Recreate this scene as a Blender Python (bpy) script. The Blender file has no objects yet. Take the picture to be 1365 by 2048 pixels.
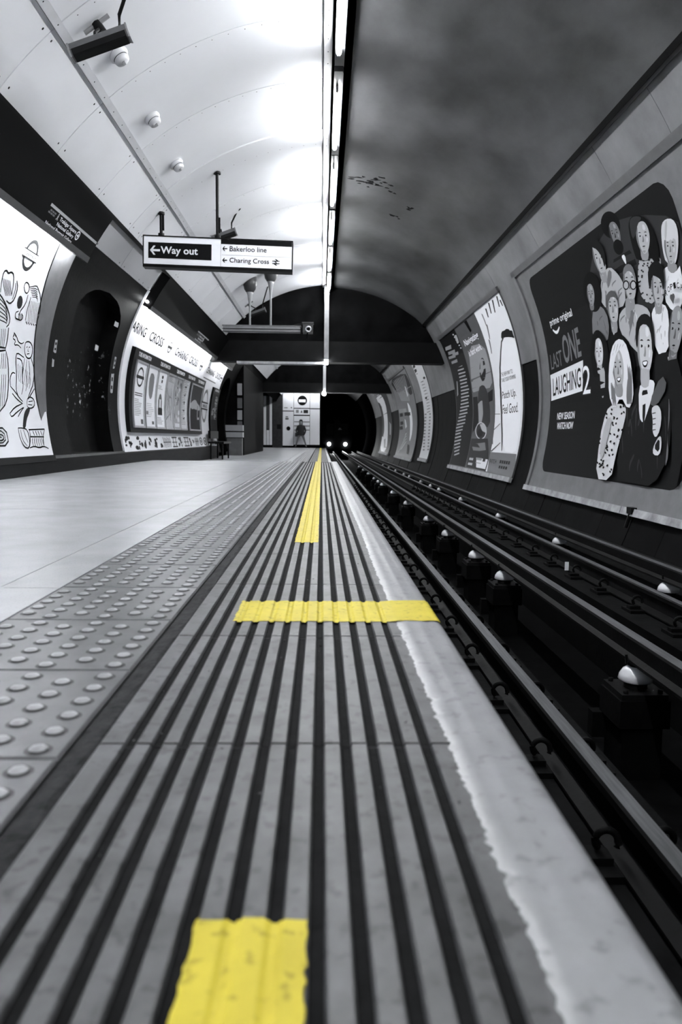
import bpy, bmesh, math, random
from mathutils import Vector, Matrix
from mathutils.geometry import tessellate_polygon

# ------------------------------------------------------------------ camera, world, exposure
scene = bpy.context.scene
C = scene.collection
random.seed(11)
cam_d = bpy.data.cameras.new('camera')
cam = bpy.data.objects.new('camera', cam_d); C.objects.link(cam)
cam_d.sensor_fit = 'VERTICAL'; cam_d.sensor_height = 36.0; cam_d.sensor_width = 24.0
cam_d.lens = 36.0 * 1500.0 / 2048.0
cam_d.clip_start = 0.02; cam_d.clip_end = 300
_r = Vector((0.99962441, -0.02553431, 0.00995177)); _u = -Vector((0.00739982, -0.09815786, -0.99514334)); _f = Vector((0.02638714, 0.99484322, -0.09793205))
cam.matrix_world = Matrix(((_r.x, _u.x, -_f.x, 0.0), (_r.y, _u.y, -_f.y, 0.0), (_r.z, _u.z, -_f.z, 0.448), (0, 0, 0, 1)))
cam_d.dof.use_dof = True
cam_d.dof.focus_distance = 4.8
cam_d.dof.aperture_fstop = 4.2
scene.camera = cam
world = bpy.data.worlds.new('world'); scene.world = world
world.use_nodes = True
world.node_tree.nodes['Background'].inputs[0].default_value = (0.0, 0.0, 0.0, 1)
world.node_tree.nodes['Background'].inputs[1].default_value = 0.0
scene.view_settings.view_transform = 'Standard'
scene.view_settings.look = 'None'
scene.view_settings.gamma = 1.0
scene.view_settings.use_curve_mapping = False
scene.view_settings.exposure = 3.1
TUBE = 26.0           # strength of the ceiling tubes
PANEL_TUBE = 32.0     # strength of the tubes hidden behind the fascias

# ------------------------------------------------------------------ materials
MATS = {}
TINT = (0.975, 0.985, 1.03)
def grey(v): return (v * TINT[0], v * TINT[1], v * TINT[2], 1)
def mat(name, v, rough=0.6, noise=0.0, scale=8.0, bump=0.0, metal=0.0, spec=0.5, speck=0.0, stretch=(1, 1, 1), detail=6.0, color=None, coat=0.0, sscale=None, slo=0.33):
    """procedural grey material: v is the base value, noise the amount of mottling, speck adds small dark flecks"""
    if name in MATS: return MATS[name]
    m = bpy.data.materials.new(name); m.use_nodes = True
    nt = m.node_tree; b = nt.nodes['Principled BSDF']
    base = color + (1,) if color else grey(v)
    b.inputs['Base Color'].default_value = base
    b.inputs['Roughness'].default_value = rough
    b.inputs['Metallic'].default_value = metal
    b.inputs['Specular IOR Level'].default_value = spec
    if coat: b.inputs['Coat Weight'].default_value = coat; b.inputs['Coat Roughness'].default_value = 0.12
    if noise or bump or speck:
        tc = nt.nodes.new('ShaderNodeTexCoord'); mp = nt.nodes.new('ShaderNodeMapping')
        geo = nt.nodes.new('ShaderNodeNewGeometry')
        mp.inputs['Scale'].default_value = stretch
        nt.links.new(geo.outputs['Position'], mp.inputs['Vector'])
        n = nt.nodes.new('ShaderNodeTexNoise'); n.inputs['Scale'].default_value = scale; n.inputs['Detail'].default_value = detail; n.inputs['Roughness'].default_value = 0.62
        nt.links.new(mp.outputs['Vector'], n.inputs['Vector'])
        out = None
        if noise:
            r = nt.nodes.new('ShaderNodeMapRange')
            r.inputs['From Min'].default_value = 0.3; r.inputs['From Max'].default_value = 0.7
            r.inputs['To Min'].default_value = 1 - noise; r.inputs['To Max'].default_value = 1 + noise
            nt.links.new(n.outputs['Fac'], r.inputs['Value'])
            mx = nt.nodes.new('ShaderNodeMix'); mx.data_type = 'RGBA'; mx.blend_type = 'MULTIPLY'; mx.inputs['Factor'].default_value = 1
            mx.inputs['A'].default_value = base
            nt.links.new(r.outputs['Result'], mx.inputs['B']); out = mx.outputs['Result']
        if speck:
            n2 = nt.nodes.new('ShaderNodeTexNoise'); n2.inputs['Scale'].default_value = sscale or scale * 5; n2.inputs['Detail'].default_value = 3
            nt.links.new(mp.outputs['Vector'], n2.inputs['Vector'])
            cr = nt.nodes.new('ShaderNodeMapRange'); cr.inputs['From Min'].default_value = slo; cr.inputs['From Max'].default_value = slo + 0.07
            cr.inputs['To Min'].default_value = 1 - speck; cr.inputs['To Max'].default_value = 1
            nt.links.new(n2.outputs['Fac'], cr.inputs['Value'])
            m2 = nt.nodes.new('ShaderNodeMix'); m2.data_type = 'RGBA'; m2.blend_type = 'MULTIPLY'; m2.inputs['Factor'].default_value = 1
            if out: nt.links.new(out, m2.inputs['A'])
            else: m2.inputs['A'].default_value = base
            nt.links.new(cr.outputs['Result'], m2.inputs['B']); out = m2.outputs['Result']
        if out: nt.links.new(out, b.inputs['Base Color'])
        if bump:
            bp = nt.nodes.new('ShaderNodeBump'); bp.inputs['Strength'].default_value = bump; bp.inputs['Distance'].default_value = 0.004
            nb = nt.nodes.new('ShaderNodeTexNoise'); nb.inputs['Scale'].default_value = scale * 4; nb.inputs['Detail'].default_value = 5
            nt.links.new(mp.outputs['Vector'], nb.inputs['Vector'])
            nt.links.new(nb.outputs['Fac'], bp.inputs['Height']); nt.links.new(bp.outputs['Normal'], b.inputs['Normal'])
    MATS[name] = m
    return m
def emis(name, strength, v=1.0):
    if name in MATS: return MATS[name]
    m = bpy.data.materials.new(name); m.use_nodes = True
    nt = m.node_tree; nt.nodes.remove(nt.nodes['Principled BSDF'])
    e = nt.nodes.new('ShaderNodeEmission'); e.inputs[0].default_value = (0.96 * v, 0.985 * v, 1.0 * v, 1); e.inputs[1].default_value = strength
    nt.links.new(e.outputs[0], nt.nodes['Material Output'].inputs[0])
    MATS[name] = m
    return m
def flecked(name, v, fleck, scale, lo, hi, z0, z1, y0, y1):
    """dark surface with pale torn-paper flecks that sit in one patch of it"""
    if name in MATS: return MATS[name]
    m = mat(name, v, 0.55, 0.5, 5.0, 0.3, spec=0.08)
    nt = m.node_tree; b = nt.nodes['Principled BSDF']
    src = b.inputs['Base Color'].links[0].from_socket
    geo = nt.nodes.new('ShaderNodeNewGeometry'); sep = nt.nodes.new('ShaderNodeSeparateXYZ'); nt.links.new(geo.outputs['Position'], sep.inputs[0])
    n = nt.nodes.new('ShaderNodeTexNoise'); n.inputs['Scale'].default_value = scale; n.inputs['Detail'].default_value = 8; n.inputs['Roughness'].default_value = 0.7
    nt.links.new(geo.outputs['Position'], n.inputs['Vector'])
    def band(out, a, bb, soft):
        x = nt.nodes.new('ShaderNodeMapRange'); x.inputs['From Min'].default_value = a - soft; x.inputs['From Max'].default_value = a + soft; nt.links.new(out, x.inputs['Value'])
        y = nt.nodes.new('ShaderNodeMapRange'); y.inputs['From Min'].default_value = bb + soft; y.inputs['From Max'].default_value = bb - soft; nt.links.new(out, y.inputs['Value'])
        mm = nt.nodes.new('ShaderNodeMath'); mm.operation = 'MULTIPLY'; nt.links.new(x.outputs[0], mm.inputs[0]); nt.links.new(y.outputs[0], mm.inputs[1]); return mm.outputs[0]
    t = nt.nodes.new('ShaderNodeMapRange'); t.inputs['From Min'].default_value = lo; t.inputs['From Max'].default_value = hi; nt.links.new(n.outputs['Fac'], t.inputs['Value'])
    p = nt.nodes.new('ShaderNodeMath'); p.operation = 'MULTIPLY'; nt.links.new(band(sep.outputs['Z'], z0, z1, 0.12), p.inputs[0]); nt.links.new(band(sep.outputs['Y'], y0, y1, 0.12), p.inputs[1])
    q = nt.nodes.new('ShaderNodeMath'); q.operation = 'MULTIPLY'; nt.links.new(p.outputs[0], q.inputs[0]); nt.links.new(t.outputs[0], q.inputs[1])
    mx = nt.nodes.new('ShaderNodeMix'); mx.data_type = 'RGBA'; nt.links.new(q.outputs[0], mx.inputs['Factor']); nt.links.new(src, mx.inputs['A']); mx.inputs['B'].default_value = grey(fleck)
    nt.links.new(mx.outputs['Result'], b.inputs['Base Color'])
    return m

M_panel   = mat('white_enamel_panel', 0.60, 0.28, 0.035, 1.3, 0.0, spec=0.5)
M_panel2  = mat('grey_enamel_panel', 0.34, 0.32, 0.05, 1.5)
M_panel3  = mat('off_white_lower_panel', 0.68, 0.28, 0.04, 1.3)
M_detect  = mat('white_plastic', 0.45, 0.35)
M_speaker = mat('grey_speaker_body', 0.075, 0.4, 0.25, 8)
M_rail    = mat('grey_painted_strip', 0.46, 0.4, 0.08, 4)
M_black   = mat('black_paint', 0.004, 0.45, 0.3, 4, spec=0.08)
M_gap     = mat('black_gap', 0.004, 0.9, spec=0)
M_fascia  = mat('black_enamel_fascia', 0.003, 0.35, 0.25, 3, spec=0.06)
M_conc    = mat('dark_stained_concrete', 0.06, 0.34, 0.65, 1.3, 0.25, stretch=(1, 0.6, 1), detail=9, spec=0.5)
M_conc2   = mat('grey_concrete_panel', 0.12, 0.6, 0.32, 1.6, 0.2, detail=9)
M_board   = mat('black_wall_board', 0.004, 0.6, 0.5, 3, 0.3, spec=0.02)
M_recess  = flecked('dark_wall_with_torn_paper', 0.003, 0.5, 9.0, 0.60, 0.68, 0.75, 1.65, 10.6, 11.9)
M_plinth  = mat('dark_scuffed_plinth', 0.009, 0.6, 0.5, 5, 0.2, stretch=(1, 0.3, 2), spec=0.1)
M_head    = mat('black_soot_headwall', 0.004, 0.8, 0.6, 2.5, 0.2, spec=0.02)
M_floor   = mat('pale_terrazzo', 0.36, 0.26, 0.10, 3.0, 0.03, spec=0.2, speck=0.22, detail=8, sscale=170)
M_joint   = mat('dark_joint', 0.02, 0.9, spec=0.1)
M_tact    = mat('grey_tactile_tile', 0.09, 0.36, 0.22, 9.0, 0.05, speck=0.12)
M_slab    = mat('dark_ribbed_slab', 0.068, 0.48, 0.5, 11.0, 0.16, speck=0.5, sscale=38, slo=0.37, detail=9)
M_groove    = mat('black_groove_floor', 0.006, 0.8, 0.5, 30, 0.4, spec=0.08)  # black colour on the floors and lower sides of the grooves
M_blister = mat('pale_blister_top', 0.26, 0.38, 0.15, 9.0)  # blister caps, paler than the tile body
M_ring    = mat('dark_blister_foot', 0.035, 0.6, 0.2, 20)  # dark ring round the foot of each blister
M_mortar  = mat('dark_mortar', 0.02, 0.8, 0.75, 30, 0.9, spec=0.15)
M_edge    = mat('white_edge_paint', 0.24, 0.36, 0.14, 9.0, 0.3, speck=0.3, sscale=34, slo=0.35)
M_yellow  = mat('yellow_line_paint', 0.6, 0.5, 0.10, 14.0, 0.12, color=(0.53, 0.44, 0.05), speck=0.3, spec=0.1, sscale=60, slo=0.35)
M_track   = mat('sooty_track_bed', 0.005, 0.85, 0.5, 7, 0.6, spec=0.05)
M_pit     = mat('black_pit_floor', 0.0025, 0.9, 0.5, 6, 0.5, spec=0.02)
M_railtop = mat('worn_steel_rail_top', 0.26, 0.40, 0.35, 6, 0.1, metal=1.0, stretch=(9, 0.5, 9))
M_steel   = mat('rusty_dark_steel', 0.003, 0.6, 0.4, 8, 0.3, spec=0.06)
M_porc    = mat('white_glazed_porcelain', 0.62, 0.14, 0.06, 12, spec=0.6)
M_iron    = mat('black_iron', 0.005, 0.5, 0.3, 10, 0.2, spec=0.12)
M_conc3   = mat('black_concrete_pedestal', 0.003, 0.85, 0.4, 9, 0.5, spec=0.04)
M_white   = mat('white_enamel', 0.88, 0.25, 0.02, 3)
M_sheet   = mat('white_mural_sheet', 0.9, 0.22, 0.02, 2)
M_grey    = mat('mid_grey_metal', 0.20, 0.4, 0.15, 6)
M_dkmetal = mat('dark_grey_metal', 0.035, 0.4, 0.3, 6, spec=0.25)
M_alu     = mat('brushed_aluminium', 0.5, 0.35, 0.1, 8, metal=0.7)
M_frame   = mat('grey_poster_frame', 0.115, 0.45, 0.2, 5)
M_frameD  = mat('dark_poster_frame', 0.06, 0.45, 0.2, 5)
M_plank   = mat('worn_pale_plank', 0.30, 0.7, 0.45, 5, 0.2)
M_tube    = emis('lit_tube', TUBE)
M_ptube   = emis('lit_panel_tube', PANEL_TUBE)
M_lampw   = emis('lit_lamp', 12.0)
M_head_l  = emis('train_headlight', 60.0)
M_skin    = mat('skin', 0.3, 0.5)
M_hair    = mat('brown_hair', 0.06, 0.6, 0.4, 60)
M_jacket  = mat('dark_jacket', 0.018, 0.8, 0.3, 30)
M_trouser = mat('grey_trousers', 0.16, 0.8, 0.2, 30)
TONES = [0.003, 0.008, 0.03, 0.075, 0.15, 0.25, 0.40, 0.58, 0.76, 0.86]
INK = [mat('print_ink_%d' % i, v, 0.42, spec=0.02 if i < 3 else 0.1 if i < 5 else 0.35) for i, v in enumerate(TONES)]

# ------------------------------------------------------------------ objects
def tag(o, label=None, cat=None, group=None, kind=None):
    if label: o['label'] = label
    if cat: o['category'] = cat
    if group: o['group'] = group
    if kind: o['kind'] = kind
    return o
def empty(name, loc=(0, 0, 0)):
    o = bpy.data.objects.new(name, None); C.objects.link(o); o.location = loc; o.empty_display_size = 0.1
    return o
def thing(name, label, cat, loc=(0, 0, 0), group=None):
    return tag(empty(name, loc), label, cat, group)
class MB:
    """collects vertices and faces; build() links them as one mesh object"""
    def __init__(s): s.v = []; s.f = []; s.mi = []; s.sm = []; s.mats = []
    def slot(s, m):
        if m not in s.mats: s.mats.append(m)
        return s.mats.index(m)
    def face(s, pts, m, smooth=False):
        i = len(s.v); s.v += [tuple(p) for p in pts]; s.f.append(tuple(range(i, i + len(pts)))); s.mi.append(s.slot(m)); s.sm.append(smooth)
    def grid(s, rows, m, smooth=True, closed=False):
        i = len(s.v); n = len(rows[0]); k = s.slot(m)
        for r in rows: s.v += [tuple(p) for p in r]
        for a in range(len(rows) - 1):
            for b in range(n if closed else n - 1):
                c = (b + 1) % n
                s.f.append((i + a * n + b, i + a * n + c, i + (a + 1) * n + c, i + (a + 1) * n + b)); s.mi.append(k); s.sm.append(smooth)
    def box(s, x0, x1, y0, y1, z0, z1, m, M=None, bev=0.0):
        P = [Vector((x, y, z)) for x in (x0, x1) for y in (y0, y1) for z in (z0, z1)]
        if M: P = [M @ p for p in P]
        for q in ((0, 1, 3, 2), (4, 6, 7, 5), (0, 4, 5, 1), (2, 3, 7, 6), (0, 2, 6, 4), (1, 5, 7, 3)):
            s.face([P[j] for j in q], m)
    def prism(s, poly, axis_from, axis_to, m, frame=None, smooth=False, cap=True):
        """poly of (u,v) points swept from w=axis_from to w=axis_to; frame maps (u,v,w) to a point"""
        fr = frame or (lambda u, v, w: (u, w, v))
        a = [fr(u, v, axis_from) for u, v in poly]; b = [fr(u, v, axis_to) for u, v in poly]
        n = len(poly)
        if smooth:
            s.grid([a, b], m, True, True)
        else:
            for i in range(n):
                j = (i + 1) % n; s.face([a[i], a[j], b[j], b[i]], m)
        if cap: s.face(list(reversed(a)), m); s.face(b, m)
    def tube(s, pts, r, m, n=8, cap=True, radii=None):
        pts = [Vector(p) for p in pts]; rows = []
        up = Vector((0, 0, 1))
        for i, p in enumerate(pts):
            d = (pts[min(i + 1, len(pts) - 1)] - pts[max(i - 1, 0)]).normalized()
            ref = up if abs(d.dot(up)) < 0.95 else Vector((1, 0, 0))
            a = d.cross(ref).normalized(); b = d.cross(a).normalized(); rr = radii[i] if radii else r
            rows.append([p + a * rr * math.cos(2 * math.pi * k / n) + b * rr * math.sin(2 * math.pi * k / n) for k in range(n)])
        s.grid(rows, m, True, True)
        if cap: s.face(list(reversed(rows[0])), m); s.face(rows[-1], m)
    def lathe(s, prof, m, n=16, M=None, half=None):
        rows = []
        for r, z in prof:
            row = [Vector((r * math.cos(2 * math.pi * k / n), r * math.sin(2 * math.pi * k / n), z)) for k in range(n)]
            rows.append([M @ p for p in row] if M else row)
        s.grid(rows, m, True, True)
    def mesh(s, name):
        me = bpy.data.meshes.new(name); me.from_pydata(s.v, [], s.f); me.update()
        for m in s.mats: me.materials.append(m)
        me.polygons.foreach_set('material_index', s.mi); me.polygons.foreach_set('use_smooth', s.sm); me.update()
        return me
    def build(s, name, parent=None, **kw):
        o = bpy.data.objects.new(name, s.mesh(name)); C.objects.link(o)
        if parent: o.parent = parent; o.matrix_parent_inverse = parent_inv(parent)
        return tag(o, **kw) if kw else o
_PI = {}
def parent_inv(p):
    """children are modelled in world space: undo the parent's own place"""
    M = Matrix.Translation(p.location); q = p.parent
    if q: M = parent_world(p)
    return M.inverted()
def parent_world(p):
    M = Matrix.Translation(p.location) @ p.rotation_euler.to_matrix().to_4x4()
    if p.parent: M = parent_world(p.parent) @ p.matrix_parent_inverse @ M
    return M
def inst(name, mesh, loc, parent=None, rotz=0.0, **kw):
    o = bpy.data.objects.new(name, mesh); C.objects.link(o); o.location = loc; o.rotation_euler = (0, 0, rotz)
    if parent: o.parent = parent; o.matrix_parent_inverse = parent_inv(parent)
    return tag(o, **kw) if kw else o

# ------------------------------------------------------------------ the tunnel section
# main bore: circle for the left wall and the crown; the wall beyond the track is a flatter arc
CL = (0.2, 0.94, 3.5)
CR = (-0.8, 0.97, 4.3)
def PL(a, y, off=0.0):
    a = math.radians(a); return Vector((CL[0] + (CL[2] - off) * math.sin(a), y, CL[1] + (CL[2] - off) * math.cos(a)))
def PR(a, y, off=0.0):
    a = math.radians(a); return Vector((CR[0] + (CR[2] - off) * math.sin(a), y, CR[1] + (CR[2] - off) * math.cos(a)))
STEP = 2.0
def stops(a0, a1):
    lo, hi = min(a0, a1), max(a0, a1)
    r = [lo] + [k * STEP for k in range(math.ceil(lo / STEP + 1e-6), math.floor(hi / STEP - 1e-6) + 1)] + [hi]
    out = [r[0]]
    for x in r[1:]:
        if x - out[-1] > 1e-5: out.append(x)
    return out
def shell(mb, P, a0, a1, y0, y1, off, thick, m, side=None):
    """curved plate: inner face at off, body going outwards by thick"""
    A = stops(a0, a1); side = side or m
    inn = [[P(a, y0, off), P(a, y1, off)] for a in A]
    mb.grid(inn, m, True)
    if thick > 0:
        ou = [[P(a, y0, off - thick), P(a, y1, off - thick)] for a in A]
        mb.grid([list(reversed(r)) for r in ou], side, True)
        for k in range(len(A) - 1):
            mb.face([inn[k][0], inn[k + 1][0], ou[k + 1][0], ou[k][0]], side)
            mb.face([inn[k + 1][1], inn[k][1], ou[k][1], ou[k + 1][1]], side)
        mb.face([inn[0][1], inn[0][0], ou[0][0], ou[0][1]], side)
        mb.face([inn[-1][0], inn[-1][1], ou[-1][1], ou[-1][0]], side)
def zf(y):
    """height of the platform surface along the tunnel: level, then a ramp down to the lower far half"""
    if y < 14.3: return 0.0
    if y > 18.8: return -0.18
    return -0.18 * (y - 14.3) / 4.5

# ------------------------------------------------------------------ flat print laid on curved or plane sheets
_TC = {}
def text_tris(s, bold=0.0):
    if (s, bold) in _TC: return _TC[(s, bold)]
    cu = bpy.data.curves.new('t', 'FONT'); cu.body = s; cu.resolution_u = 3; cu.offset = bold; cu.size = 1.0
    o = bpy.data.objects.new('t', cu); C.objects.link(o)
    dg = bpy.context.evaluated_depsgraph_get(); ev = o.evaluated_get(dg); me = ev.to_mesh()
    me.calc_loop_triangles()
    T = [[(me.vertices[i].co.x, me.vertices[i].co.y) for i in t.vertices] for t in me.loop_triangles]
    ev.to_mesh_clear(); bpy.data.objects.remove(o); bpy.data.curves.remove(cu)
    xs = [p[0] for t in T for p in t]; ys = [p[1] for t in T for p in t]
    r = (T, min(xs), max(xs), min(ys), max(ys)); _TC[(s, bold)] = r
    return r
def clip(poly, f):
    out = []
    for i in range(len(poly)):
        p, q = poly[i], poly[(i + 1) % len(poly)]; a, b = f(p), f(q)
        if a >= 0: out.append(p)
        if (a >= 0) != (b >= 0):
            t = a / (a - b); out.append((p[0] + (q[0] - p[0]) * t, p[1] + (q[1] - p[1]) * t))
    return out
class Print:
    """flat ink shapes. u,v are the sheet's own coordinates; on a curved wall u is the distance along the tunnel and v the angle"""
    def __init__(s, P, off, strip=STEP, dl=0.0011, sx=1.0, clipu=None):
        s.P = P; s.off = off; s.strip = strip; s.dl = dl; s.mb = MB(); s.layer = 0; s.sx = sx; s.clipu = clipu
    def tri(s, t, m, layer):
        t = list(t)
        if s.clipu:
            t = clip(t, lambda p: p[0] - s.clipu[0]); t = clip(t, lambda p: s.clipu[1] - p[0]) if len(t) > 2 else t
            if len(t) < 3: return
        o = s.off + s.dl * (layer + 1)
        if not s.strip:
            s.mb.face([s.P(p[0], p[1], o) for p in t], m); return
        lo = min(p[1] for p in t); hi = max(p[1] for p in t)
        for k in range(math.floor(lo / s.strip), math.ceil(hi / s.strip) + 1):
            a, b = k * s.strip, (k + 1) * s.strip
            if b <= lo or a >= hi: continue
            q = clip(t, lambda p: p[1] - a); q = clip(q, lambda p: b - p[1]) if len(q) > 2 else q
            if len(q) > 2: s.mb.face([s.P(p[1], p[0], o) for p in q], m)
    def poly(s, pts, tone, layer=None, smooth=0):
        pts = [tuple(p) for p in pts]
        for _ in range(smooth):
            n = []
            for i in range(len(pts)):
                p, q = pts[i], pts[(i + 1) % len(pts)]
                n.append((p[0] * .75 + q[0] * .25, p[1] * .75 + q[1] * .25)); n.append((p[0] * .25 + q[0] * .75, p[1] * .25 + q[1] * .75))
            pts = n
        if layer is None: s.layer += 1; layer = s.layer
        m = INK[tone] if isinstance(tone, int) else tone
        V = [Vector((p[0], p[1] * 0.065 if s.strip else p[1], 0)) for p in pts]
        for t in tessellate_polygon([V]): s.tri([pts[i] for i in t], m, layer)
    def rect(s, u0, u1, v0, v1, tone, layer=None): s.poly([(u0, v0), (u1, v0), (u1, v1), (u0, v1)], tone, layer)
    def ring(s, cu, cv, ru, rv, w, tone, layer, n=22):
        for i in range(n):
            a, b = 2 * math.pi * i / n, 2 * math.pi * (i + 1) / n
            k = 1 - w
            s.poly([(cu + ru * math.cos(a), cv + rv * math.sin(a)), (cu + ru * math.cos(b), cv + rv * math.sin(b)), (cu + ru * k * math.cos(b), cv + rv * k * math.sin(b)), (cu + ru * k * math.cos(a), cv + rv * k * math.sin(a))], tone, layer)
    def disc(s, cu, cv, ru, rv, tone, layer, n=18): s.poly([(cu + ru * math.cos(2 * math.pi * i / n), cv + rv * math.sin(2 * math.pi * i / n)) for i in range(n)], tone, layer)
    def stroke(s, pts, w, tone, layer, kv=None):
        """w in metres; kv metres per unit of v"""
        kv = kv if kv is not None else (math.radians(1) * CL[2] if s.strip else 1.0)
        Q = [Vector((p[0], p[1] * kv)) for p in pts]
        # round the polyline a little
        R = [Q[0]]
        for i in range(1, len(Q) - 1): R += [Q[i] * .75 + Q[i - 1] * .25, Q[i] * .75 + Q[i + 1] * .25]
        R.append(Q[-1]); Lf, Rt = [], []
        for i, p in enumerate(R):
            d = (R[min(i + 1, len(R) - 1)] - R[max(i - 1, 0)])
            if d.length < 1e-6: d = Vector((1, 0))
            d.normalize(); nrm = Vector((-d.y, d.x)); k = w * 0.5 * (0.55 + 0.45 * math.sin(math.pi * (i + .5) / len(R)))
            Lf.append(p + nrm * k); Rt.append(p - nrm * k)
        for i in range(len(R) - 1):
            q = [Lf[i], Lf[i + 1], Rt[i + 1], Rt[i]]; q = [(p.x, p.y / kv) for p in q]; m = INK[tone]
            s.tri([q[0], q[1], q[2]], m, layer); s.tri([q[0], q[2], q[3]], m, layer)
    def text(s, txt, u0, u1, v0, v1, tone, layer, bold=0.0, shear=0.0):
        """text stretched to the box u0 (left) .. u1 (right), v0 (top) .. v1 (baseline/bottom)"""
        T, x0, x1, y0, y1 = text_tris(txt, bold); m = INK[tone] if isinstance(tone, int) else tone
        for t in T:
            q = [(u0 + (u1 - u0) * (p[0] - x0) / (x1 - x0), v1 + (v0 - v1) * (p[1] - y0) / (y1 - y0)) for p in t]
            if shear: q = [(a, b + shear * (a - u0) / (u1 - u0)) for a, b in q]
            s.tri(q, m, layer)
    def build(s, name, parent, **kw): return s.mb.build(name, parent, **kw)
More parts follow.
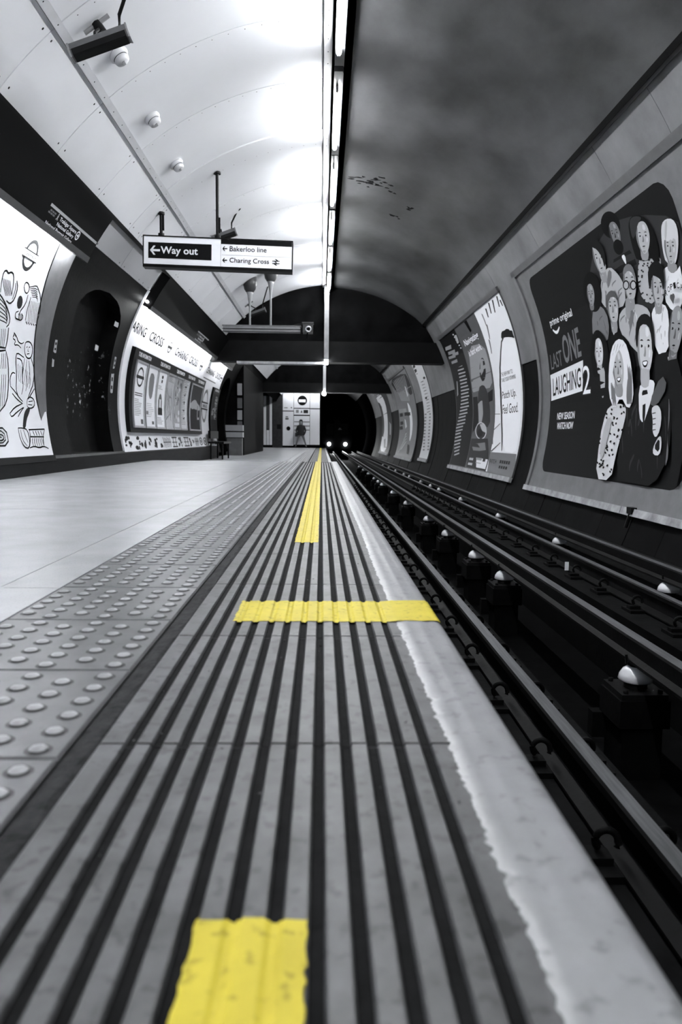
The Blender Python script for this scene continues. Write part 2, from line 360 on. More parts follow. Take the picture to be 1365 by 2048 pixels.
DATA = {
 'R1': [
  (2,((9.103,67.68),(8.243,65.01),(7.641,66.27),(6.953,69.31),(6.953,72.2),(7.239,86.01),(9.076,86.01),(9.557,77.06))),
  (1,((8.483,69.72),(8.297,69.33),(8.063,69.16),(7.932,71.51),(8.003,74.6),(8.339,74.9),(8.594,73.21))),
  (0,((8.029,65.87),(8.07,66.61),(8.146,67.11),(8.244,67.26),(8.345,67.02),(8.429,66.42),(8.476,65.59),(8.474,64.7),(8.424,63.94),(8.338,63.47),(8.237,63.36),(8.141,63.64),(8.068,64.23),(8.028,65.03))),
  (3,((8.309,67.44),(8.176,67.72),(8.189,69.25),(8.265,69.33),(8.338,68.96))),
  (4,((8.192,65.02),(8.138,65.3),(8.105,65.96),(8.102,66.88),(8.128,67.64),(8.171,68.28),(8.222,68.6),(8.27,68.54),(8.313,68.12),(8.343,67.36),(8.353,66.5),(8.324,65.63),(8.262,65.07))),
  (2,((8.353,66.5),(8.324,65.63),(8.281,65.27),(8.31,66.22),(8.321,67.32),(8.293,68.21),(8.27,68.54),(8.313,68.12),(8.343,67.36))),
  (5,((8.194,65.38),(8.151,65.58),(8.148,66.13),(8.201,66.06))),
  (1,((8.301,66.09),(8.266,66.02),(8.238,66.24),(8.269,66.15))),
  (1,((8.298,66.44),(8.273,66.36),(8.253,66.54),(8.278,66.61))),
  (6,((8.296,66.44),(8.285,66.41),(8.284,66.5))),
  (1,((8.196,66.34),(8.162,66.27),(8.134,66.48),(8.164,66.39))),
  (1,((8.193,66.67),(8.168,66.6),(8.148,66.77),(8.173,66.85))),
  (6,((8.19,66.68),(8.18,66.65),(8.179,66.74))),
  (2,((8.228,66.59),(8.215,66.62),(8.214,67.21),(8.235,67.32),(8.258,67.18),(8.238,66.98))),
  (5,((8.167,67.01),(8.14,66.97),(8.156,67.49),(8.179,67.47))),
  (1,((8.277,67.67),(8.241,67.66),(8.207,67.8),(8.243,67.82))),
  (3,((8.267,67.84),(8.223,67.92),(8.246,68.0))),
  (3,((8.292,68.12),(8.211,68.25),(8.249,68.53))),
  (0,((8.13,68.89),(8.149,69.34),(8.188,69.65),(8.238,69.76),(8.291,69.65),(8.336,69.34),(8.363,68.88),(8.366,68.37),(8.344,67.92),(8.302,67.61),(8.25,67.51),(8.199,67.63),(8.157,67.95),(8.132,68.4))),
  (8,((8.249,69.94),(8.147,70.03),(8.179,71.49),(8.212,71.09))),
  (5,((7.66,75.56),(7.456,74.15),(7.457,76.12),(7.638,78.75),(7.753,78.48))),
  (6,((7.899,71.85),(7.768,71.47),(7.569,72.35),(7.425,72.71),(7.456,74.15),(7.652,76.48),(7.733,78.3),(7.989,77.23),(8.03,74.53))),
  (2,((7.768,72.15),(7.785,72.26),(7.808,72.15),(7.805,71.97),(7.78,71.97))),
  (2,((7.799,71.8),(7.816,71.91),(7.839,71.8),(7.836,71.62),(7.81,71.62))),
  (2,((7.54,73.69),(7.56,73.77),(7.58,73.64),(7.572,73.48),(7.547,73.51))),
  (2,((7.767,72.57),(7.774,72.73),(7.8,72.68),(7.808,72.49),(7.788,72.42))),
  (2,((7.516,73.53),(7.529,73.66),(7.552,73.57),(7.553,73.39),(7.531,73.37))),
  (2,((7.718,76.61),(7.745,76.63),(7.759,76.47),(7.74,76.36),(7.715,76.44))),
  (2,((7.456,73.08),(7.477,73.14),(7.495,73.01),(7.484,72.86),(7.46,72.91))),
  (2,((7.647,75.18),(7.655,75.33),(7.681,75.27),(7.688,75.09),(7.667,75.03))),
  (2,((7.655,72.52),(7.682,72.5),(7.69,72.34),(7.669,72.25),(7.647,72.37))),
  (2,((7.92,77.25),(7.942,77.34),(7.964,77.21),(7.956,77.04),(7.928,77.06))),
  (2,((7.709,74.47),(7.731,74.54),(7.751,74.4),(7.741,74.25),(7.715,74.29))),
  (2,((7.686,72.78),(7.7,72.91),(7.724,72.82),(7.725,72.64),(7.702,72.62))),
  (2,((7.477,72.63),(7.482,72.79),(7.505,72.75),(7.516,72.57),(7.498,72.5))),
  (2,((7.62,73.83),(7.64,73.91),(7.66,73.79),(7.653,73.62),(7.628,73.65))),
  (2,((7.719,74.03),(7.747,74.0),(7.754,73.84),(7.73,73.76),(7.709,73.88))),
  (2,((7.868,73.92),(7.878,74.07),(7.904,74.0),(7.91,73.81),(7.887,73.76))),
  (2,((7.615,73.78),(7.63,73.9),(7.654,73.8),(7.653,73.62),(7.629,73.61))),
  (2,((7.571,74.25),(7.591,74.33),(7.611,74.2),(7.602,74.04),(7.578,74.07))),
  (2,((7.448,73.1),(7.453,73.26),(7.476,73.22),(7.487,73.04),(7.469,72.97))),
  (2,((7.931,76.24),(7.954,76.32),(7.975,76.18),(7.964,76.02),(7.937,76.06))),
  (2,((7.826,73.48),(7.836,73.63),(7.862,73.57),(7.868,73.38),(7.846,73.32))),
  (2,((7.646,72.19),(7.67,72.24),(7.685,72.09),(7.671,71.95),(7.646,72.02))),
  (2,((7.937,73.0),(7.966,72.98),(7.974,72.81),(7.95,72.73),(7.927,72.85))),
  (2,((7.582,74.87),(7.609,74.86),(7.618,74.7),(7.597,74.61),(7.575,74.72))),
  (2,((7.733,77.05),(7.745,77.19),(7.771,77.11),(7.774,76.92),(7.751,76.88))),
  (2,((7.878,74.09),(7.886,74.25),(7.912,74.2),(7.921,74.01),(7.9,73.94))),
  (2,((7.697,71.68),(7.702,71.84),(7.728,71.81),(7.738,71.62),(7.719,71.54))),
  (2,((7.965,76.23),(7.981,76.37),(8.007,76.27),(8.007,76.08),(7.981,76.06))),
  (2,((7.748,72.28),(7.776,72.25),(7.783,72.08),(7.759,72.01),(7.738,72.13))),
  (2,((7.703,73.0),(7.708,73.17),(7.733,73.13),(7.744,72.94),(7.725,72.86))),
  (2,((7.879,72.3),(7.905,72.35),(7.922,72.19),(7.907,72.05),(7.881,72.12))),
  (2,((7.687,73.5),(7.715,73.47),(7.722,73.3),(7.698,73.23),(7.677,73.35))),
  (2,((7.938,74.63),(7.965,74.66),(7.981,74.5),(7.963,74.38),(7.936,74.45))),
  (2,((7.683,73.35),(7.7,73.46),(7.723,73.36),(7.72,73.18),(7.695,73.18))),
  (2,((7.953,73.74),(7.965,73.88),(7.992,73.8),(7.996,73.61),(7.971,73.57))),
  (2,((7.621,72.12),(7.633,72.25),(7.657,72.17),(7.66,71.99),(7.637,71.95))),
  (2,((7.792,72.76),(7.804,72.9),(7.829,72.82),(7.833,72.63),(7.81,72.59))),
  (2,((7.473,73.29),(7.478,73.44),(7.502,73.41),(7.512,73.23),(7.495,73.15))),
  (2,((7.639,72.46),(7.649,72.6),(7.674,72.53),(7.678,72.34),(7.656,72.3))),
  (2,((7.49,74.61),(7.512,74.67),(7.529,74.53),(7.518,74.39),(7.494,74.43))),
  (2,((7.614,76.29),(7.639,76.32),(7.653,76.16),(7.636,76.04),(7.612,76.12))),
  (2,((7.751,75.98),(7.776,76.04),(7.794,75.89),(7.781,75.75),(7.755,75.8))),
  (2,((7.946,77.35),(7.976,77.35),(7.987,77.18),(7.964,77.08),(7.939,77.19))),
  (2,((7.548,72.53),(7.557,72.68),(7.581,72.62),(7.587,72.43),(7.567,72.38))),
  (2,((7.681,75.61),(7.705,75.65),(7.721,75.5),(7.706,75.37),(7.681,75.44))),
  (2,((7.464,73.81),(7.466,73.97),(7.49,73.95),(7.503,73.77),(7.487,73.68))),
  (2,((7.467,73.27),(7.492,73.29),(7.504,73.13),(7.487,73.02),(7.464,73.11))),
  (2,((7.781,77.32),(7.79,77.47),(7.816,77.42),(7.824,77.23),(7.802,77.16))),
  (2,((7.615,74.24),(7.641,74.24),(7.652,74.08),(7.632,73.98),(7.609,74.08))),
  (2,((7.59,75.18),(7.609,75.27),(7.63,75.15),(7.623,74.98),(7.598,75.0))),
  (2,((7.686,75.08),(7.713,75.09),(7.725,74.93),(7.706,74.82),(7.682,74.91))),
  (2,((7.595,72.93),(7.61,73.05),(7.633,72.95),(7.632,72.77),(7.608,72.76))),
  (2,((7.605,75.38),(7.607,75.55),(7.632,75.53),(7.645,75.35),(7.628,75.26))),
  (2,((7.957,74.6),(7.974,74.72),(7.999,74.62),(7.998,74.43),(7.971,74.42))),
  (2,((7.549,74.19),(7.559,74.33),(7.583,74.26),(7.588,74.08),(7.566,74.03))),
  (2,((7.831,77.77),(7.836,77.94),(7.863,77.91),(7.875,77.72),(7.855,77.63))),
  (2,((7.965,75.21),(7.994,75.21),(8.007,75.05),(7.985,74.94),(7.96,75.04))),
  (2,((7.716,74.63),(7.742,74.64),(7.755,74.48),(7.735,74.37),(7.711,74.46))),
  (2,((7.504,72.85),(7.529,72.84),(7.54,72.69),(7.52,72.59),(7.498,72.69))),
  (2,((7.845,73.35),(7.872,73.36),(7.885,73.2),(7.866,73.09),(7.841,73.18))),
  (2,((7.834,76.64),(7.841,76.8),(7.868,76.74),(7.877,76.55),(7.855,76.49))),
  (2,((7.478,73.51),(7.486,73.66),(7.51,73.61),(7.517,73.42),(7.497,73.36))),
  (2,((7.699,73.98),(7.719,74.06),(7.74,73.94),(7.732,73.77),(7.706,73.8))),
  (2,((7.708,74.98),(7.733,75.02),(7.749,74.87),(7.735,74.74),(7.71,74.8))),
  (2,((7.639,72.35),(7.651,72.49),(7.675,72.41),(7.678,72.22),(7.656,72.19))),
  (2,((7.533,74.63),(7.557,74.67),(7.571,74.52),(7.556,74.39),(7.532,74.46))),
  (2,((7.665,75.84),(7.678,75.97),(7.702,75.89),(7.704,75.71),(7.681,75.68))),
  (2,((7.493,74.43),(7.519,74.44),(7.53,74.29),(7.511,74.18),(7.489,74.27))),
  (2,((7.611,76.04),(7.628,76.15),(7.65,76.04),(7.647,75.86),(7.623,75.86))),
  (2,((7.978,76.11),(7.994,76.24),(8.02,76.15),(8.02,75.96),(7.994,75.94))),
  (0,((7.848,66.72),(7.739,66.05),(7.592,66.43),(7.473,67.32),(7.405,68.92),(7.391,70.85),(7.43,72.91),(7.529,73.48),(7.604,72.12),(7.901,71.9),(7.925,70.12),(7.903,68.29))),
  (5,((7.748,70.08),(7.599,70.5),(7.638,72.27),(7.728,72.31),(7.807,71.84))),
  (6,((7.573,67.37),(7.515,67.73),(7.489,68.52),(7.5,69.58),(7.542,70.44),(7.602,71.15),(7.667,71.49),(7.721,71.39),(7.764,70.87),(7.786,69.97),(7.783,68.96),(7.734,67.97),(7.653,67.37))),
  (4,((7.783,68.96),(7.734,67.97),(7.678,67.58),(7.728,68.67),(7.76,69.93),(7.743,70.99),(7.721,71.39),(7.764,70.87),(7.786,69.97))),
  (7,((7.58,67.78),(7.534,68.04),(7.541,68.68),(7.601,68.56))),
  (1,((7.716,68.52),(7.675,68.47),(7.645,68.74),(7.68,68.61))),
  (1,((7.719,68.92),(7.688,68.86),(7.668,69.07),(7.698,69.14))),
  (8,((7.716,68.93),(7.703,68.9),(7.704,69.01))),
  (1,((7.599,68.88),(7.559,68.83),(7.53,69.09),(7.563,68.97))),
  (1,((7.601,69.27),(7.571,69.21),(7.552,69.42),(7.581,69.49))),
  (8,((7.598,69.28),(7.586,69.25),(7.586,69.36))),
  (4,((7.64,69.16),(7.625,69.2),(7.635,69.89),(7.661,69.99),(7.684,69.81),(7.658,69.6))),
  (7,((7.577,69.68),(7.545,69.66),(7.572,70.24),(7.598,70.21))),
  (1,((7.715,70.37),(7.672,70.38),(7.636,70.57),(7.678,70.57))),
  (5,((7.706,70.58),(7.656,70.69),(7.684,70.77))),
  (5,((7.74,70.89),(7.648,71.09),(7.696,71.39))),
  (2,((7.816,66.61),(7.725,66.2),(7.6,66.55),(7.537,67.11),(7.65,67.39),(7.77,68.55),(7.87,68.89))),
  (8,((7.421,74.47),(7.293,74.32),(7.198,75.57),(7.045,74.78),(7.195,81.04),(7.465,79.15),(7.481,76.93))),
  (7,((7.143,75.66),(7.132,75.81),(7.092,76.48),(7.112,76.86),(7.106,76.32))),
  (7,((7.257,76.5),(7.244,76.62),(7.242,77.05),(7.259,77.34),(7.258,76.92))),
  (7,((7.338,75.93),(7.324,76.05),(7.419,76.17),(7.437,76.44),(7.435,76.05))),
  (7,((7.361,77.93),(7.349,78.11),(7.307,78.95),(7.328,79.5),(7.322,78.77))),
  (7,((7.33,75.47),(7.319,75.65),(7.373,76.2),(7.397,76.7),(7.387,76.02))),
  (7,((7.16,76.33),(7.147,76.44),(7.176,76.73),(7.193,76.98),(7.192,76.61))),
  (5,((7.298,73.98),(7.131,74.51),(7.14,75.32),(7.247,75.53),(7.325,74.76))),
  (7,((7.275,70.18),(7.21,69.13),(7.114,68.91),(7.003,69.36),(6.964,70.4),(7.001,72.03),(7.09,73.8),(7.167,74.61),(7.329,73.89),(7.331,72.15))),
  (5,((7.265,73.04),(7.143,73.4),(7.179,75.07),(7.253,75.12),(7.317,74.7))),
  (6,((7.115,70.46),(7.068,70.79),(7.048,71.51),(7.06,72.51),(7.096,73.33),(7.147,74.01),(7.201,74.34),(7.245,74.26),(7.279,73.78),(7.296,72.95),(7.291,72.0),(7.249,71.07),(7.181,70.49))),
  (4,((7.291,72.0),(7.249,71.07),(7.202,70.7),(7.245,71.72),(7.274,72.91),(7.262,73.89),(7.245,74.26),(7.279,73.78),(7.296,72.95))),
  (7,((7.122,70.85),(7.085,71.08),(7.092,71.68),(7.14,71.59))),
  (1,((7.235,71.58),(7.201,71.52),(7.178,71.76),(7.206,71.65))),
  (1,((7.238,71.95),(7.213,71.88),(7.197,72.08),(7.222,72.15))),
  (8,((7.236,71.96),(7.225,71.93),(7.226,72.03))),
  (1,((7.14,71.88),(7.107,71.82),(7.083,72.06),(7.111,71.95))),
  (1,((7.142,72.25),(7.118,72.18),(7.102,72.38),(7.126,72.45))),
  (8,((7.14,72.26),(7.13,72.23),(7.13,72.33))),
  (4,((7.174,72.15),(7.162,72.19),(7.171,72.83),(7.193,72.94),(7.212,72.77),(7.19,72.57))),
  (7,((7.124,72.62),(7.097,72.6),(7.121,73.15),(7.142,73.13))),
  (1,((7.238,73.31),(7.203,73.3),(7.174,73.47),(7.208,73.48))),
  (5,((7.231,73.5),(7.19,73.59),(7.214,73.67))),
  (5,((7.259,73.8),(7.185,73.97),(7.225,74.25))),
  (7,((7.282,71.02),(7.19,69.42),(7.074,69.45),(6.988,70.42),(7.034,71.91),(7.094,71.38),(7.186,71.58),(7.223,71.23))),
  (6,((7.144,69.18),(7.093,69.17),(7.208,71.29),(7.243,71.16))),
  (6,((8.994,72.9),(8.794,70.82),(8.571,70.41),(8.415,71.96),(8.324,73.96),(8.384,76.76),(8.691,76.79),(9.046,75.44))),
  (4,((8.86,73.25),(8.845,73.46),(8.845,74.31),(8.885,74.9),(8.864,74.09))),
  (4,((8.508,72.69),(8.492,72.85),(8.613,73.12),(8.645,73.52),(8.632,72.94))),
  (4,((8.792,71.36),(8.78,71.61),(8.883,72.39),(8.934,73.11),(8.899,72.13))),
  (4,((8.492,74.31),(8.476,74.46),(8.504,74.93),(8.531,75.28),(8.524,74.77))),
  (4,((8.396,74.13),(8.38,74.28),(8.499,74.5),(8.527,74.86),(8.519,74.34))),
  (4,((8.762,70.89),(8.75,71.12),(8.729,72.17),(8.776,72.82),(8.745,71.93))),
  (4,((8.83,73.42),(8.815,73.64),(8.867,74.43),(8.909,75.06),(8.886,74.2))),
  (4,((8.428,74.71),(8.414,74.91),(8.535,75.42),(8.57,75.99),(8.553,75.21))),
  (4,((8.607,70.61),(8.538,71.59),(8.757,73.54),(8.757,72.5))),
  (5,((8.862,69.69),(8.699,69.97),(8.705,72.19),(8.796,72.38),(8.887,71.93))),
  (6,((8.721,66.11),(8.655,66.46),(8.616,67.38),(8.613,68.69),(8.642,69.81),(8.69,70.77),(8.75,71.28),(8.808,71.24),(8.863,70.68),(8.903,69.61),(8.918,68.38),(8.882,67.1),(8.806,66.24))),
  (4,((8.918,68.38),(8.882,67.1),(8.829,66.54),(8.865,67.94),(8.877,69.53),(8.838,70.8),(8.808,71.24),(8.863,70.68),(8.903,69.61))),
  (7,((8.723,66.63),(8.671,66.87),(8.669,67.66),(8.733,67.61))),
  (1,((8.855,67.74),(8.813,67.61),(8.778,67.89),(8.816,67.79))),
  (1,((8.851,68.23),(8.821,68.1),(8.796,68.34),(8.826,68.47))),
  (8,((8.848,68.24),(8.835,68.18),(8.834,68.32))),
  (1,((8.727,67.99),(8.685,67.87),(8.651,68.14),(8.688,68.04))),
  (1,((8.722,68.48),(8.693,68.35),(8.669,68.58),(8.698,68.71))),
  (8,((8.719,68.48),(8.707,68.43),(8.706,68.56))),
  (4,((8.766,68.4),(8.749,68.43),(8.748,69.28),(8.773,69.44),(8.8,69.26),(8.777,68.96))),
  (7,((8.691,68.93),(8.658,68.86),(8.677,69.61),(8.704,69.62))),
  (1,((8.821,70.0),(8.778,69.94),(8.737,70.11),(8.78,70.17))),
  (5,((8.809,70.23),(8.755,70.29),(8.782,70.43))),
  (5,((8.837,70.66),(8.739,70.77),(8.783,71.2))),
  (1,((8.859,65.73),(8.753,65.53),(8.621,66.18),(8.563,67.65),(8.614,69.55),(8.699,70.32),(8.682,68.54),(8.742,67.15),(8.831,66.56))),
  (4,((9.389,75.74),(9.209,75.47),(9.032,75.35),(8.901,77.88),(9.023,81.59),(9.505,79.96))),
  (3,((9.088,77.34),(9.071,77.59),(9.03,78.72),(9.066,79.49),(9.051,78.47))),
  (3,((9.136,78.43),(9.115,78.61),(9.022,79.49),(9.05,79.99),(9.047,79.3))),
  (3,((9.084,76.79),(9.063,76.94),(9.165,77.24),(9.193,77.6),(9.19,77.08))),
  (3,((9.027,79.25),(9.005,79.38),(8.997,79.87),(9.02,80.21),(9.022,79.73))),
  (3,((9.272,77.27),(9.25,77.42),(9.25,77.91),(9.277,78.26),(9.276,77.76))),
  (0,((8.95,73.14),(9.0,74.46),(9.09,75.45),(9.206,75.91),(9.331,75.72),(9.437,74.9),(9.496,73.6),(9.493,72.11),(9.426,70.75),(9.314,69.8),(9.187,69.43),(9.072,69.7),(8.987,70.52),(8.946,71.74))),
  (4,((9.375,73.6),(9.251,73.84),(9.28,75.35),(9.353,75.44),(9.418,75.1))),
  (5,((9.236,71.21),(9.187,71.47),(9.164,72.1),(9.171,72.99),(9.204,73.75),(9.252,74.39),(9.305,74.71),(9.349,74.67),(9.385,74.27),(9.406,73.54),(9.406,72.7),(9.368,71.85),(9.303,71.28))),
  (3,((9.406,72.7),(9.368,71.85),(9.323,71.48),(9.362,72.42),(9.385,73.49),(9.368,74.36),(9.349,74.67),(9.385,74.27),(9.406,73.54))),
  (6,((9.242,71.57),(9.203,71.74),(9.207,72.28),(9.257,72.23))),
  (1,((9.352,72.29),(9.319,72.21),(9.294,72.41),(9.322,72.33))),
  (1,((9.353,72.62),(9.329,72.54),(9.312,72.71),(9.336,72.79))),
  (7,((9.351,72.63),(9.341,72.59),(9.341,72.68))),
  (1,((9.255,72.49),(9.222,72.42),(9.197,72.61),(9.225,72.54))),
  (1,((9.256,72.82),(9.231,72.74),(9.215,72.91),(9.238,72.99))),
  (7,((9.253,72.83),(9.243,72.79),(9.243,72.88))),
  (3,((9.288,72.76),(9.276,72.78),(9.282,73.36),(9.303,73.46),(9.323,73.33),(9.302,73.13))),
  (6,((9.235,73.14),(9.209,73.1),(9.23,73.61),(9.252,73.6))),
  (1,((9.347,73.82),(9.312,73.8),(9.282,73.93),(9.316,73.95))),
  (4,((9.339,73.98),(9.298,74.04),(9.321,74.13))),
  (4,((9.366,74.27),(9.29,74.37),(9.329,74.65))),
  (6,((8.614,77.98),(8.467,77.18),(8.28,77.0),(8.018,77.51),(7.823,78.78),(7.838,80.57),(8.129,84.73),(8.411,82.6),(8.644,80.2))),
  (4,((8.237,78.32),(8.222,78.54),(8.354,79.21),(8.384,79.92),(8.373,78.98))),
  (4,((8.176,77.99),(8.16,78.17),(8.218,78.72),(8.243,79.22),(8.238,78.54))),
  (4,((8.452,78.08),(8.435,78.25),(8.562,78.61),(8.588,79.07),(8.584,78.43))),
  (4,((8.211,81.14),(8.193,81.34),(8.245,82.11),(8.266,82.76),(8.266,81.9))),
  (4,((8.427,78.39),(8.409,78.54),(8.416,79.07),(8.439,79.46),(8.438,78.91))),
  (4,((8.119,79.84),(8.103,80.04),(8.155,80.77),(8.179,81.39),(8.175,80.56))),
  (4,((8.339,80.31),(8.32,80.48),(8.374,81.08),(8.396,81.6),(8.395,80.9))),
  (4,((8.24,77.85),(8.224,78.04),(8.294,78.64),(8.321,79.19),(8.314,78.45))),
  (4,((8.265,79.32),(8.247,79.46),(8.239,80.0),(8.26,80.38),(8.26,79.85))),
  (8,((7.87,79.73),(7.854,79.91),(7.907,80.5),(7.928,81.03),(7.926,80.32))),
  (8,((8.186,79.87),(8.168,80.01),(8.114,80.65),(8.133,81.04),(8.135,80.51))),
  (8,((8.199,77.98),(8.183,78.17),(8.134,79.05),(8.159,79.61),(8.152,78.85))),
  (8,((8.352,77.15),(8.337,77.38),(8.377,78.24),(8.409,78.93),(8.396,78.0))),
  (4,((8.226,77.37),(8.203,78.87),(8.361,80.98),(8.361,79.02))),
  (5,((8.283,75.16),(8.115,75.53),(8.15,77.82),(8.25,77.98),(8.341,77.46))),
  (6,((8.087,71.55),(8.023,71.94),(7.994,72.91),(8.006,74.25),(8.051,75.39),(8.115,76.36),(8.186,76.86),(8.247,76.79),(8.298,76.18),(8.326,75.06),(8.325,73.77),(8.27,72.48),(8.178,71.64))),
  (4,((8.325,73.77),(8.27,72.48),(8.206,71.93),(8.263,73.35),(8.297,74.98),(8.273,76.31),(8.247,76.79),(8.298,76.18),(8.326,75.06))),
  (7,((8.097,72.08),(8.045,72.36),(8.053,73.17),(8.12,73.08))),
  (1,((8.25,73.16),(8.203,73.04),(8.17,73.35),(8.209,73.23))),
  (1,((8.252,73.66),(8.218,73.54),(8.195,73.8),(8.229,73.92))),
  (8,((8.249,73.67),(8.235,73.62),(8.235,73.76))),
  (1,((8.118,73.48),(8.073,73.37),(8.04,73.67),(8.078,73.55))),
  (1,((8.119,73.98),(8.087,73.86),(8.064,74.11),(8.097,74.23))),
  (8,((8.116,73.99),(8.103,73.94),(8.103,74.08))),
  (4,((8.164,73.87),(8.147,73.91),(8.156,74.79),(8.185,74.95),(8.212,74.75),(8.183,74.45))),
  (7,((8.092,74.46),(8.056,74.41),(8.086,75.17),(8.115,75.16))),
  (1,((8.245,75.5),(8.197,75.46),(8.156,75.66),(8.203,75.7))),
  (5,((8.234,75.74),(8.178,75.84),(8.209,75.97))),
  (5,((8.271,76.18),(8.167,76.34),(8.22,76.76))),
  (4,((8.275,72.37),(8.19,71.53),(8.06,71.53),(7.988,72.52),(8.022,74.55),(8.038,73.08),(8.131,72.32),(8.246,72.71))),
  (0,((8.18,74.35),(8.2,74.61),(8.23,74.78),(8.268,74.83),(8.303,74.73),(8.331,74.51),(8.344,74.22),(8.34,73.91),(8.32,73.65),(8.287,73.48),(8.25,73.45),(8.215,73.55),(8.189,73.76),(8.177,74.05))),
  (6,((8.205,74.31),(8.219,74.5),(8.241,74.63),(8.267,74.66),(8.292,74.59),(8.311,74.44),(8.32,74.23),(8.317,74.0),(8.302,73.81),(8.279,73.68),(8.253,73.65),(8.228,73.72),(8.21,73.88),(8.202,74.09))),
  (0,((8.011,74.82),(8.029,75.08),(8.059,75.24),(8.094,75.29),(8.129,75.2),(8.155,74.99),(8.168,74.7),(8.165,74.39),(8.146,74.13),(8.115,73.97),(8.079,73.93),(8.046,74.03),(8.02,74.24),(8.008,74.52))),
  (6,((8.035,74.78),(8.048,74.97),(8.069,75.09),(8.094,75.13),(8.118,75.06),(8.136,74.91),(8.145,74.7),(8.142,74.48),(8.129,74.29),(8.107,74.17),(8.082,74.13),(8.058,74.2),(8.041,74.35),(8.032,74.56))),
  (5,((8.361,76.07),(8.263,75.83),(8.231,77.12),(8.319,79.11),(8.419,78.65))),
  (8,((7.805,79.73),(7.71,78.58),(7.558,78.49),(7.431,79.23),(7.429,81.4),(7.474,85.23),(7.769,85.02))),
  (6,((7.618,81.27),(7.603,81.45),(7.695,82.01),(7.714,82.58),(7.714,81.83))),
  (6,((7.579,82.77),(7.563,82.93),(7.575,83.59),(7.59,84.12),(7.594,83.42))),
  (6,((7.506,79.06),(7.491,79.18),(7.519,79.58),(7.536,79.9),(7.536,79.44))),
  (6,((7.608,81.3),(7.592,81.45),(7.643,81.93),(7.66,82.37),(7.662,81.78))),
  (6,((7.534,82.13),(7.518,82.26),(7.525,82.76),(7.54,83.15),(7.544,82.63))),
  (6,((7.546,79.69),(7.532,79.87),(7.556,80.55),(7.575,81.1),(7.573,80.37))),
  (6,((7.623,82.34),(7.607,82.47),(7.608,82.96),(7.622,83.33),(7.627,82.83))),
  (5,((7.651,78.5),(7.63,79.21),(7.702,79.95))),
  (5,((7.657,77.39),(7.511,77.72),(7.538,79.75),(7.624,79.87),(7.703,79.42))),
  (6,((7.497,74.2),(7.44,74.55),(7.412,75.41),(7.42,76.6),(7.456,77.6),(7.51,78.46),(7.57,78.89),(7.623,78.83),(7.667,78.29),(7.694,77.3),(7.695,76.17),(7.652,75.02),(7.576,74.28))),
  (4,((7.695,76.17),(7.652,75.02),(7.599,74.54),(7.643,75.79),(7.669,77.23),(7.646,78.41),(7.623,78.83),(7.667,78.29),(7.694,77.3))),
  (7,((7.504,74.67),(7.458,74.92),(7.463,75.64),(7.521,75.56))),
  (1,((7.633,75.62),(7.593,75.52),(7.563,75.8),(7.597,75.69))),
  (1,((7.633,76.07),(7.604,75.97),(7.584,76.19),(7.613,76.29))),
  (8,((7.63,76.08),(7.618,76.03),(7.619,76.16))),
  (1,((7.518,75.91),(7.479,75.82),(7.45,76.09),(7.483,75.98))),
  (1,((7.518,76.36),(7.49,76.25),(7.47,76.47),(7.498,76.58))),
  (8,((7.515,76.36),(7.504,76.32),(7.504,76.44))),
  (4,((7.557,76.26),(7.542,76.3),(7.548,77.07),(7.573,77.21),(7.596,77.03),(7.572,76.77))),
  (7,((7.494,76.78),(7.463,76.74),(7.486,77.41),(7.512,77.4))),
  (1,((7.623,77.69),(7.582,77.66),(7.546,77.84),(7.586,77.87))),
  (5,((7.613,77.91),(7.564,77.99),(7.591,78.11))),
  (5,((7.644,78.29),(7.554,78.43),(7.599,78.81))),
  (1,((7.744,75.55),(7.691,73.66),(7.571,72.95),(7.443,73.14),(7.365,74.21),(7.401,76.27),(7.46,77.2),(7.461,75.67),(7.531,75.03),(7.625,74.53),(7.715,76.31))),
  (0,((8.999,80.05),(8.78,79.81),(8.439,81.57),(8.316,83.97),(8.257,86.71),(8.399,87.53),(8.618,84.52),(9.002,83.47))),
  (6,((8.814,78.32),(8.675,78.61),(8.737,80.02),(8.825,80.63))),
  (5,((8.819,77.45),(8.653,77.74),(8.669,80.11),(8.764,80.31),(8.856,79.84))),
  (6,((8.652,73.65),(8.586,74.02),(8.552,74.98),(8.556,76.37),(8.592,77.56),(8.647,78.59),(8.712,79.14),(8.771,79.1),(8.825,78.51),(8.862,77.38),(8.87,76.07),(8.826,74.71),(8.741,73.8))),
  (4,((8.87,76.07),(8.826,74.71),(8.767,74.11),(8.813,75.6),(8.834,77.28),(8.801,78.63),(8.771,79.1),(8.825,78.51),(8.862,77.38))),
  (7,((8.658,74.2),(8.606,74.45),(8.608,75.29),(8.674,75.24))),
  (1,((8.801,75.39),(8.757,75.25),(8.722,75.55),(8.761,75.44))),
  (1,((8.8,75.91),(8.768,75.77),(8.744,76.02),(8.776,76.16))),
  (8,((8.797,75.92),(8.784,75.85),(8.783,76.0))),
  (1,((8.67,75.65),(8.626,75.51),(8.592,75.8),(8.63,75.7))),
  (1,((8.668,76.16),(8.637,76.02),(8.613,76.26),(8.644,76.4))),
  (8,((8.665,76.16),(8.652,76.1),(8.651,76.25))),
  (4,((8.712,76.07),(8.696,76.11),(8.699,77.01),(8.725,77.19),(8.753,77.0),(8.727,76.67))),
  (7,((8.638,76.64),(8.604,76.56),(8.627,77.36),(8.655,77.37))),
  (1,((8.779,77.78),(8.734,77.71),(8.692,77.9),(8.737,77.96))),
  (5,((8.767,78.03),(8.711,78.09),(8.741,78.24))),
  (5,((8.799,78.49),(8.697,78.59),(8.745,79.06))),
  (3,((8.903,75.78),(8.844,74.35),(8.69,73.72),(8.555,74.28),(8.543,75.88),(8.598,74.98),(8.749,74.72),(8.884,76.61))),
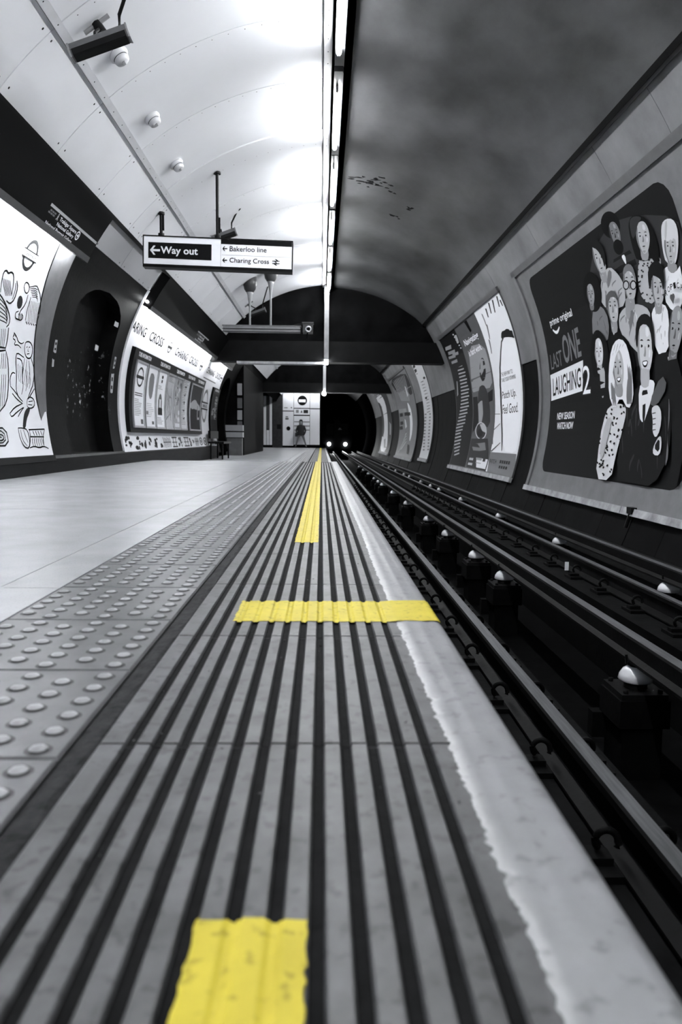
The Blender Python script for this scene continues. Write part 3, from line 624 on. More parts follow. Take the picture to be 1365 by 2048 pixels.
  (1,((7.817,85.4),(7.544,84.91),(7.238,85.69),(6.909,102.58),(7.097,103.18),(7.328,94.5),(7.49,91.13),(7.728,89.37))),
  (8,((7.505,85.63),(7.424,86.07),(7.337,86.08),(7.423,88.02))),
  (4,((7.425,83.99),(7.271,84.35),(7.32,87.16),(7.413,87.4),(7.496,86.83))),
  (5,((7.203,79.57),(7.148,80.01),(7.132,81.14),(7.158,82.76),(7.21,84.15),(7.278,85.36),(7.347,86.01),(7.404,85.96),(7.447,85.24),(7.465,83.9),(7.451,82.35),(7.385,80.77),(7.289,79.72))),
  (3,((7.451,82.35),(7.385,80.77),(7.319,80.08),(7.389,81.81),(7.437,83.79),(7.425,85.39),(7.404,85.96),(7.447,85.24),(7.465,83.9))),
  (6,((7.219,80.21),(7.174,80.51),(7.19,81.49),(7.252,81.42))),
  (1,((7.374,81.57),(7.33,81.41),(7.302,81.76),(7.337,81.63))),
  (1,((7.382,82.18),(7.349,82.02),(7.33,82.31),(7.363,82.47))),
  (7,((7.379,82.18),(7.365,82.11),(7.367,82.28))),
  (1,((7.254,81.89),(7.211,81.74),(7.184,82.08),(7.218,81.96))),
  (1,((7.261,82.49),(7.229,82.33),(7.211,82.62),(7.242,82.78))),
  (7,((7.258,82.5),(7.245,82.43),(7.247,82.6))),
  (3,((7.301,82.39),(7.286,82.42),(7.303,83.48),(7.332,83.69),(7.355,83.46),(7.325,83.08))),
  (6,((7.24,83.06),(7.206,82.97),(7.241,83.91),(7.268,83.91))),
  (1,((7.392,84.38),(7.347,84.31),(7.311,84.53),(7.355,84.61))),
  (4,((7.384,84.68),(7.332,84.76),(7.362,84.94))),
  (4,((7.422,85.22),(7.326,85.36),(7.378,85.91))),
  (1,((9.646,86.2),(9.288,85.5),(9.024,86.07),(8.821,91.48),(8.805,96.72),(8.946,103.24),(9.176,102.57))),
  (0,((9.594,82.61),(9.493,79.7),(9.337,78.66),(9.196,78.93),(9.051,80.49),(9.004,82.94),(9.014,86.08),(9.132,87.55),(9.52,86.89))),
  (6,((9.325,84.64),(9.153,84.85),(9.142,88.34),(9.203,90.45),(9.293,88.48))),
  (6,((9.389,83.51),(9.237,83.68),(9.226,85.8),(9.309,86.03),(9.395,85.65))),
  (7,((9.28,80.03),(9.217,80.32),(9.175,81.17),(9.164,82.41),(9.184,83.5),(9.222,84.44),(9.275,84.96),(9.328,84.96),(9.382,84.45),(9.428,83.47),(9.45,82.3),(9.425,81.07),(9.36,80.21))),
  (5,((9.45,82.3),(9.425,81.07),(9.379,80.51),(9.404,81.86),(9.404,83.37),(9.359,84.55),(9.328,84.96),(9.382,84.45),(9.428,83.47))),
  (8,((9.28,80.53),(9.23,80.72),(9.223,81.47),(9.283,81.47))),
  (1,((9.396,81.67),(9.357,81.52),(9.323,81.76),(9.359,81.69))),
  (1,((9.389,82.13),(9.361,81.99),(9.337,82.19),(9.364,82.34))),
  (9,((9.386,82.13),(9.375,82.07),(9.372,82.2))),
  (1,((9.275,81.83),(9.237,81.68),(9.203,81.92),(9.239,81.85))),
  (1,((9.268,82.28),(9.241,82.14),(9.217,82.35),(9.243,82.49))),
  (9,((9.265,82.29),(9.254,82.23),(9.252,82.35))),
  (5,((9.308,82.23),(9.293,82.25),(9.286,83.06),(9.308,83.23),(9.335,83.07),(9.315,82.77))),
  (8,((9.236,82.69),(9.205,82.61),(9.218,83.33),(9.243,83.35))),
  (1,((9.349,83.78),(9.309,83.7),(9.27,83.85),(9.31,83.93))),
  (6,((9.336,84.0),(9.286,84.03),(9.31,84.18))),
  (6,((9.359,84.43),(9.268,84.47),(9.305,84.91))),
  (0,((9.493,79.7),(9.337,78.66),(9.235,78.94),(9.369,80.19),(9.458,82.81),(9.564,82.93))),
  (1,((8.471,103.02),(8.576,91.62),(8.282,89.23),(7.81,88.61),(7.706,89.85),(7.49,91.13),(7.346,93.62),(7.263,98.88),(7.429,103.37),(7.917,103.21))),
  (2,((8.086,93.44),(8.054,93.73),(8.076,95.11),(8.063,96.22),(8.114,94.82))),
  (2,((8.323,93.09),(8.288,93.43),(8.329,95.08),(8.31,96.41),(8.37,94.74))),
  (2,((8.319,93.92),(8.285,94.22),(8.226,95.65),(8.211,96.78),(8.266,95.36))),
  (2,((7.961,91.82),(7.929,92.28),(7.951,94.49),(7.921,96.28),(7.99,94.03))),
  (2,((8.198,91.98),(8.164,92.39),(8.151,94.35),(8.128,95.93),(8.191,93.95))),
  (2,((7.603,96.92),(7.572,97.19),(7.453,98.51),(7.43,99.57),(7.488,98.25))),
  (2,((8.089,98.9),(8.052,99.18),(8.113,100.69),(8.078,101.87),(8.156,100.41))),
  (2,((7.568,97.14),(7.532,97.55),(7.475,99.64),(7.425,101.29),(7.516,99.23))),
  (2,((7.939,99.61),(7.905,99.81),(7.896,100.89),(7.875,101.74),(7.934,100.69))),
  (2,((8.213,91.49),(8.182,91.77),(8.276,93.09),(8.27,94.19),(8.313,92.8))),
  (2,((8.555,95.29),(8.514,95.72),(8.408,97.81),(8.365,99.47),(8.455,97.4))),
  (2,((7.494,93.45),(7.463,93.86),(7.398,95.87),(7.368,97.46),(7.434,95.46))),
  (2,((7.943,99.4),(7.905,99.74),(7.771,101.4),(7.726,102.74),(7.814,101.08))),
  (2,((8.454,90.92),(8.419,91.38),(8.399,93.61),(8.375,95.39),(8.441,93.15))),
  (8,((8.165,89.21),(8.002,88.42),(7.811,88.38),(7.749,89.24),(7.885,92.71),(7.963,94.56),(8.097,93.57))),
  (1,((8.077,89.81),(7.956,89.44),(7.907,90.49),(7.966,91.03),(7.932,94.1),(7.997,94.32),(8.04,90.98))),
  (6,((8.109,85.5),(7.898,85.79),(7.883,89.14),(7.996,89.51),(8.119,88.92))),
  (7,((7.931,80.04),(7.847,80.52),(7.799,81.86),(7.793,83.8),(7.825,85.5),(7.879,86.98),(7.951,87.81),(8.025,87.81),(8.102,87.0),(8.163,85.43),(8.188,83.57),(8.143,81.62),(8.042,80.28))),
  (5,((8.188,83.57),(8.143,81.62),(8.073,80.74),(8.12,82.87),(8.129,85.27),(8.069,87.16),(8.025,87.81),(8.102,87.0),(8.163,85.43))),
  (8,((7.936,80.81),(7.869,81.14),(7.867,82.32),(7.949,82.29))),
  (1,((8.107,82.57),(8.052,82.34),(8.006,82.74),(8.056,82.62))),
  (1,((8.101,83.3),(8.062,83.08),(8.029,83.42),(8.068,83.63))),
  (9,((8.097,83.31),(8.081,83.21),(8.079,83.42))),
  (1,((7.94,82.85),(7.888,82.63),(7.843,83.02),(7.891,82.9))),
  (1,((7.934,83.57),(7.896,83.36),(7.865,83.68),(7.902,83.9))),
  (9,((7.93,83.58),(7.914,83.49),(7.912,83.69))),
  (5,((7.99,83.48),(7.969,83.52),(7.963,84.79),(7.994,85.06),(8.031,84.81),(8.002,84.34))),
  (8,((7.892,84.23),(7.85,84.1),(7.87,85.24),(7.906,85.27))),
  (1,((8.078,85.5),(7.913,85.57),(7.949,86.39),(8.0,86.56),(8.047,86.26))),
  (9,((8.062,85.65),(7.93,85.66),(7.961,86.14),(8.0,86.24),(8.037,86.04))),
  (6,((8.069,86.96),(7.942,87.03),(7.994,87.72))),
  (1,((8.21,82.69),(8.165,80.15),(8.038,79.04),(7.877,79.07),(7.773,80.02),(7.744,81.89),(7.764,84.35),(7.821,84.71),(7.814,82.45),(7.865,80.75),(8.026,80.31),(8.122,81.42),(8.171,83.71))),
  (7,((9.063,92.15),(8.85,91.2),(8.532,91.39),(8.438,92.45),(8.5,95.44),(8.566,99.29),(8.543,103.34),(9.033,103.36),(9.174,96.72))),
  (1,((8.931,96.33),(8.94,96.57),(8.978,96.51),(8.993,96.22),(8.964,96.12))),
  (1,((8.546,92.91),(8.581,93.04),(8.604,92.87),(8.583,92.65),(8.548,92.67))),
  (1,((8.518,96.98),(8.545,97.15),(8.575,97.02),(8.566,96.76),(8.531,96.74))),
  (1,((8.977,94.45),(9.007,94.63),(9.039,94.48),(9.029,94.21),(8.99,94.19))),
  (1,((8.627,99.34),(8.664,99.46),(8.687,99.29),(8.664,99.06),(8.627,99.09))),
  (1,((8.58,95.48),(8.595,95.69),(8.629,95.61),(8.636,95.33),(8.605,95.25))),
  (1,((8.676,94.37),(8.699,94.56),(8.731,94.44),(8.729,94.17),(8.694,94.13))),
  (1,((9.008,99.11),(8.998,99.37),(9.037,99.38),(9.072,99.13),(9.054,98.96))),
  (1,((8.994,103.2),(9.027,103.38),(9.059,103.23),(9.045,102.96),(9.004,102.95))),
  (1,((8.942,101.39),(8.974,101.57),(9.006,101.42),(8.992,101.15),(8.953,101.14))),
  (1,((8.769,94.46),(8.755,94.71),(8.791,94.74),(8.828,94.5),(8.814,94.33))),
  (1,((8.893,100.96),(8.873,101.2),(8.91,101.25),(8.952,101.04),(8.941,100.85))),
  (1,((8.758,93.25),(8.742,93.5),(8.777,93.53),(8.816,93.31),(8.803,93.13))),
  (1,((8.92,100.97),(8.912,101.23),(8.951,101.23),(8.984,100.98),(8.965,100.82))),
  (1,((8.872,98.25),(8.891,98.47),(8.927,98.37),(8.932,98.09),(8.898,98.02))),
  (1,((8.863,98.91),(8.849,99.16),(8.886,99.19),(8.924,98.95),(8.909,98.78))),
  (1,((8.473,95.41),(8.498,95.59),(8.528,95.46),(8.52,95.2),(8.486,95.18))),
  (1,((8.816,95.84),(8.802,96.09),(8.838,96.12),(8.876,95.88),(8.862,95.71))),
  (1,((8.59,96.5),(8.621,96.65),(8.648,96.5),(8.633,96.25),(8.597,96.25))),
  (1,((8.485,92.6),(8.479,92.84),(8.513,92.84),(8.541,92.59),(8.523,92.44))),
  (1,((9.108,96.86),(9.146,97.01),(9.175,96.84),(9.154,96.59),(9.114,96.6))),
  (1,((8.562,101.55),(8.563,101.79),(8.6,101.76),(8.622,101.5),(8.598,101.37))),
  (1,((8.777,94.26),(8.802,94.45),(8.834,94.32),(8.83,94.05),(8.795,94.01))),
  (1,((8.83,98.18),(8.865,98.33),(8.893,98.17),(8.874,97.92),(8.835,97.93))),
  (1,((8.745,102.65),(8.774,102.83),(8.806,102.69),(8.796,102.43),(8.759,102.4))),
  (1,((8.963,100.93),(9.001,101.08),(9.028,100.91),(9.007,100.66),(8.967,100.68))),
  (1,((8.845,97.89),(8.867,98.09),(8.902,97.98),(8.9,97.7),(8.865,97.65))),
  (1,((8.749,93.62),(8.786,93.74),(8.81,93.57),(8.788,93.34),(8.75,93.37))),
  (1,((8.845,92.03),(8.849,92.27),(8.887,92.22),(8.906,91.94),(8.879,91.83))),
  (1,((8.812,101.43),(8.84,101.62),(8.872,101.49),(8.865,101.22),(8.827,101.18))),
  (1,((8.912,101.25),(8.928,101.47),(8.966,101.39),(8.973,101.1),(8.939,101.02))),
  (1,((8.783,102.31),(8.76,102.54),(8.794,102.61),(8.839,102.42),(8.832,102.23))),
  (1,((8.818,98.46),(8.808,98.71),(8.846,98.72),(8.88,98.48),(8.862,98.31))),
  (1,((8.579,101.91),(8.578,102.15),(8.615,102.13),(8.639,101.87),(8.617,101.74))),
  (1,((8.659,93.68),(8.699,93.77),(8.719,93.59),(8.691,93.39),(8.654,93.44))),
  (1,((8.572,95.22),(8.556,95.46),(8.59,95.49),(8.627,95.27),(8.615,95.1))),
  (1,((8.935,100.19),(8.945,100.43),(8.984,100.36),(8.999,100.08),(8.969,99.97))),
  (1,((8.847,92.69),(8.842,92.94),(8.88,92.93),(8.908,92.66),(8.888,92.52))),
  (1,((8.884,97.56),(8.917,97.72),(8.946,97.57),(8.931,97.31),(8.892,97.3))),
  (1,((8.87,95.28),(8.909,95.41),(8.933,95.23),(8.91,95.0),(8.871,95.03))),
  (1,((8.76,97.27),(8.799,97.38),(8.821,97.21),(8.796,96.99),(8.758,97.02))),
  (1,((8.669,98.56),(8.688,98.77),(8.722,98.66),(8.724,98.39),(8.691,98.32))),
  (1,((9.102,97.37),(9.093,97.63),(9.134,97.63),(9.168,97.38),(9.148,97.21))),
  (1,((8.978,93.29),(8.982,93.54),(9.022,93.49),(9.041,93.21),(9.014,93.09))),
  (1,((8.676,96.01),(8.669,96.26),(8.705,96.26),(8.736,96.01),(8.718,95.86))),
  (1,((8.714,99.34),(8.712,99.58),(8.75,99.56),(8.775,99.3),(8.753,99.16))),
  (1,((9.008,96.57),(9.036,96.76),(9.07,96.63),(9.063,96.35),(9.025,96.32))),
  (1,((9.005,102.21),(8.993,102.47),(9.033,102.49),(9.07,102.25),(9.053,102.08))),
  (1,((8.579,91.76),(8.596,91.97),(8.629,91.87),(8.634,91.6),(8.603,91.53))),
  (1,((8.863,100.82),(8.891,101.0),(8.924,100.87),(8.915,100.6),(8.878,100.57))),
  (1,((8.568,96.3),(8.574,96.53),(8.61,96.48),(8.627,96.21),(8.601,96.1))),
  (1,((8.956,95.68),(8.976,95.9),(9.012,95.79),(9.014,95.5),(8.979,95.44))),
  (1,((8.983,92.71),(8.999,92.93),(9.037,92.84),(9.044,92.55),(9.011,92.47))),
  (1,((8.862,95.68),(8.894,95.84),(8.924,95.69),(8.909,95.43),(8.871,95.43))),
  (1,((9.032,100.64),(9.018,100.89),(9.057,100.92),(9.096,100.68),(9.08,100.5))),
  (1,((8.632,97.52),(8.661,97.69),(8.691,97.55),(8.68,97.29),(8.644,97.28))),
  (1,((8.576,91.86),(8.603,92.03),(8.632,91.89),(8.623,91.64),(8.589,91.62))),
  (1,((8.86,100.46),(8.899,100.59),(8.924,100.42),(8.899,100.18),(8.86,100.21))),
  (1,((8.494,91.68),(8.488,91.92),(8.522,91.91),(8.55,91.66),(8.532,91.52))),
  (1,((8.7,101.09),(8.728,101.27),(8.759,101.14),(8.75,100.87),(8.714,100.84))),
  (6,((9.032,93.76),(8.821,93.04),(8.881,96.72),(8.936,100.77),(9.089,98.36))),
  (8,((8.996,85.58),(8.873,82.36),(8.675,81.2),(8.468,81.89),(8.364,84.39),(8.301,87.63),(8.255,90.83),(8.379,92.47),(8.618,90.07),(8.784,92.28),(8.994,89.53))),
  (4,((8.935,87.48),(8.909,87.51),(8.846,91.47),(8.877,91.45))),
  (4,((8.909,87.77),(8.884,87.79),(8.816,91.48),(8.846,91.47))),
  (4,((8.883,88.05),(8.858,88.08),(8.786,91.5),(8.816,91.48))),
  (4,((8.858,88.34),(8.833,88.36),(8.756,91.52),(8.786,91.5))),
  (4,((8.832,88.62),(8.807,88.64),(8.726,91.53),(8.756,91.52))),
  (4,((8.447,85.25),(8.425,85.28),(8.362,91.5),(8.389,91.48))),
  (4,((8.422,85.53),(8.399,85.56),(8.344,91.51),(8.371,91.49))),
  (4,((8.396,85.81),(8.374,85.84),(8.326,91.52),(8.353,91.5))),
  (4,((8.37,86.09),(8.348,86.12),(8.308,91.53),(8.335,91.51))),
  (4,((8.344,86.37),(8.322,86.39),(8.29,91.54),(8.317,91.52))),
  (5,((8.58,88.59),(8.587,89.35),(8.614,89.94),(8.657,90.26),(8.709,90.22),(8.76,89.83),(8.797,89.18),(8.813,88.38),(8.803,87.6),(8.77,87.01),(8.722,86.72),(8.671,86.78),(8.626,87.17),(8.594,87.81))),
  (5,((8.78,87.19),(8.598,87.31),(8.542,90.02),(8.632,90.37),(8.742,89.95))),
  (6,((8.713,82.62),(8.633,82.97),(8.571,84.04),(8.536,85.64),(8.54,87.04),(8.566,88.28),(8.616,88.98),(8.678,89.01),(8.753,88.39),(8.827,87.15),(8.876,85.66),(8.869,84.04),(8.805,82.89))),
  (4,((8.876,85.66),(8.869,84.04),(8.824,83.29),(8.829,85.05),(8.801,87.01),(8.724,88.51),(8.678,89.01),(8.753,88.39),(8.827,87.15))),
  (7,((8.705,83.26),(8.642,83.49),(8.622,84.46),(8.693,84.48))),
  (1,((8.823,84.8),(8.78,84.59),(8.735,84.88),(8.779,84.81))),
  (1,((8.807,85.39),(8.777,85.2),(8.744,85.45),(8.774,85.65))),
  (8,((8.803,85.4),(8.791,85.31),(8.786,85.48))),
  (1,((8.677,84.94),(8.635,84.73),(8.591,85.02),(8.634,84.95))),
  (1,((8.66,85.53),(8.631,85.33),(8.6,85.58),(8.628,85.77))),
  (8,((8.657,85.53),(8.645,85.44),(8.64,85.61))),
  (4,((8.709,85.48),(8.691,85.5),(8.667,86.53),(8.69,86.77),(8.725,86.58),(8.707,86.18))),
  (7,((8.615,86.04),(8.581,85.91),(8.582,86.85),(8.612,86.89))),
  (1,((8.754,87.17),(8.614,87.14),(8.633,87.83),(8.674,87.99),(8.717,87.77))),
  (9,((8.738,87.28),(8.627,87.23),(8.647,87.63),(8.678,87.73),(8.712,87.58))),
  (5,((8.726,88.34),(8.618,88.34),(8.653,88.93))),
  (8,((8.963,86.14),(8.877,82.61),(8.675,81.2),(8.481,81.87),(8.393,84.1),(8.39,86.56),(8.469,84.48),(8.598,82.79),(8.731,83.48),(8.827,85.27),(8.894,87.78))),
  (5,((8.852,83.68),(8.829,83.46),(8.728,81.95),(8.747,81.92))),
  (5,((8.76,83.46),(8.738,83.24),(8.648,82.08),(8.667,82.05))),
  (5,((8.67,83.24),(8.648,83.02),(8.57,82.21),(8.588,82.18))),
  (5,((8.582,83.02),(8.56,82.8),(8.493,82.34),(8.511,82.31))),
  (4,((8.422,87.26),(8.345,87.58),(8.304,90.31),(8.409,91.96),(8.458,89.7))),
  (3,((7.853,91.68),(7.586,87.84),(7.433,89.64),(7.676,92.4))),
  (7,((7.778,92.53),(7.7,92.07),(7.604,92.17),(7.522,93.33),(7.512,95.57),(7.583,96.7),(7.684,95.78),(7.709,94.17))),
  (3,((7.752,93.12),(7.665,93.04),(7.651,93.19),(7.741,93.29))),
  (3,((7.737,93.91),(7.651,93.82),(7.637,93.96),(7.726,94.07))),
  (3,((7.721,94.69),(7.635,94.6),(7.621,94.74),(7.71,94.86))),
  (3,((7.703,95.48),(7.617,95.38),(7.603,95.51),(7.691,95.64))),
  (7,((7.607,98.07),(7.546,96.7),(7.473,96.25),(7.421,97.59),(7.425,99.04),(7.569,98.98))),
  (1,((7.595,97.95),(7.496,96.47),(7.437,98.71))),
  (4,((7.405,90.76),(7.342,93.41),(7.328,96.69),(7.229,98.87),(7.245,100.86),(7.318,96.69),(7.371,93.4))),
 ],
 'PA': [
  (8,((15.162,62.3),(13.1,62.41),(12.99,67.04),(12.864,71.84),(12.946,79.19),(13.058,86.51),(13.077,93.11),(13.091,100.28),(15.188,100.35),(15.294,92.53),(15.202,82.32),(15.072,72.69),(15.069,66.35))),
  (4,((15.188,100.35),(13.089,100.33),(12.938,105.81),(14.993,105.7))),
  (2,((13.903,62.82),(13.813,62.96),(13.952,65.47),(14.012,65.33))),
  (2,((13.601,62.87),(13.514,63.0),(13.694,65.84),(13.751,65.7))),
  (2,((13.261,62.81),(13.179,62.93),(13.305,65.33),(13.36,65.2))),
  (2,((14.242,63.49),(14.147,63.63),(14.234,65.82),(14.297,65.68))),
  (2,((13.173,64.0),(13.091,64.12),(13.097,65.62),(13.15,65.48))),
  (4,((14.606,66.8),(14.525,67.23),(14.679,70.78),(14.735,70.68))),
  (4,((14.82,70.53),(14.729,70.95),(14.834,74.35),(14.893,74.26))),
  (4,((15.3,72.32),(15.199,72.74),(15.292,76.53),(15.356,76.45))),
  (4,((14.632,63.85),(14.558,64.29),(14.59,67.36),(14.643,67.24))),
  (4,((15.342,95.12),(15.193,95.4),(15.021,98.23),(15.089,98.24))),
  (9,((13.983,73.01),(13.72,72.04),(13.27,72.87),(13.012,74.23),(13.005,77.79),(13.135,84.25),(13.151,90.87),(13.159,97.58),(13.161,100.21),(14.167,99.85),(14.599,90.25),(14.562,80.46))),
  (2,((14.035,72.92),(13.733,71.78),(13.677,72.12),(13.987,73.24),(14.539,80.48),(14.56,90.27),(14.152,99.85),(14.242,99.87),(14.677,90.21),(14.659,80.35))),
  (1,((13.763,70.53),(13.495,70.7),(13.409,70.52),(13.24,70.91),(13.214,71.37),(13.064,71.55),(13.08,72.54),(13.027,73.54),(13.262,72.77),(13.689,72.1),(13.912,72.17))),
  (3,((15.295,89.95),(14.677,90.21),(14.676,90.36),(15.294,90.11))),
  (4,((15.275,94.61),(14.649,92.7),(14.628,92.9),(15.239,94.87))),
  (3,((15.12,100.07),(14.444,97.67),(14.419,97.87),(15.035,100.31))),
 ],
 'PB': [
  (3,((17.75,62.18),(15.178,62.4),(15.069,66.35),(15.072,72.69),(15.202,82.32),(15.277,92.54),(15.136,101.65),(15.076,105.75),(17.201,105.68),(17.705,94.9),(17.464,83.14),(17.038,71.85),(17.291,65.97))),
  (5,((16.745,69.36),(15.316,70.69),(15.244,77.12),(15.267,83.03),(16.454,82.81),(17.4,82.9),(17.22,77.5))),
  (1,((15.71,73.82),(15.581,75.62),(15.722,79.17),(16.089,80.94),(16.346,78.48),(16.046,74.98))),
  (5,((15.962,74.55),(15.751,74.84),(15.863,77.67),(16.163,78.68),(16.172,77.3))),
  (2,((16.618,81.83),(16.101,81.2),(15.798,83.09),(15.604,87.19),(15.521,93.79),(16.391,92.8),(16.854,87.86))),
  (5,((16.792,86.48),(16.326,85.39),(16.252,89.54),(16.391,92.8),(16.657,92.18))),
  (1,((17.437,84.04),(16.8,84.22),(16.708,92.16),(17.253,94.95))),
  (1,((15.731,83.94),(15.257,83.29),(15.335,86.32),(15.689,86.61))),
  (7,((15.783,94.55),(15.795,95.62),(15.911,96.48),(16.115,96.97),(16.376,96.97),(16.645,96.47),(16.862,95.55),(16.973,94.39),(16.949,93.25),(16.8,92.37),(16.565,91.93),(16.299,92.0),(16.056,92.55),(15.875,93.46))),
  (2,((15.858,94.54),(15.867,95.49),(15.968,96.26),(16.146,96.7),(16.372,96.7),(16.605,96.25),(16.792,95.43),(16.888,94.41),(16.869,93.39),(16.742,92.6),(16.541,92.21),(16.311,92.27),(16.098,92.76),(15.938,93.56))),
  (6,((16.548,92.49),(16.206,92.43),(15.847,93.46),(15.837,95.08),(16.239,94.49))),
  (1,((16.14,95.05),(16.146,95.53),(16.204,95.91),(16.304,96.12),(16.428,96.11),(16.551,95.89),(16.649,95.49),(16.698,95.0),(16.689,94.51),(16.624,94.12),(16.518,93.92),(16.393,93.94),(16.275,94.17),(16.185,94.57))),
  (2,((17.617,96.71),(15.582,96.69),(15.274,100.37),(15.089,105.62),(17.147,105.65))),
  (4,((17.173,98.47),(15.799,97.78),(15.574,99.91),(16.793,100.75))),
  (8,((16.348,102.35),(15.159,102.45),(15.027,105.18),(16.099,105.15))),
  (0,((16.196,62.75),(15.933,62.76),(15.882,66.04),(16.039,66.3))),
 ],
 'PC': [
  (1,((19.355,62.39),(17.75,62.18),(17.291,65.97),(17.038,71.85),(17.464,83.14),(17.705,94.9),(17.201,105.68),(19.453,105.86),(19.921,94.7),(19.661,83.11),(19.346,73.44),(19.228,66.48))),
  (6,((18.541,73.02),(17.867,73.28),(17.907,73.66),(18.584,73.41))),
  (6,((18.547,74.14),(17.799,74.45),(17.836,74.84),(18.588,74.54))),
  (6,((18.553,75.27),(17.72,75.63),(17.753,76.02),(18.59,75.67))),
  (6,((18.56,76.38),(17.768,76.65),(17.799,77.04),(18.594,76.79))),
  (6,((18.57,77.49),(17.688,77.81),(17.716,78.2),(18.601,77.9))),
  (6,((18.585,78.6),(17.768,78.79),(17.793,79.19),(18.613,79.01))),
  (6,((18.605,79.7),(17.696,79.92),(17.718,80.32),(18.631,80.11))),
  (6,((18.633,80.79),(17.625,81.05),(17.644,81.45),(18.656,81.21))),
  (6,((18.669,81.87),(17.751,82.0),(17.768,82.4),(18.689,82.3))),
  (6,((18.714,82.95),(17.697,83.1),(17.711,83.5),(18.73,83.38))),
  (6,((18.768,84.03),(17.858,84.04),(17.87,84.45),(18.781,84.47))),
  (6,((18.831,85.12),(17.824,85.12),(17.832,85.54),(18.841,85.55))),
  (6,((18.903,86.2),(17.799,86.2),(17.804,86.62),(18.909,86.64))),
  (6,((18.982,87.28),(18.002,87.15),(18.005,87.58),(18.985,87.73))),
  (6,((19.068,88.38),(17.997,88.23),(17.998,88.65),(19.068,88.83))),
  (6,((19.16,89.48),(18.222,89.21),(18.219,89.64),(19.156,89.93))),
  (6,((19.255,90.59),(18.235,90.29),(18.229,90.73),(19.248,91.05))),
  (6,((19.352,91.72),(18.259,91.37),(18.25,91.81),(19.341,92.18))),
  (6,((19.448,92.86),(18.494,92.41),(18.481,92.85),(19.433,93.32))),
  (6,((19.54,94.01),(18.527,93.52),(18.511,93.96),(19.52,94.48))),
  (6,((19.611,95.18),(18.738,94.61),(18.718,95.05),(19.587,95.65))),
  (6,((19.548,96.36),(18.646,95.74),(18.623,96.18),(19.52,96.83))),
  (6,((19.475,97.54),(18.561,96.86),(18.535,97.31),(19.444,98.01))),
  (6,((19.393,98.72),(18.618,97.99),(18.588,98.44),(19.358,99.18))),
  (6,((19.301,99.88),(18.532,99.11),(18.498,99.55),(19.262,100.34))),
  (6,((19.2,101.04),(18.548,100.25),(18.511,100.69),(19.158,101.5))),
  (6,((19.091,102.19),(18.46,101.36),(18.42,101.8),(19.045,102.64))),
  (5,((19.117,65.43),(18.345,65.84),(18.459,67.03),(19.217,66.5))),
  (5,((19.006,67.33),(18.135,67.83),(18.212,68.9),(19.07,68.28))),
  (5,((19.161,68.78),(18.271,69.22),(18.322,70.17),(19.196,69.61))),
  (5,((18.588,68.66),(17.85,68.93),(17.901,69.86),(18.622,69.46))),
  (5,((19.007,70.68),(18.233,70.88),(18.274,71.84),(19.032,71.52))),
  (7,((17.563,63.86),(17.638,63.96),(17.722,63.8),(17.731,63.53),(17.656,63.42),(17.572,63.59))),
  (7,((17.53,64.82),(17.604,64.93),(17.689,64.76),(17.699,64.49),(17.624,64.39),(17.54,64.55))),
  (7,((17.491,65.78),(17.564,65.89),(17.649,65.73),(17.661,65.46),(17.587,65.35),(17.503,65.51))),
  (7,((17.446,66.74),(17.518,66.85),(17.605,66.7),(17.618,66.43),(17.545,66.32),(17.46,66.47))),
  (7,((17.397,67.7),(17.467,67.82),(17.554,67.67),(17.569,67.4),(17.497,67.28),(17.411,67.43))),
  (7,((17.342,68.65),(17.411,68.78),(17.498,68.63),(17.515,68.36),(17.444,68.24),(17.358,68.39))),
  (6,((17.596,64.12),(17.325,64.34),(17.403,66.69),(17.631,66.59))),
  (5,((18.977,77.47),(18.854,77.6),(18.996,81.97),(19.218,82.44))),
 ],
 'PD': [
  (7,((25.813,61.76),(23.878,64.2),(23.749,69.32),(23.668,76.16),(23.64,84.11),(23.709,93.1),(23.703,99.94),(23.529,105.95),(25.225,105.88),(25.589,98.97),(25.734,90.35),(25.72,83.02),(25.541,74.76),(25.565,67.65))),
  (1,((25.48,63.31),(24.926,63.44),(25.026,64.98),(25.039,66.25),(25.004,67.69),(25.507,67.72),(25.539,65.6))),
  (2,((25.042,71.52),(24.403,71.65),(24.421,71.92),(25.085,71.77))),
  (2,((25.012,72.93),(24.262,73.13),(24.387,73.29),(25.051,73.18))),
  (2,((24.97,74.34),(24.109,74.6),(24.342,74.67),(25.005,74.6))),
  (2,((24.921,75.74),(24.284,75.76),(24.292,76.04),(24.954,76.0))),
  (2,((24.872,77.13),(24.124,77.21),(24.242,77.39),(24.901,77.39))),
  (2,((24.828,78.5),(23.969,78.63),(24.197,78.73),(24.854,78.77))),
  (2,((24.794,79.86),(24.164,79.78),(24.162,80.06),(24.816,80.13))),
  (2,((24.774,81.2),(24.03,81.16),(24.14,81.36),(24.793,81.47))),
  (2,((24.771,82.53),(23.913,82.51),(24.136,82.66),(24.786,82.8))),
  (2,((24.788,83.84),(24.162,83.65),(24.151,83.94),(24.801,84.12))),
  (2,((24.828,85.14),(24.084,84.98),(24.187,85.21),(24.837,85.42))),
  (1,((23.831,71.0),(23.888,71.19),(23.98,71.28),(24.089,71.27),(24.194,71.16),(24.273,70.96),(24.31,70.72),(24.297,70.48),(24.237,70.3),(24.142,70.21),(24.033,70.22),(23.93,70.34),(23.854,70.53),(23.819,70.77))),
  (1,((24.466,79.24),(24.508,79.43),(24.588,79.56),(24.692,79.58),(24.799,79.51),(24.888,79.35),(24.94,79.13),(24.944,78.9),(24.9,78.7),(24.817,78.58),(24.712,78.55),(24.606,78.63),(24.52,78.79),(24.471,79.01))),
  (4,((25.426,85.59),(24.972,85.69),(24.989,86.35),(25.445,86.26))),
  (4,((24.353,85.92),(23.994,85.98),(24.008,86.61),(24.368,86.56))),
  (4,((25.5,87.02),(25.042,87.09),(25.051,87.75),(25.51,87.69))),
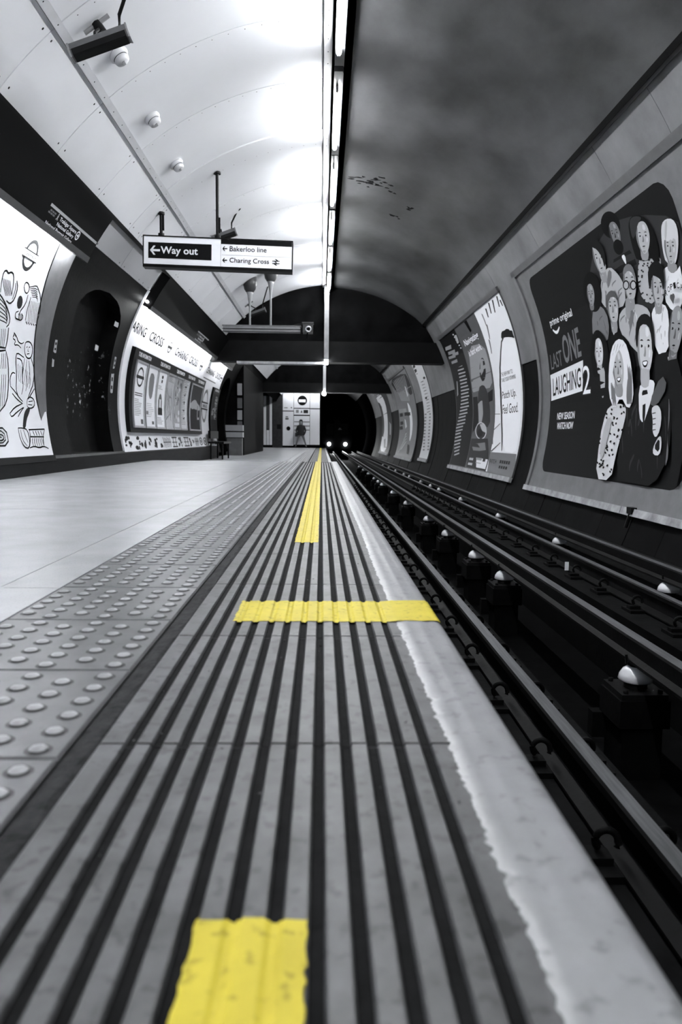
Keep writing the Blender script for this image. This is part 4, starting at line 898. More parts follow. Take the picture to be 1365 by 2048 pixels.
  (4,((24.416,87.28),(24.055,87.32),(24.061,87.96),(24.423,87.93))),
  (4,((25.555,88.45),(25.094,88.5),(25.094,89.17),(25.555,89.13))),
  (4,((24.463,88.66),(24.1,88.68),(24.098,89.32),(24.462,89.31))),
  (4,((25.59,89.9),(25.127,89.92),(25.118,90.6),(25.581,90.58))),
  (4,((24.493,90.04),(24.128,90.05),(24.119,90.69),(24.483,90.7))),
  (4,((25.605,91.36),(25.141,91.36),(25.123,92.03),(25.586,92.04))),
  (4,((24.505,91.44),(24.14,91.42),(24.122,92.07),(24.487,92.1))),
  (4,((25.6,92.82),(25.136,92.79),(25.108,93.47),(25.571,93.51))),
  (4,((24.499,92.84),(24.134,92.81),(24.108,93.45),(24.472,93.5))),
  (4,((25.573,94.29),(25.111,94.24),(25.074,94.91),(25.535,94.98))),
  (4,((24.474,94.25),(24.111,94.19),(24.077,94.84),(24.439,94.91))),
  (4,((25.526,95.77),(25.066,95.68),(25.02,96.36),(25.478,96.45))),
  (4,((24.431,95.66),(24.07,95.58),(24.028,96.23),(24.388,96.32))),
  (4,((25.458,97.24),(25.002,97.13),(24.947,97.8),(25.4,97.92))),
  (4,((24.37,97.07),(24.012,96.97),(23.962,97.61),(24.319,97.72))),
  (4,((25.369,98.7),(24.918,98.57),(24.854,99.24),(25.303,99.39))),
  (4,((24.291,98.47),(23.936,98.35),(23.878,98.99),(24.231,99.12))),
  (4,((25.261,100.17),(24.815,100.01),(24.742,100.67),(25.185,100.84))),
  (4,((24.195,99.87),(23.844,99.73),(23.778,100.37),(24.127,100.52))),
  (4,((25.132,101.62),(24.693,101.44),(24.612,102.09),(25.048,102.29))),
  (4,((24.081,101.27),(23.735,101.11),(23.662,101.74),(24.005,101.91))),
 ],
 'PE': [
  (4,((34.339,61.21),(27.71,62.19),(27.467,69.27),(27.593,78.06),(27.633,87.27),(27.582,96.5),(27.045,108.2),(33.025,107.5),(33.925,94.86),(33.602,82.07),(33.557,72.34))),
  (2,((33.766,61.86),(27.932,62.92),(27.604,69.12),(27.888,76.51),(29.644,71.15),(32.578,71.13))),
  (5,((32.663,63.09),(32.469,63.1),(31.673,75.59),(31.911,75.74))),
  (5,((32.087,63.25),(31.9,63.26),(31.331,75.82),(31.564,75.97))),
  (5,((31.53,63.42),(31.349,63.42),(30.997,76.05),(31.224,76.2))),
  (5,((30.992,63.57),(30.818,63.58),(30.669,76.27),(30.891,76.42))),
  (5,((30.472,63.72),(30.303,63.73),(30.347,76.48),(30.564,76.63))),
  (5,((29.969,63.87),(29.806,63.88),(30.031,76.7),(30.244,76.85))),
  (5,((29.482,64.01),(29.324,64.02),(29.722,76.9),(29.929,77.05))),
  (5,((29.011,64.15),(28.858,64.15),(29.418,77.11),(29.621,77.26))),
  (5,((28.554,64.28),(28.406,64.29),(29.12,77.31),(29.318,77.46))),
  (8,((29.981,77.02),(29.2,80.62),(28.95,85.45),(28.854,90.98),(28.975,95.66),(29.461,99.05),(29.635,93.65),(29.729,86.57),(29.99,81.34))),
  (7,((29.43,69.29),(29.143,69.86),(29.138,74.47),(29.587,74.98))),
  (7,((31.644,85.93),(31.22,86.66),(30.785,90.31),(31.356,91.39))),
  (1,((33.378,82.17),(32.174,82.38),(32.193,84.21),(33.43,84.12))),
  (1,((31.444,82.4),(30.372,82.59),(30.385,84.33),(31.485,84.24))),
  (1,((33.413,86.92),(32.199,86.97),(32.116,88.82),(33.348,88.91))),
  (1,((30.485,82.83),(29.476,83.01),(29.481,84.69),(30.515,84.62))),
  (1,((33.668,89.73),(32.434,89.67),(32.289,91.55),(33.531,91.74))),
  (5,((33.35,79.62),(30.668,80.41),(30.652,82.47),(33.463,81.81))),
  (3,((32.951,105.16),(32.619,105.08),(30.8,92.95),(31.098,92.92))),
  (6,((32.823,104.87),(32.494,104.78),(30.761,93.72),(31.059,93.69))),
  (3,((32.696,104.58),(32.369,104.5),(30.716,94.49),(31.012,94.47))),
  (6,((32.569,104.29),(32.244,104.21),(30.663,95.25),(30.959,95.24))),
  (3,((32.441,104.0),(32.119,103.93),(30.604,96.02),(30.899,96.01))),
  (6,((32.314,103.72),(31.994,103.64),(30.538,96.78),(30.832,96.79))),
  (3,((32.187,103.43),(31.869,103.36),(30.466,97.55),(30.759,97.55))),
  (6,((32.059,103.15),(31.744,103.09),(30.388,98.31),(30.679,98.32))),
  (1,((29.908,99.96),(29.237,100.17),(28.822,105.22),(29.482,104.83))),
 ],
 'PF': [
  (2,((44.513,63.5),(39.744,65.23),(37.702,68.08),(37.345,75.03),(37.78,85.67),(37.766,96.47),(36.771,108.03),(42.671,107.33),(43.598,94.37),(42.421,80.28),(42.746,70.55))),
  (7,((44.513,63.5),(41.434,63.8),(39.668,65.5),(39.163,72.03),(39.595,81.37),(39.78,92.66),(38.695,106.69),(42.797,106.5),(43.52,95.21),(42.112,95.25),(41.952,82.47),(41.874,70.27),(43.868,68.96))),
  (5,((38.82,85.37),(37.843,87.45),(37.934,94.65),(38.597,93.88))),
  (4,((41.542,97.66),(40.763,96.86),(39.902,103.05),(40.566,103.96))),
 ],
 'MF': [
  (8,((8.143,-72.6),(8.148,-71.65),(8.238,-71.54),(8.287,-72.12),(8.435,-71.18),(8.5,-71.83),(8.61,-72.57),(8.693,-74.74),(8.703,-77.56),(8.583,-78.18),(8.378,-77.95),(8.327,-75.78),(8.308,-73.53),(8.222,-73.38))),
  (2,((8.074,-75.69),(8.074,-74.37),(8.135,-73.97),(8.203,-74.69),(8.205,-75.92),(8.129,-76.45))),
  (8,((8.44,-82.21),(8.465,-81.21),(8.604,-81.13),(8.678,-82.38),(8.648,-83.94),(8.758,-86.79),(8.707,-89.45),(8.766,-91.35),(8.572,-93.22),(8.422,-91.85),(8.241,-90.77),(8.279,-87.04),(8.229,-84.26),(8.418,-84.13))),
  (2,((8.445,-93.94),(8.541,-93.03),(8.624,-93.19),(8.576,-94.08),(8.49,-95.19),(8.42,-96.91),(8.338,-96.93),(8.39,-95.23))),
  (8,((7.451,-74.54),(7.616,-73.98),(7.606,-72.28),(7.674,-71.25),(7.785,-71.23),(7.887,-72.26),(7.953,-72.43),(8.01,-73.86),(7.939,-76.09),(7.833,-76.4),(7.965,-78.01),(7.987,-79.54),(7.967,-83.54),(8.067,-87.34),(8.012,-92.58),(7.844,-94.27),(7.622,-94.4))),
  (2,((7.706,-83.89),(7.812,-83.57),(7.969,-83.45),(7.967,-83.77),(7.819,-84.21),(7.709,-84.22))),
  (2,((7.725,-86.87),(7.892,-87.0),(8.06,-87.15),(8.008,-87.46),(7.837,-87.66),(7.727,-87.63))),
 ],
 'MS': [
  (7,((8.172,-72.92),(8.131,-72.33),(8.152,-71.53),(8.233,-71.63),(8.284,-72.34),(8.264,-73.25),(8.208,-73.26),(8.172,-72.92))),
  (7,((8.272,-72.06),(8.437,-71.22),(8.487,-71.55),(8.61,-72.57),(8.7,-74.72),(8.696,-76.26),(8.681,-77.61))),
  (7,((8.286,-73.39),(8.286,-75.06),(8.172,-76.84),(8.19,-78.02))),
  (6,((8.373,-73.53),(8.356,-75.7),(8.363,-77.78))),
  (4,((8.295,-72.3),(8.397,-71.79),(8.488,-71.87))),
  (4,((8.318,-72.52),(8.422,-72.05),(8.505,-72.25))),
  (4,((8.34,-72.75),(8.447,-72.31),(8.522,-72.63))),
  (4,((8.363,-72.97),(8.472,-72.57),(8.539,-73.01))),
  (4,((8.386,-73.2),(8.498,-72.84),(8.556,-73.4))),
  (4,((8.408,-73.42),(8.523,-73.11),(8.572,-73.78))),
  (4,((8.372,-74.17),(8.406,-76.19),(8.447,-77.98))),
  (4,((8.41,-74.12),(8.445,-76.08),(8.488,-77.88))),
  (4,((8.448,-74.07),(8.484,-75.97),(8.528,-77.78))),
  (4,((8.486,-74.02),(8.524,-75.86),(8.569,-77.68))),
  (4,((8.524,-73.97),(8.564,-75.75),(8.61,-77.57))),
  (4,((8.563,-73.92),(8.605,-75.64),(8.652,-77.47))),
  (4,((8.603,-73.86),(8.646,-75.53),(8.694,-77.36))),
  (6,((8.38,-77.9),(8.43,-78.28))),
  (6,((8.444,-77.87),(8.493,-78.21))),
  (6,((8.509,-77.83),(8.558,-78.13))),
  (6,((8.576,-77.79),(8.624,-78.06))),
  (6,((8.643,-77.75),(8.691,-77.98))),
  (7,((8.152,-76.69),(8.081,-77.09),(8.099,-78.05),(8.176,-78.06),(8.253,-78.06),(8.296,-77.33),(8.235,-76.87))),
  (4,((8.163,-77.07),(8.205,-77.98))),
  (4,((8.189,-77.0),(8.231,-77.91))),
  (4,((8.215,-76.93),(8.257,-77.84))),
  (4,((8.241,-76.85),(8.283,-77.78))),
  (8,((8.442,-82.31),(8.457,-81.33),(8.576,-81.09),(8.669,-81.86),(8.674,-83.25),(8.623,-84.09),(8.522,-84.12),(8.455,-83.23),(8.442,-82.31))),
  (5,((8.497,-82.3),(8.52,-82.09))),
  (5,((8.562,-82.18),(8.593,-82.01))),
  (4,((8.546,-82.42),(8.539,-82.86),(8.567,-82.89))),
  (5,((8.527,-83.41),(8.592,-83.23))),
  (8,((8.451,-84.18),(8.253,-83.6),(8.233,-84.66),(8.274,-87.66),(8.251,-90.14),(8.301,-91.12))),
  (7,((8.264,-84.6),(8.375,-84.62),(8.431,-85.57),(8.423,-87.46))),
  (8,((8.648,-83.94),(8.771,-85.9),(8.744,-88.55),(8.642,-90.17),(8.577,-91.3))),
  (6,((8.468,-84.25),(8.45,-85.96),(8.424,-87.67),(8.455,-89.3),(8.399,-90.82))),
  (5,((8.535,-84.35),(8.519,-86.7),(8.573,-88.32),(8.518,-90.08))),
  (5,((8.587,-84.47),(8.643,-86.52),(8.623,-88.69))),
  (7,((8.109,-89.69),(8.097,-88.29),(8.156,-87.21),(8.233,-87.3))),
  (7,((8.109,-89.69),(8.212,-90.39),(8.359,-91.69),(8.42,-92.06))),
  (7,((8.148,-90.86),(8.264,-91.77),(8.416,-92.48))),
  (6,((8.125,-80.41),(8.213,-81.03),(8.257,-81.75),(8.355,-81.96),(8.412,-81.53))),
  (6,((8.147,-80.77),(8.105,-81.46),(8.194,-81.68),(8.162,-82.56),(8.265,-82.25),(8.351,-82.69))),
  (6,((8.119,-81.23),(8.139,-80.38),(8.183,-81.09))),
  (4,((8.303,-85.56),(8.304,-87.0),(8.344,-88.6))),
  (4,((8.355,-85.73),(8.362,-87.21),(8.388,-88.75))),
  (4,((8.407,-85.9),(8.42,-87.42),(8.433,-88.91))),
  (4,((8.46,-86.07),(8.479,-87.63),(8.479,-89.06))),
  (4,((8.514,-86.24),(8.539,-87.85),(8.525,-89.22))),
  (4,((8.568,-86.41),(8.6,-88.07),(8.571,-89.38))),
  (4,((8.623,-86.59),(8.661,-88.3),(8.618,-89.55))),
  (7,((8.777,-89.38),(8.648,-90.8),(8.575,-91.51))),
  (8,((8.534,-92.18),(8.56,-91.31),(8.664,-91.0),(8.764,-91.57),(8.752,-92.67),(8.641,-93.18),(8.541,-93.03),(8.534,-92.18))),
  (5,((8.588,-91.93),(8.71,-91.72))),
  (5,((8.565,-92.48),(8.684,-92.5))),
  (7,((8.047,-94.36),(8.184,-93.26),(8.383,-92.51))),
  (7,((8.047,-94.36),(8.08,-95.05),(8.235,-94.05),(8.424,-93.11))),
  (6,((8.252,-94.87),(8.33,-94.0),(8.441,-93.1))),
  (8,((8.212,-96.85),(8.214,-98.61),(8.291,-100.3),(8.415,-100.54),(8.486,-99.04),(8.464,-97.11),(8.34,-96.82),(8.212,-96.85))),
  (5,((8.268,-97.15),(8.282,-99.03),(8.379,-100.11))),
  (5,((8.349,-97.14),(8.381,-98.4),(8.416,-99.47))),
  (8,((8.498,-97.11),(8.983,-96.91))),
  (8,((8.505,-98.4),(8.924,-98.39))),
  (6,((8.983,-96.91),(8.895,-98.39),(8.882,-99.97))),
  (6,((8.515,-97.1),(8.525,-98.4),(8.446,-100.12))),
  (6,((8.577,-98.61),(8.541,-99.26),(8.554,-100.14))),
  (6,((8.64,-98.61),(8.603,-99.27),(8.616,-100.15))),
  (6,((8.703,-98.61),(8.666,-99.27),(8.679,-100.16))),
  (6,((8.767,-98.61),(8.729,-99.28),(8.744,-100.17))),
  (6,((8.833,-98.61),(8.794,-99.28),(8.809,-100.18))),
  (6,((8.899,-98.61),(8.86,-99.29),(8.875,-100.19))),
  (7,((8.613,-97.3),(8.642,-98.17))),
  (7,((8.69,-97.29),(8.719,-98.17))),
  (7,((8.768,-97.28),(8.798,-98.17))),
  (7,((8.848,-97.27),(8.879,-98.16))),
  (8,((8.435,-100.44),(8.582,-100.14),(8.711,-100.5),(8.867,-100.19),(9.001,-100.68))),
  (9,((7.651,-75.02),(7.615,-73.21),(7.61,-71.68),(7.663,-71.33),(7.707,-71.71),(7.769,-71.19),(7.837,-71.43),(7.89,-73.05),(7.904,-74.6))),
  (9,((7.938,-72.08),(8.003,-73.07),(7.995,-75.12),(7.912,-76.17),(7.817,-75.86))),
  (6,((7.927,-72.52),(7.964,-73.6),(7.942,-75.28))),
  (5,((7.626,-72.79),(7.701,-74.08),(7.781,-75.19))),
  (5,((7.658,-72.75),(7.735,-74.08),(7.807,-75.11))),
  (5,((7.689,-72.72),(7.769,-74.09),(7.832,-75.02))),
  (5,((7.721,-72.68),(7.803,-74.09),(7.858,-74.94))),
  (5,((7.754,-72.65),(7.837,-74.1),(7.884,-74.86))),
  (5,((7.786,-72.61),(7.872,-74.11),(7.91,-74.78))),
  (9,((7.578,-75.25),(7.663,-75.36),(7.839,-76.58),(7.975,-78.18),(7.983,-79.35),(7.924,-79.99))),
  (5,((7.565,-75.67),(7.715,-76.17),(7.844,-76.76),(7.924,-78.71))),
  (5,((7.586,-76.37),(7.732,-76.77),(7.858,-77.27),(7.922,-78.87))),
  (5,((7.605,-77.07),(7.749,-77.38),(7.872,-77.78),(7.92,-79.03))),
  (5,((7.624,-77.77),(7.765,-77.99),(7.885,-78.3),(7.918,-79.19))),
  (5,((7.641,-78.49),(7.78,-78.61),(7.898,-78.81),(7.916,-79.36))),
  (5,((7.657,-79.2),(7.795,-79.23),(7.91,-79.33),(7.914,-79.52))),
  (9,((7.981,-79.95),(7.989,-81.91),(7.959,-83.55))),
  (9,((7.705,-83.85),(7.812,-83.55),(7.969,-83.44))),
  (9,((7.709,-84.22),(7.819,-84.21),(7.973,-83.76))),
  (9,((7.975,-83.92),(8.054,-85.76),(8.066,-89.33),(7.997,-92.59),(7.788,-94.3))),
  (5,((7.69,-80.84),(7.719,-82.3),(7.731,-83.71))),
  (5,((7.732,-80.74),(7.758,-82.21),(7.766,-83.64))),
  (5,((7.774,-80.64),(7.799,-82.13),(7.801,-83.57))),
  (5,((7.816,-80.54),(7.839,-82.04),(7.836,-83.5))),
  (5,((7.859,-80.44),(7.88,-81.95),(7.872,-83.43))),
  (5,((7.903,-80.33),(7.921,-81.86),(7.908,-83.36))),
  (5,((7.741,-84.74),(7.77,-87.18))),
  (5,((7.784,-84.66),(7.814,-87.11))),
  (5,((7.828,-84.58),(7.858,-87.05))),
  (5,((7.872,-84.5),(7.903,-86.98))),
  (5,((7.916,-84.42),(7.949,-86.91))),
  (5,((7.961,-84.34),(7.995,-86.84))),
  (5,((7.754,-88.16),(7.734,-90.68),(7.702,-93.39))),
  (5,((7.801,-88.1),(7.781,-90.63),(7.743,-93.36))),
  (5,((7.848,-88.03),(7.829,-90.58),(7.785,-93.33))),
  (5,((7.896,-87.97),(7.877,-90.53),(7.827,-93.31))),
  (5,((7.945,-87.9),(7.926,-90.48),(7.87,-93.28))),
  (5,((7.994,-87.83),(7.975,-90.43),(7.914,-93.25))),
  (9,((7.573,-96.99),(7.894,-96.92),(7.902,-99.92),(7.497,-99.95))),
  (7,((7.562,-97.47),(7.833,-97.43),(7.844,-99.41),(7.511,-99.48))),
  (8,((7.684,-98.03),(7.793,-98.12),(7.812,-98.71),(7.739,-99.11),(7.659,-99.0))),
  (6,((7.702,-98.42),(7.755,-98.52))),
 ],
}
# ================================================================== SETTING
Y0, YH1, YH2, YEND = -7.0, 20.3, 35.0, 48.4
SEAMS = [-6.8, -5.5, -4.2, -2.9, -1.6, -0.3, 1.0, 2.3, 3.6, 4.9, 6.2, 7.5, 8.8, 10.15, 10.6, 11.9, 13.2, 14.5, 15.8, 17.1, 18.4, 20.2]
SEAMS2 = [20.6, 23.0, 25.4, 27.8, 30.2, 32.6, 34.9]
SEAMS3 = [35.3, 38.6, 41.9, 45.2, 48.3]

# ---- ceiling over the platform: backing shell, enamel panels, cover strips, rivets
mb = MB(); shell(mb, PL, -60, -1.5, Y0, YEND, -0.07, 0.05, M_gap)
ceil_l = mb.build('ceiling_left', kind='structure', label='white enamel panelled vault over the platform')
riv = MB()
def rivet(mb, P, a, y, off, r=0.008, m=M_iron):
    c0 = P(a, y, off + 0.004); t1 = (P(a + 0.5, y, off) - P(a - 0.5, y, off)).normalized(); t2 = Vector((0, 1, 0)); nn = t1.cross(t2).normalized()
    if nn.dot(P(a, y, off + 1) - P(a, y, off)) < 0: nn = -nn
    ring = [c0 - nn * 0.004 + (t1 * math.cos(k * math.pi / 3) + t2 * math.sin(k * math.pi / 3)) * r for k in range(6)]
    for k in range(6): mb.face([ring[k], ring[(k + 1) % 6], c0], m, True)
for S in (SEAMS, SEAMS2, SEAMS3):
    for k in range(len(S) - 1):
        y0, y1 = S[k] + 0.006, S[k + 1] - 0.006
        lip = 0.012 if abs(S[k] - 10.15) < .01 else 0.0
        mb = MB(); shell(mb, PL, -39.7, -3.5, y0, y1, lip, 0.02, M_panel); mb.build('ceiling_panel', ceil_l)
        if S is not SEAMS or not (9.9 < S[k] < 10.2):
            mb = MB(); shell(mb, PL, -51.55, -41.0, y0, (S[k + 2] - .004) if (S is SEAMS and abs(S[k] - 8.8) < .01 and False) else y1, 0.0, 0.02, M_panel3); mb.build('ceiling_panel', ceil_l)
        else:
            mb = MB(); shell(mb, PL, -51.55, -41.0, y0, y1, 0.0, 0.02, M_panel3); mb.build('ceiling_panel', ceil_l)
        if S is SEAMS and S[k] > 4:
            for q in range(13): rivet(riv, PL, -37.5 + q * 2.7, S[k] + 0.06, 0.0, 0.007, M_dkmetal)
            for a in (-50.3, -42.2):
                for d in (-0.09, 0.09): rivet(riv, PL, a, S[k] + d, 0.0, 0.013)
riv.build('rivet_rows', ceil_l, kind='stuff')
def strip(name, P, a0, a1, y0, y1, off, thick, m, **kw):
    mb = MB(); shell(mb, P, a0, a1, y0, y1, off, thick, m); return mb.build(name, kind='structure', **kw)
trim_rail = strip('trim_1', PL, -40.95, -39.75, Y0, YH1, 0.018, 0.03, M_rail, label='grey riveted cover strip along the white vault')
riv = MB()
yy = 4.0
while yy < 20:
    rivet(riv, PL, -40.35, yy, 0.018, 0.008); yy += 0.31
riv.build('rivet_rows', trim_rail, kind='stuff')
strip('trim_2', PL, -52.35, -51.6, Y0, YH1, 0.02, 0.05, M_black, label='black strip at the foot of the white vault')
tr3 = strip('trim_3', PL, -3.4, -2.0, Y0, YH1, 0.03, 0.06, M_rail, label='grey bolted edge strip beside the tube lights')
riv = MB(); yy = 6.4
while yy < 20:
    rivet(riv, PL, -2.7, yy, 0.03, 0.008); yy += 0.25
riv.build('rivet_rows', tr3, kind='stuff')
strip('trim_4', PL, -40.95, -39.75, YH1 + .3, YH2, 0.018, 0.03, M_rail, label='grey cover strip along the vault beyond the first headwall')

# ---- bare concrete vault over the track
def PV(a, y, off=0.0):
    """the bare vault sits a little lower at the crown than at its springing"""
    return PL(a, y, off + 0.075 * max(0.0, 1 - (a / 40.0) ** 2))
mb = MB(); shell(mb, PV, 1.5, 45.4, Y0, YEND + 30, -0.03, 0.15, M_conc)
ceil_r = mb.build('ceiling_right', kind='structure', label='dark stained concrete vault over the track')
# patches where the render has spalled off the concrete
random.seed(5)
pr = Print(PV, -0.03, dl=0.0016)
for (px, pa, n) in ((11.9, 7.0, 10), (11.85, 10.5, 9), (12.1, 14.0, 5), (12.6, 20.0, 5), (13.3, 18.0, 4)):
    for k in range(n):
        cy, ca = px + random.gauss(0, .10), pa + random.gauss(0, 1.3); L = random.uniform(.05, .16)
        pts = [(cy + random.uniform(-.035, .035), ca + (L / .061) * math.cos(t)) if False else (cy + .03 * math.sin(t) * random.uniform(.4, 1.4), ca + (L / .061) * .5 * math.cos(t) * random.uniform(.6, 1.3)) for t in [i * math.pi / 4 for i in range(8)]]
        pr.poly(pts, 0, 0)
pr.build('spalled_patches', ceil_r, kind='stuff')
strip('trim_5', PR, 54.0, 55.0, Y0, YEND, 0.0, 0.05, M_gap, label='black joint between concrete vault and track wall')
mb = MB()   # cable lip above the joint
shell(mb, PL, 44.0, 44.9, Y0, YEND, 0.01, 0.04, M_steel); mb.build('trim_6', kind='structure', label='dark lip along the lower edge of the concrete vault')

# ---- wall beyond the track
mb = MB(); shell(mb, PR, 53.0, 126, Y0, YEND + 30, -0.07, 0.08, M_gap)
wall_r = mb.build('wall_right', kind='structure', label='curved wall across the track, grey above and black below')
yy = Y0
wid = [2.6, 1.3, 2.6, 2.6, 1.9]
k = 0
while yy < YEND - 0.2:
    w = min(wid[k % 5], YEND - yy); mb = MB(); shell(mb, PR, 55.1, 79.7, yy + .003, yy + w - .003, 0.0, 0.04, M_conc2); mb.build('wall_panel', wall_r); yy += w; k += 1
yy = Y0
while yy < YEND - 0.2:
    w = min(0.78, YEND - yy); mb = MB(); shell(mb, PR, 79.9, 116.0, yy + .004, yy + w - .004, -0.012 - 0.006 * (int(yy * 7) % 2), 0.03, M_board); mb.build('wall_board', wall_r); yy += w

# ---- platform-side wall with two arched openings
def wall_arch(mb, a_top, a_bot, y0, y1, yl, yr, a_spring, a_crown, off, m, depth, mback):
    """curved wall a_top..a_bot with an arched opening between yl and yr, and the dark recess behind it"""
    A = stops(a_bot, a_top); A = sorted(set(A + [a_spring, a_crown] + [a_crown + (a_spring - a_crown) * t for t in (.1, .25, .5, .75)]))
    yc, hw = (yl + yr) / 2, (yr - yl) / 2
    def half(a):
        if a >= a_crown: return 0.0
        if a <= a_spring: return hw
        t = (a - a_spring) / (a_crown - a_spring); return hw * math.sqrt(max(0, 1 - t * t))
    for i in range(len(A) - 1):
        a, b = A[i], A[i + 1]; ha, hb = half(a), half(b)
        if ha <= 0 and hb <= 0:
            mb.grid([[PL(a, y0, off), PL(a, y1, off)], [PL(b, y0, off), PL(b, y1, off)]], m, True)
        else:
            mb.grid([[PL(a, y0, off), PL(a, yc - ha, off)], [PL(b, y0, off), PL(b, yc - hb, off)]], m, True)
            mb.grid([[PL(a, yc + ha, off), PL(a, y1, off)], [PL(b, yc + hb, off), PL(b, y1, off)]], m, True)
            for sg in (-1, 1):
                mb.face([PL(a, yc + sg * ha, off), PL(b, yc + sg * hb, off), PL(b, yc + sg * hb, off - depth), PL(a, yc + sg * ha, off - depth)], m)
            mb.grid([[PL(a, yc - ha, off - depth), PL(a, yc + ha, off - depth)], [PL(b, yc - hb, off - depth), PL(b, yc + hb, off - depth)]], mback, True)
mb = MB()
shell(mb, PL, -52.0, -104, Y0, 9.16, -0.06, 0.05, M_board)
wall_arch(mb, -58.75, -103, 9.16, 12.36, 9.86, 11.82, -71.0, -64.8, -0.02, M_recess, 0.22, M_recess)
shell(mb, PL, -52.0, -104, 12.36, 23.45, -0.06, 0.05, M_board)
wall_arch(mb, -52.0, -106, 23.45, 26.2, 23.9, 25.7, -76.0, -66.0, -0.02, M_board, 0.9, M_gap)
shell(mb, PL, -52.0, -106, 26.2, YH2 + .3, -0.06, 0.05, M_board)
mb.box(-4.0, -3.78, YH2 + .3, YEND, -0.25, 3.6, M_board)
wall_l = mb.build('wall_left', kind='structure', label='black platform wall with arched recesses')
mb = MB(); shell(mb, PL, -52.4, -58.65, 9.17, 10.72, -0.015, 0.03, M_panel2); mb.build('wall_panel', wall_l)
mb = MB(); shell(mb, PL, -52.4, -58.65, 10.728, 12.44, -0.015, 0.03, M_panel2); mb.build('wall_panel', wall_l)
riv = MB()
for y in (9.6, 10.6, 10.85, 11.7, 11.95, 12.3): rivet(riv, PL, -58.0, y, -0.015, 0.013)
riv.build('rivet_rows', wall_l, kind='stuff')
# torn stickers left on the black wall between the lit panels
for (y, a, wy, wa) in ((9.42, -80.3, .09, 2.6), (9.40, -83.6, .07, 1.5), (11.62, -70.3, .22, 1.2), (12.0, -84.6, .14, 5.0), (12.02, -79.4, .10, 3.0), (11.0, -77.5, .16, 1.2), (12.25, -103.0, .14, .8), (9.5, -102.8, .3, .3)):
    p = Print(PL, -0.02, dl=0.002); n = [(y + wy * .5 * sx * random.uniform(.8, 1.1), a + wa * .5 * sy * random.uniform(.85, 1.1)) for sx, sy in ((-1, -1), (0, -1.05), (1, -1), (1.05, 0), (1, 1), (0, .95), (-1, 1))]
    p.poly(n, 6 if wa > 1 else 5, 0)
    if wa > 2.4: p.rect(y - wy * .3, y + wy * .25, a + wa * .1, a + wa * .3, 2, 1); p.rect(y - wy * .3, y + wy * .3, a - wa * .3, a - wa * .12, 2, 1)
    p.build('sticker', wall_l)
# dark block wall beyond the second opening
mb = MB(); mb.box(-3.6, -2.72, 26.4, 35.0, -0.25, 2.95, M_board); mb.build('wall_left_far', kind='structure', label='black block wall projecting beside the far platform')
# plinth
mb = MB()
ys = [Y0, 14.3, 18.8, 23.45]
mb.grid([[(-3.2, y, zf(y) - .02) for y in ys], [(-3.2, y, 0.17) for y in ys], [(-3.235, y, 0.205) for y in ys], [(-3.45, y, 0.21) for y in ys]], M_plinth, False)
mb.build('baseboard_left', kind='structure', label='dark scuffed plinth along the platform wall')
mb = MB(); mb.box(-3.4, -3.18, 26.2, 35.3, -0.2, 0.1, M_plinth); mb.build('baseboard_far', kind='structure', label='dark plinth along the far platform wall')

# ---- headwalls closing the vault over the platform ends
def headwall(name, y, zb, zt, th, label, R=3.58):
    mb = MB(); pts = []
    n = 40
    amax = math.degrees(math.acos((zt - CL[1]) / R))
    arc = [(CL[0] + R * math.sin(math.radians(a)), CL[1] + R * math.cos(math.radians(a))) for a in [-amax + 2 * amax * k / n for k in range(n + 1)]]
    mb.prism(list(reversed(arc)), y, y + th, M_head)
    o = mb.build(name, kind='structure', label=label)
    hx = math.sqrt(R * R - (zb - CL[1]) ** 2); hx2 = math.sqrt(R * R - (zt - CL[1]) ** 2)
    b = MB()
    prof = [(CL[0] - hx, zb), (CL[0] + hx, zb), (CL[0] + (hx + hx2) / 2, (zb + zt) / 2), (CL[0] + hx2, zt), (CL[0] - hx2, zt), (CL[0] - (hx + hx2) / 2, (zb + zt) / 2)]
    b.prism(prof, y - 0.22, y + th, M_black); b.build('beam', o)
    return o
h1 = headwall('wall_end', YH1, 2.44, 2.98, 0.30, 'black headwall and beam spanning the vault in the middle distance')
mb = MB(); mb.box(-2.25, 0.05, YH1 - 0.25, YH1 + 0.1, 2.38, 2.44, M_plank); mb.build('flange', h1, label='pale flange under the beam')  # paler strip set under the black beam
h2 = headwall('wall_far', YH2, 2.52, 2.95, 0.30, 'black headwall and beam spanning the vault farther away')
mb = MB()   # closes the tunnel behind the camera and at the tunnel mouth
mb.box(-4.2, 4.2, Y0 - 0.3, Y0, -1.6, 5.0, M_head); mb.build('wall_back', kind='structure', label='black wall closing the tunnel behind the viewer')
mb = MB(); mb.box(-0.35, -0.1, YEND, YEND + 26, -1.5, 5, M_gap); mb.build('wall_tunnel', kind='structure', label='black side wall of the running tunnel')
mb = MB(); mb.box(-0.3, 4.4, YEND + 26, YEND + 26.3, -1.6, 5.0, M_gap); mb.build('wall_tunnel_end', kind='structure', label='black end of the running tunnel')

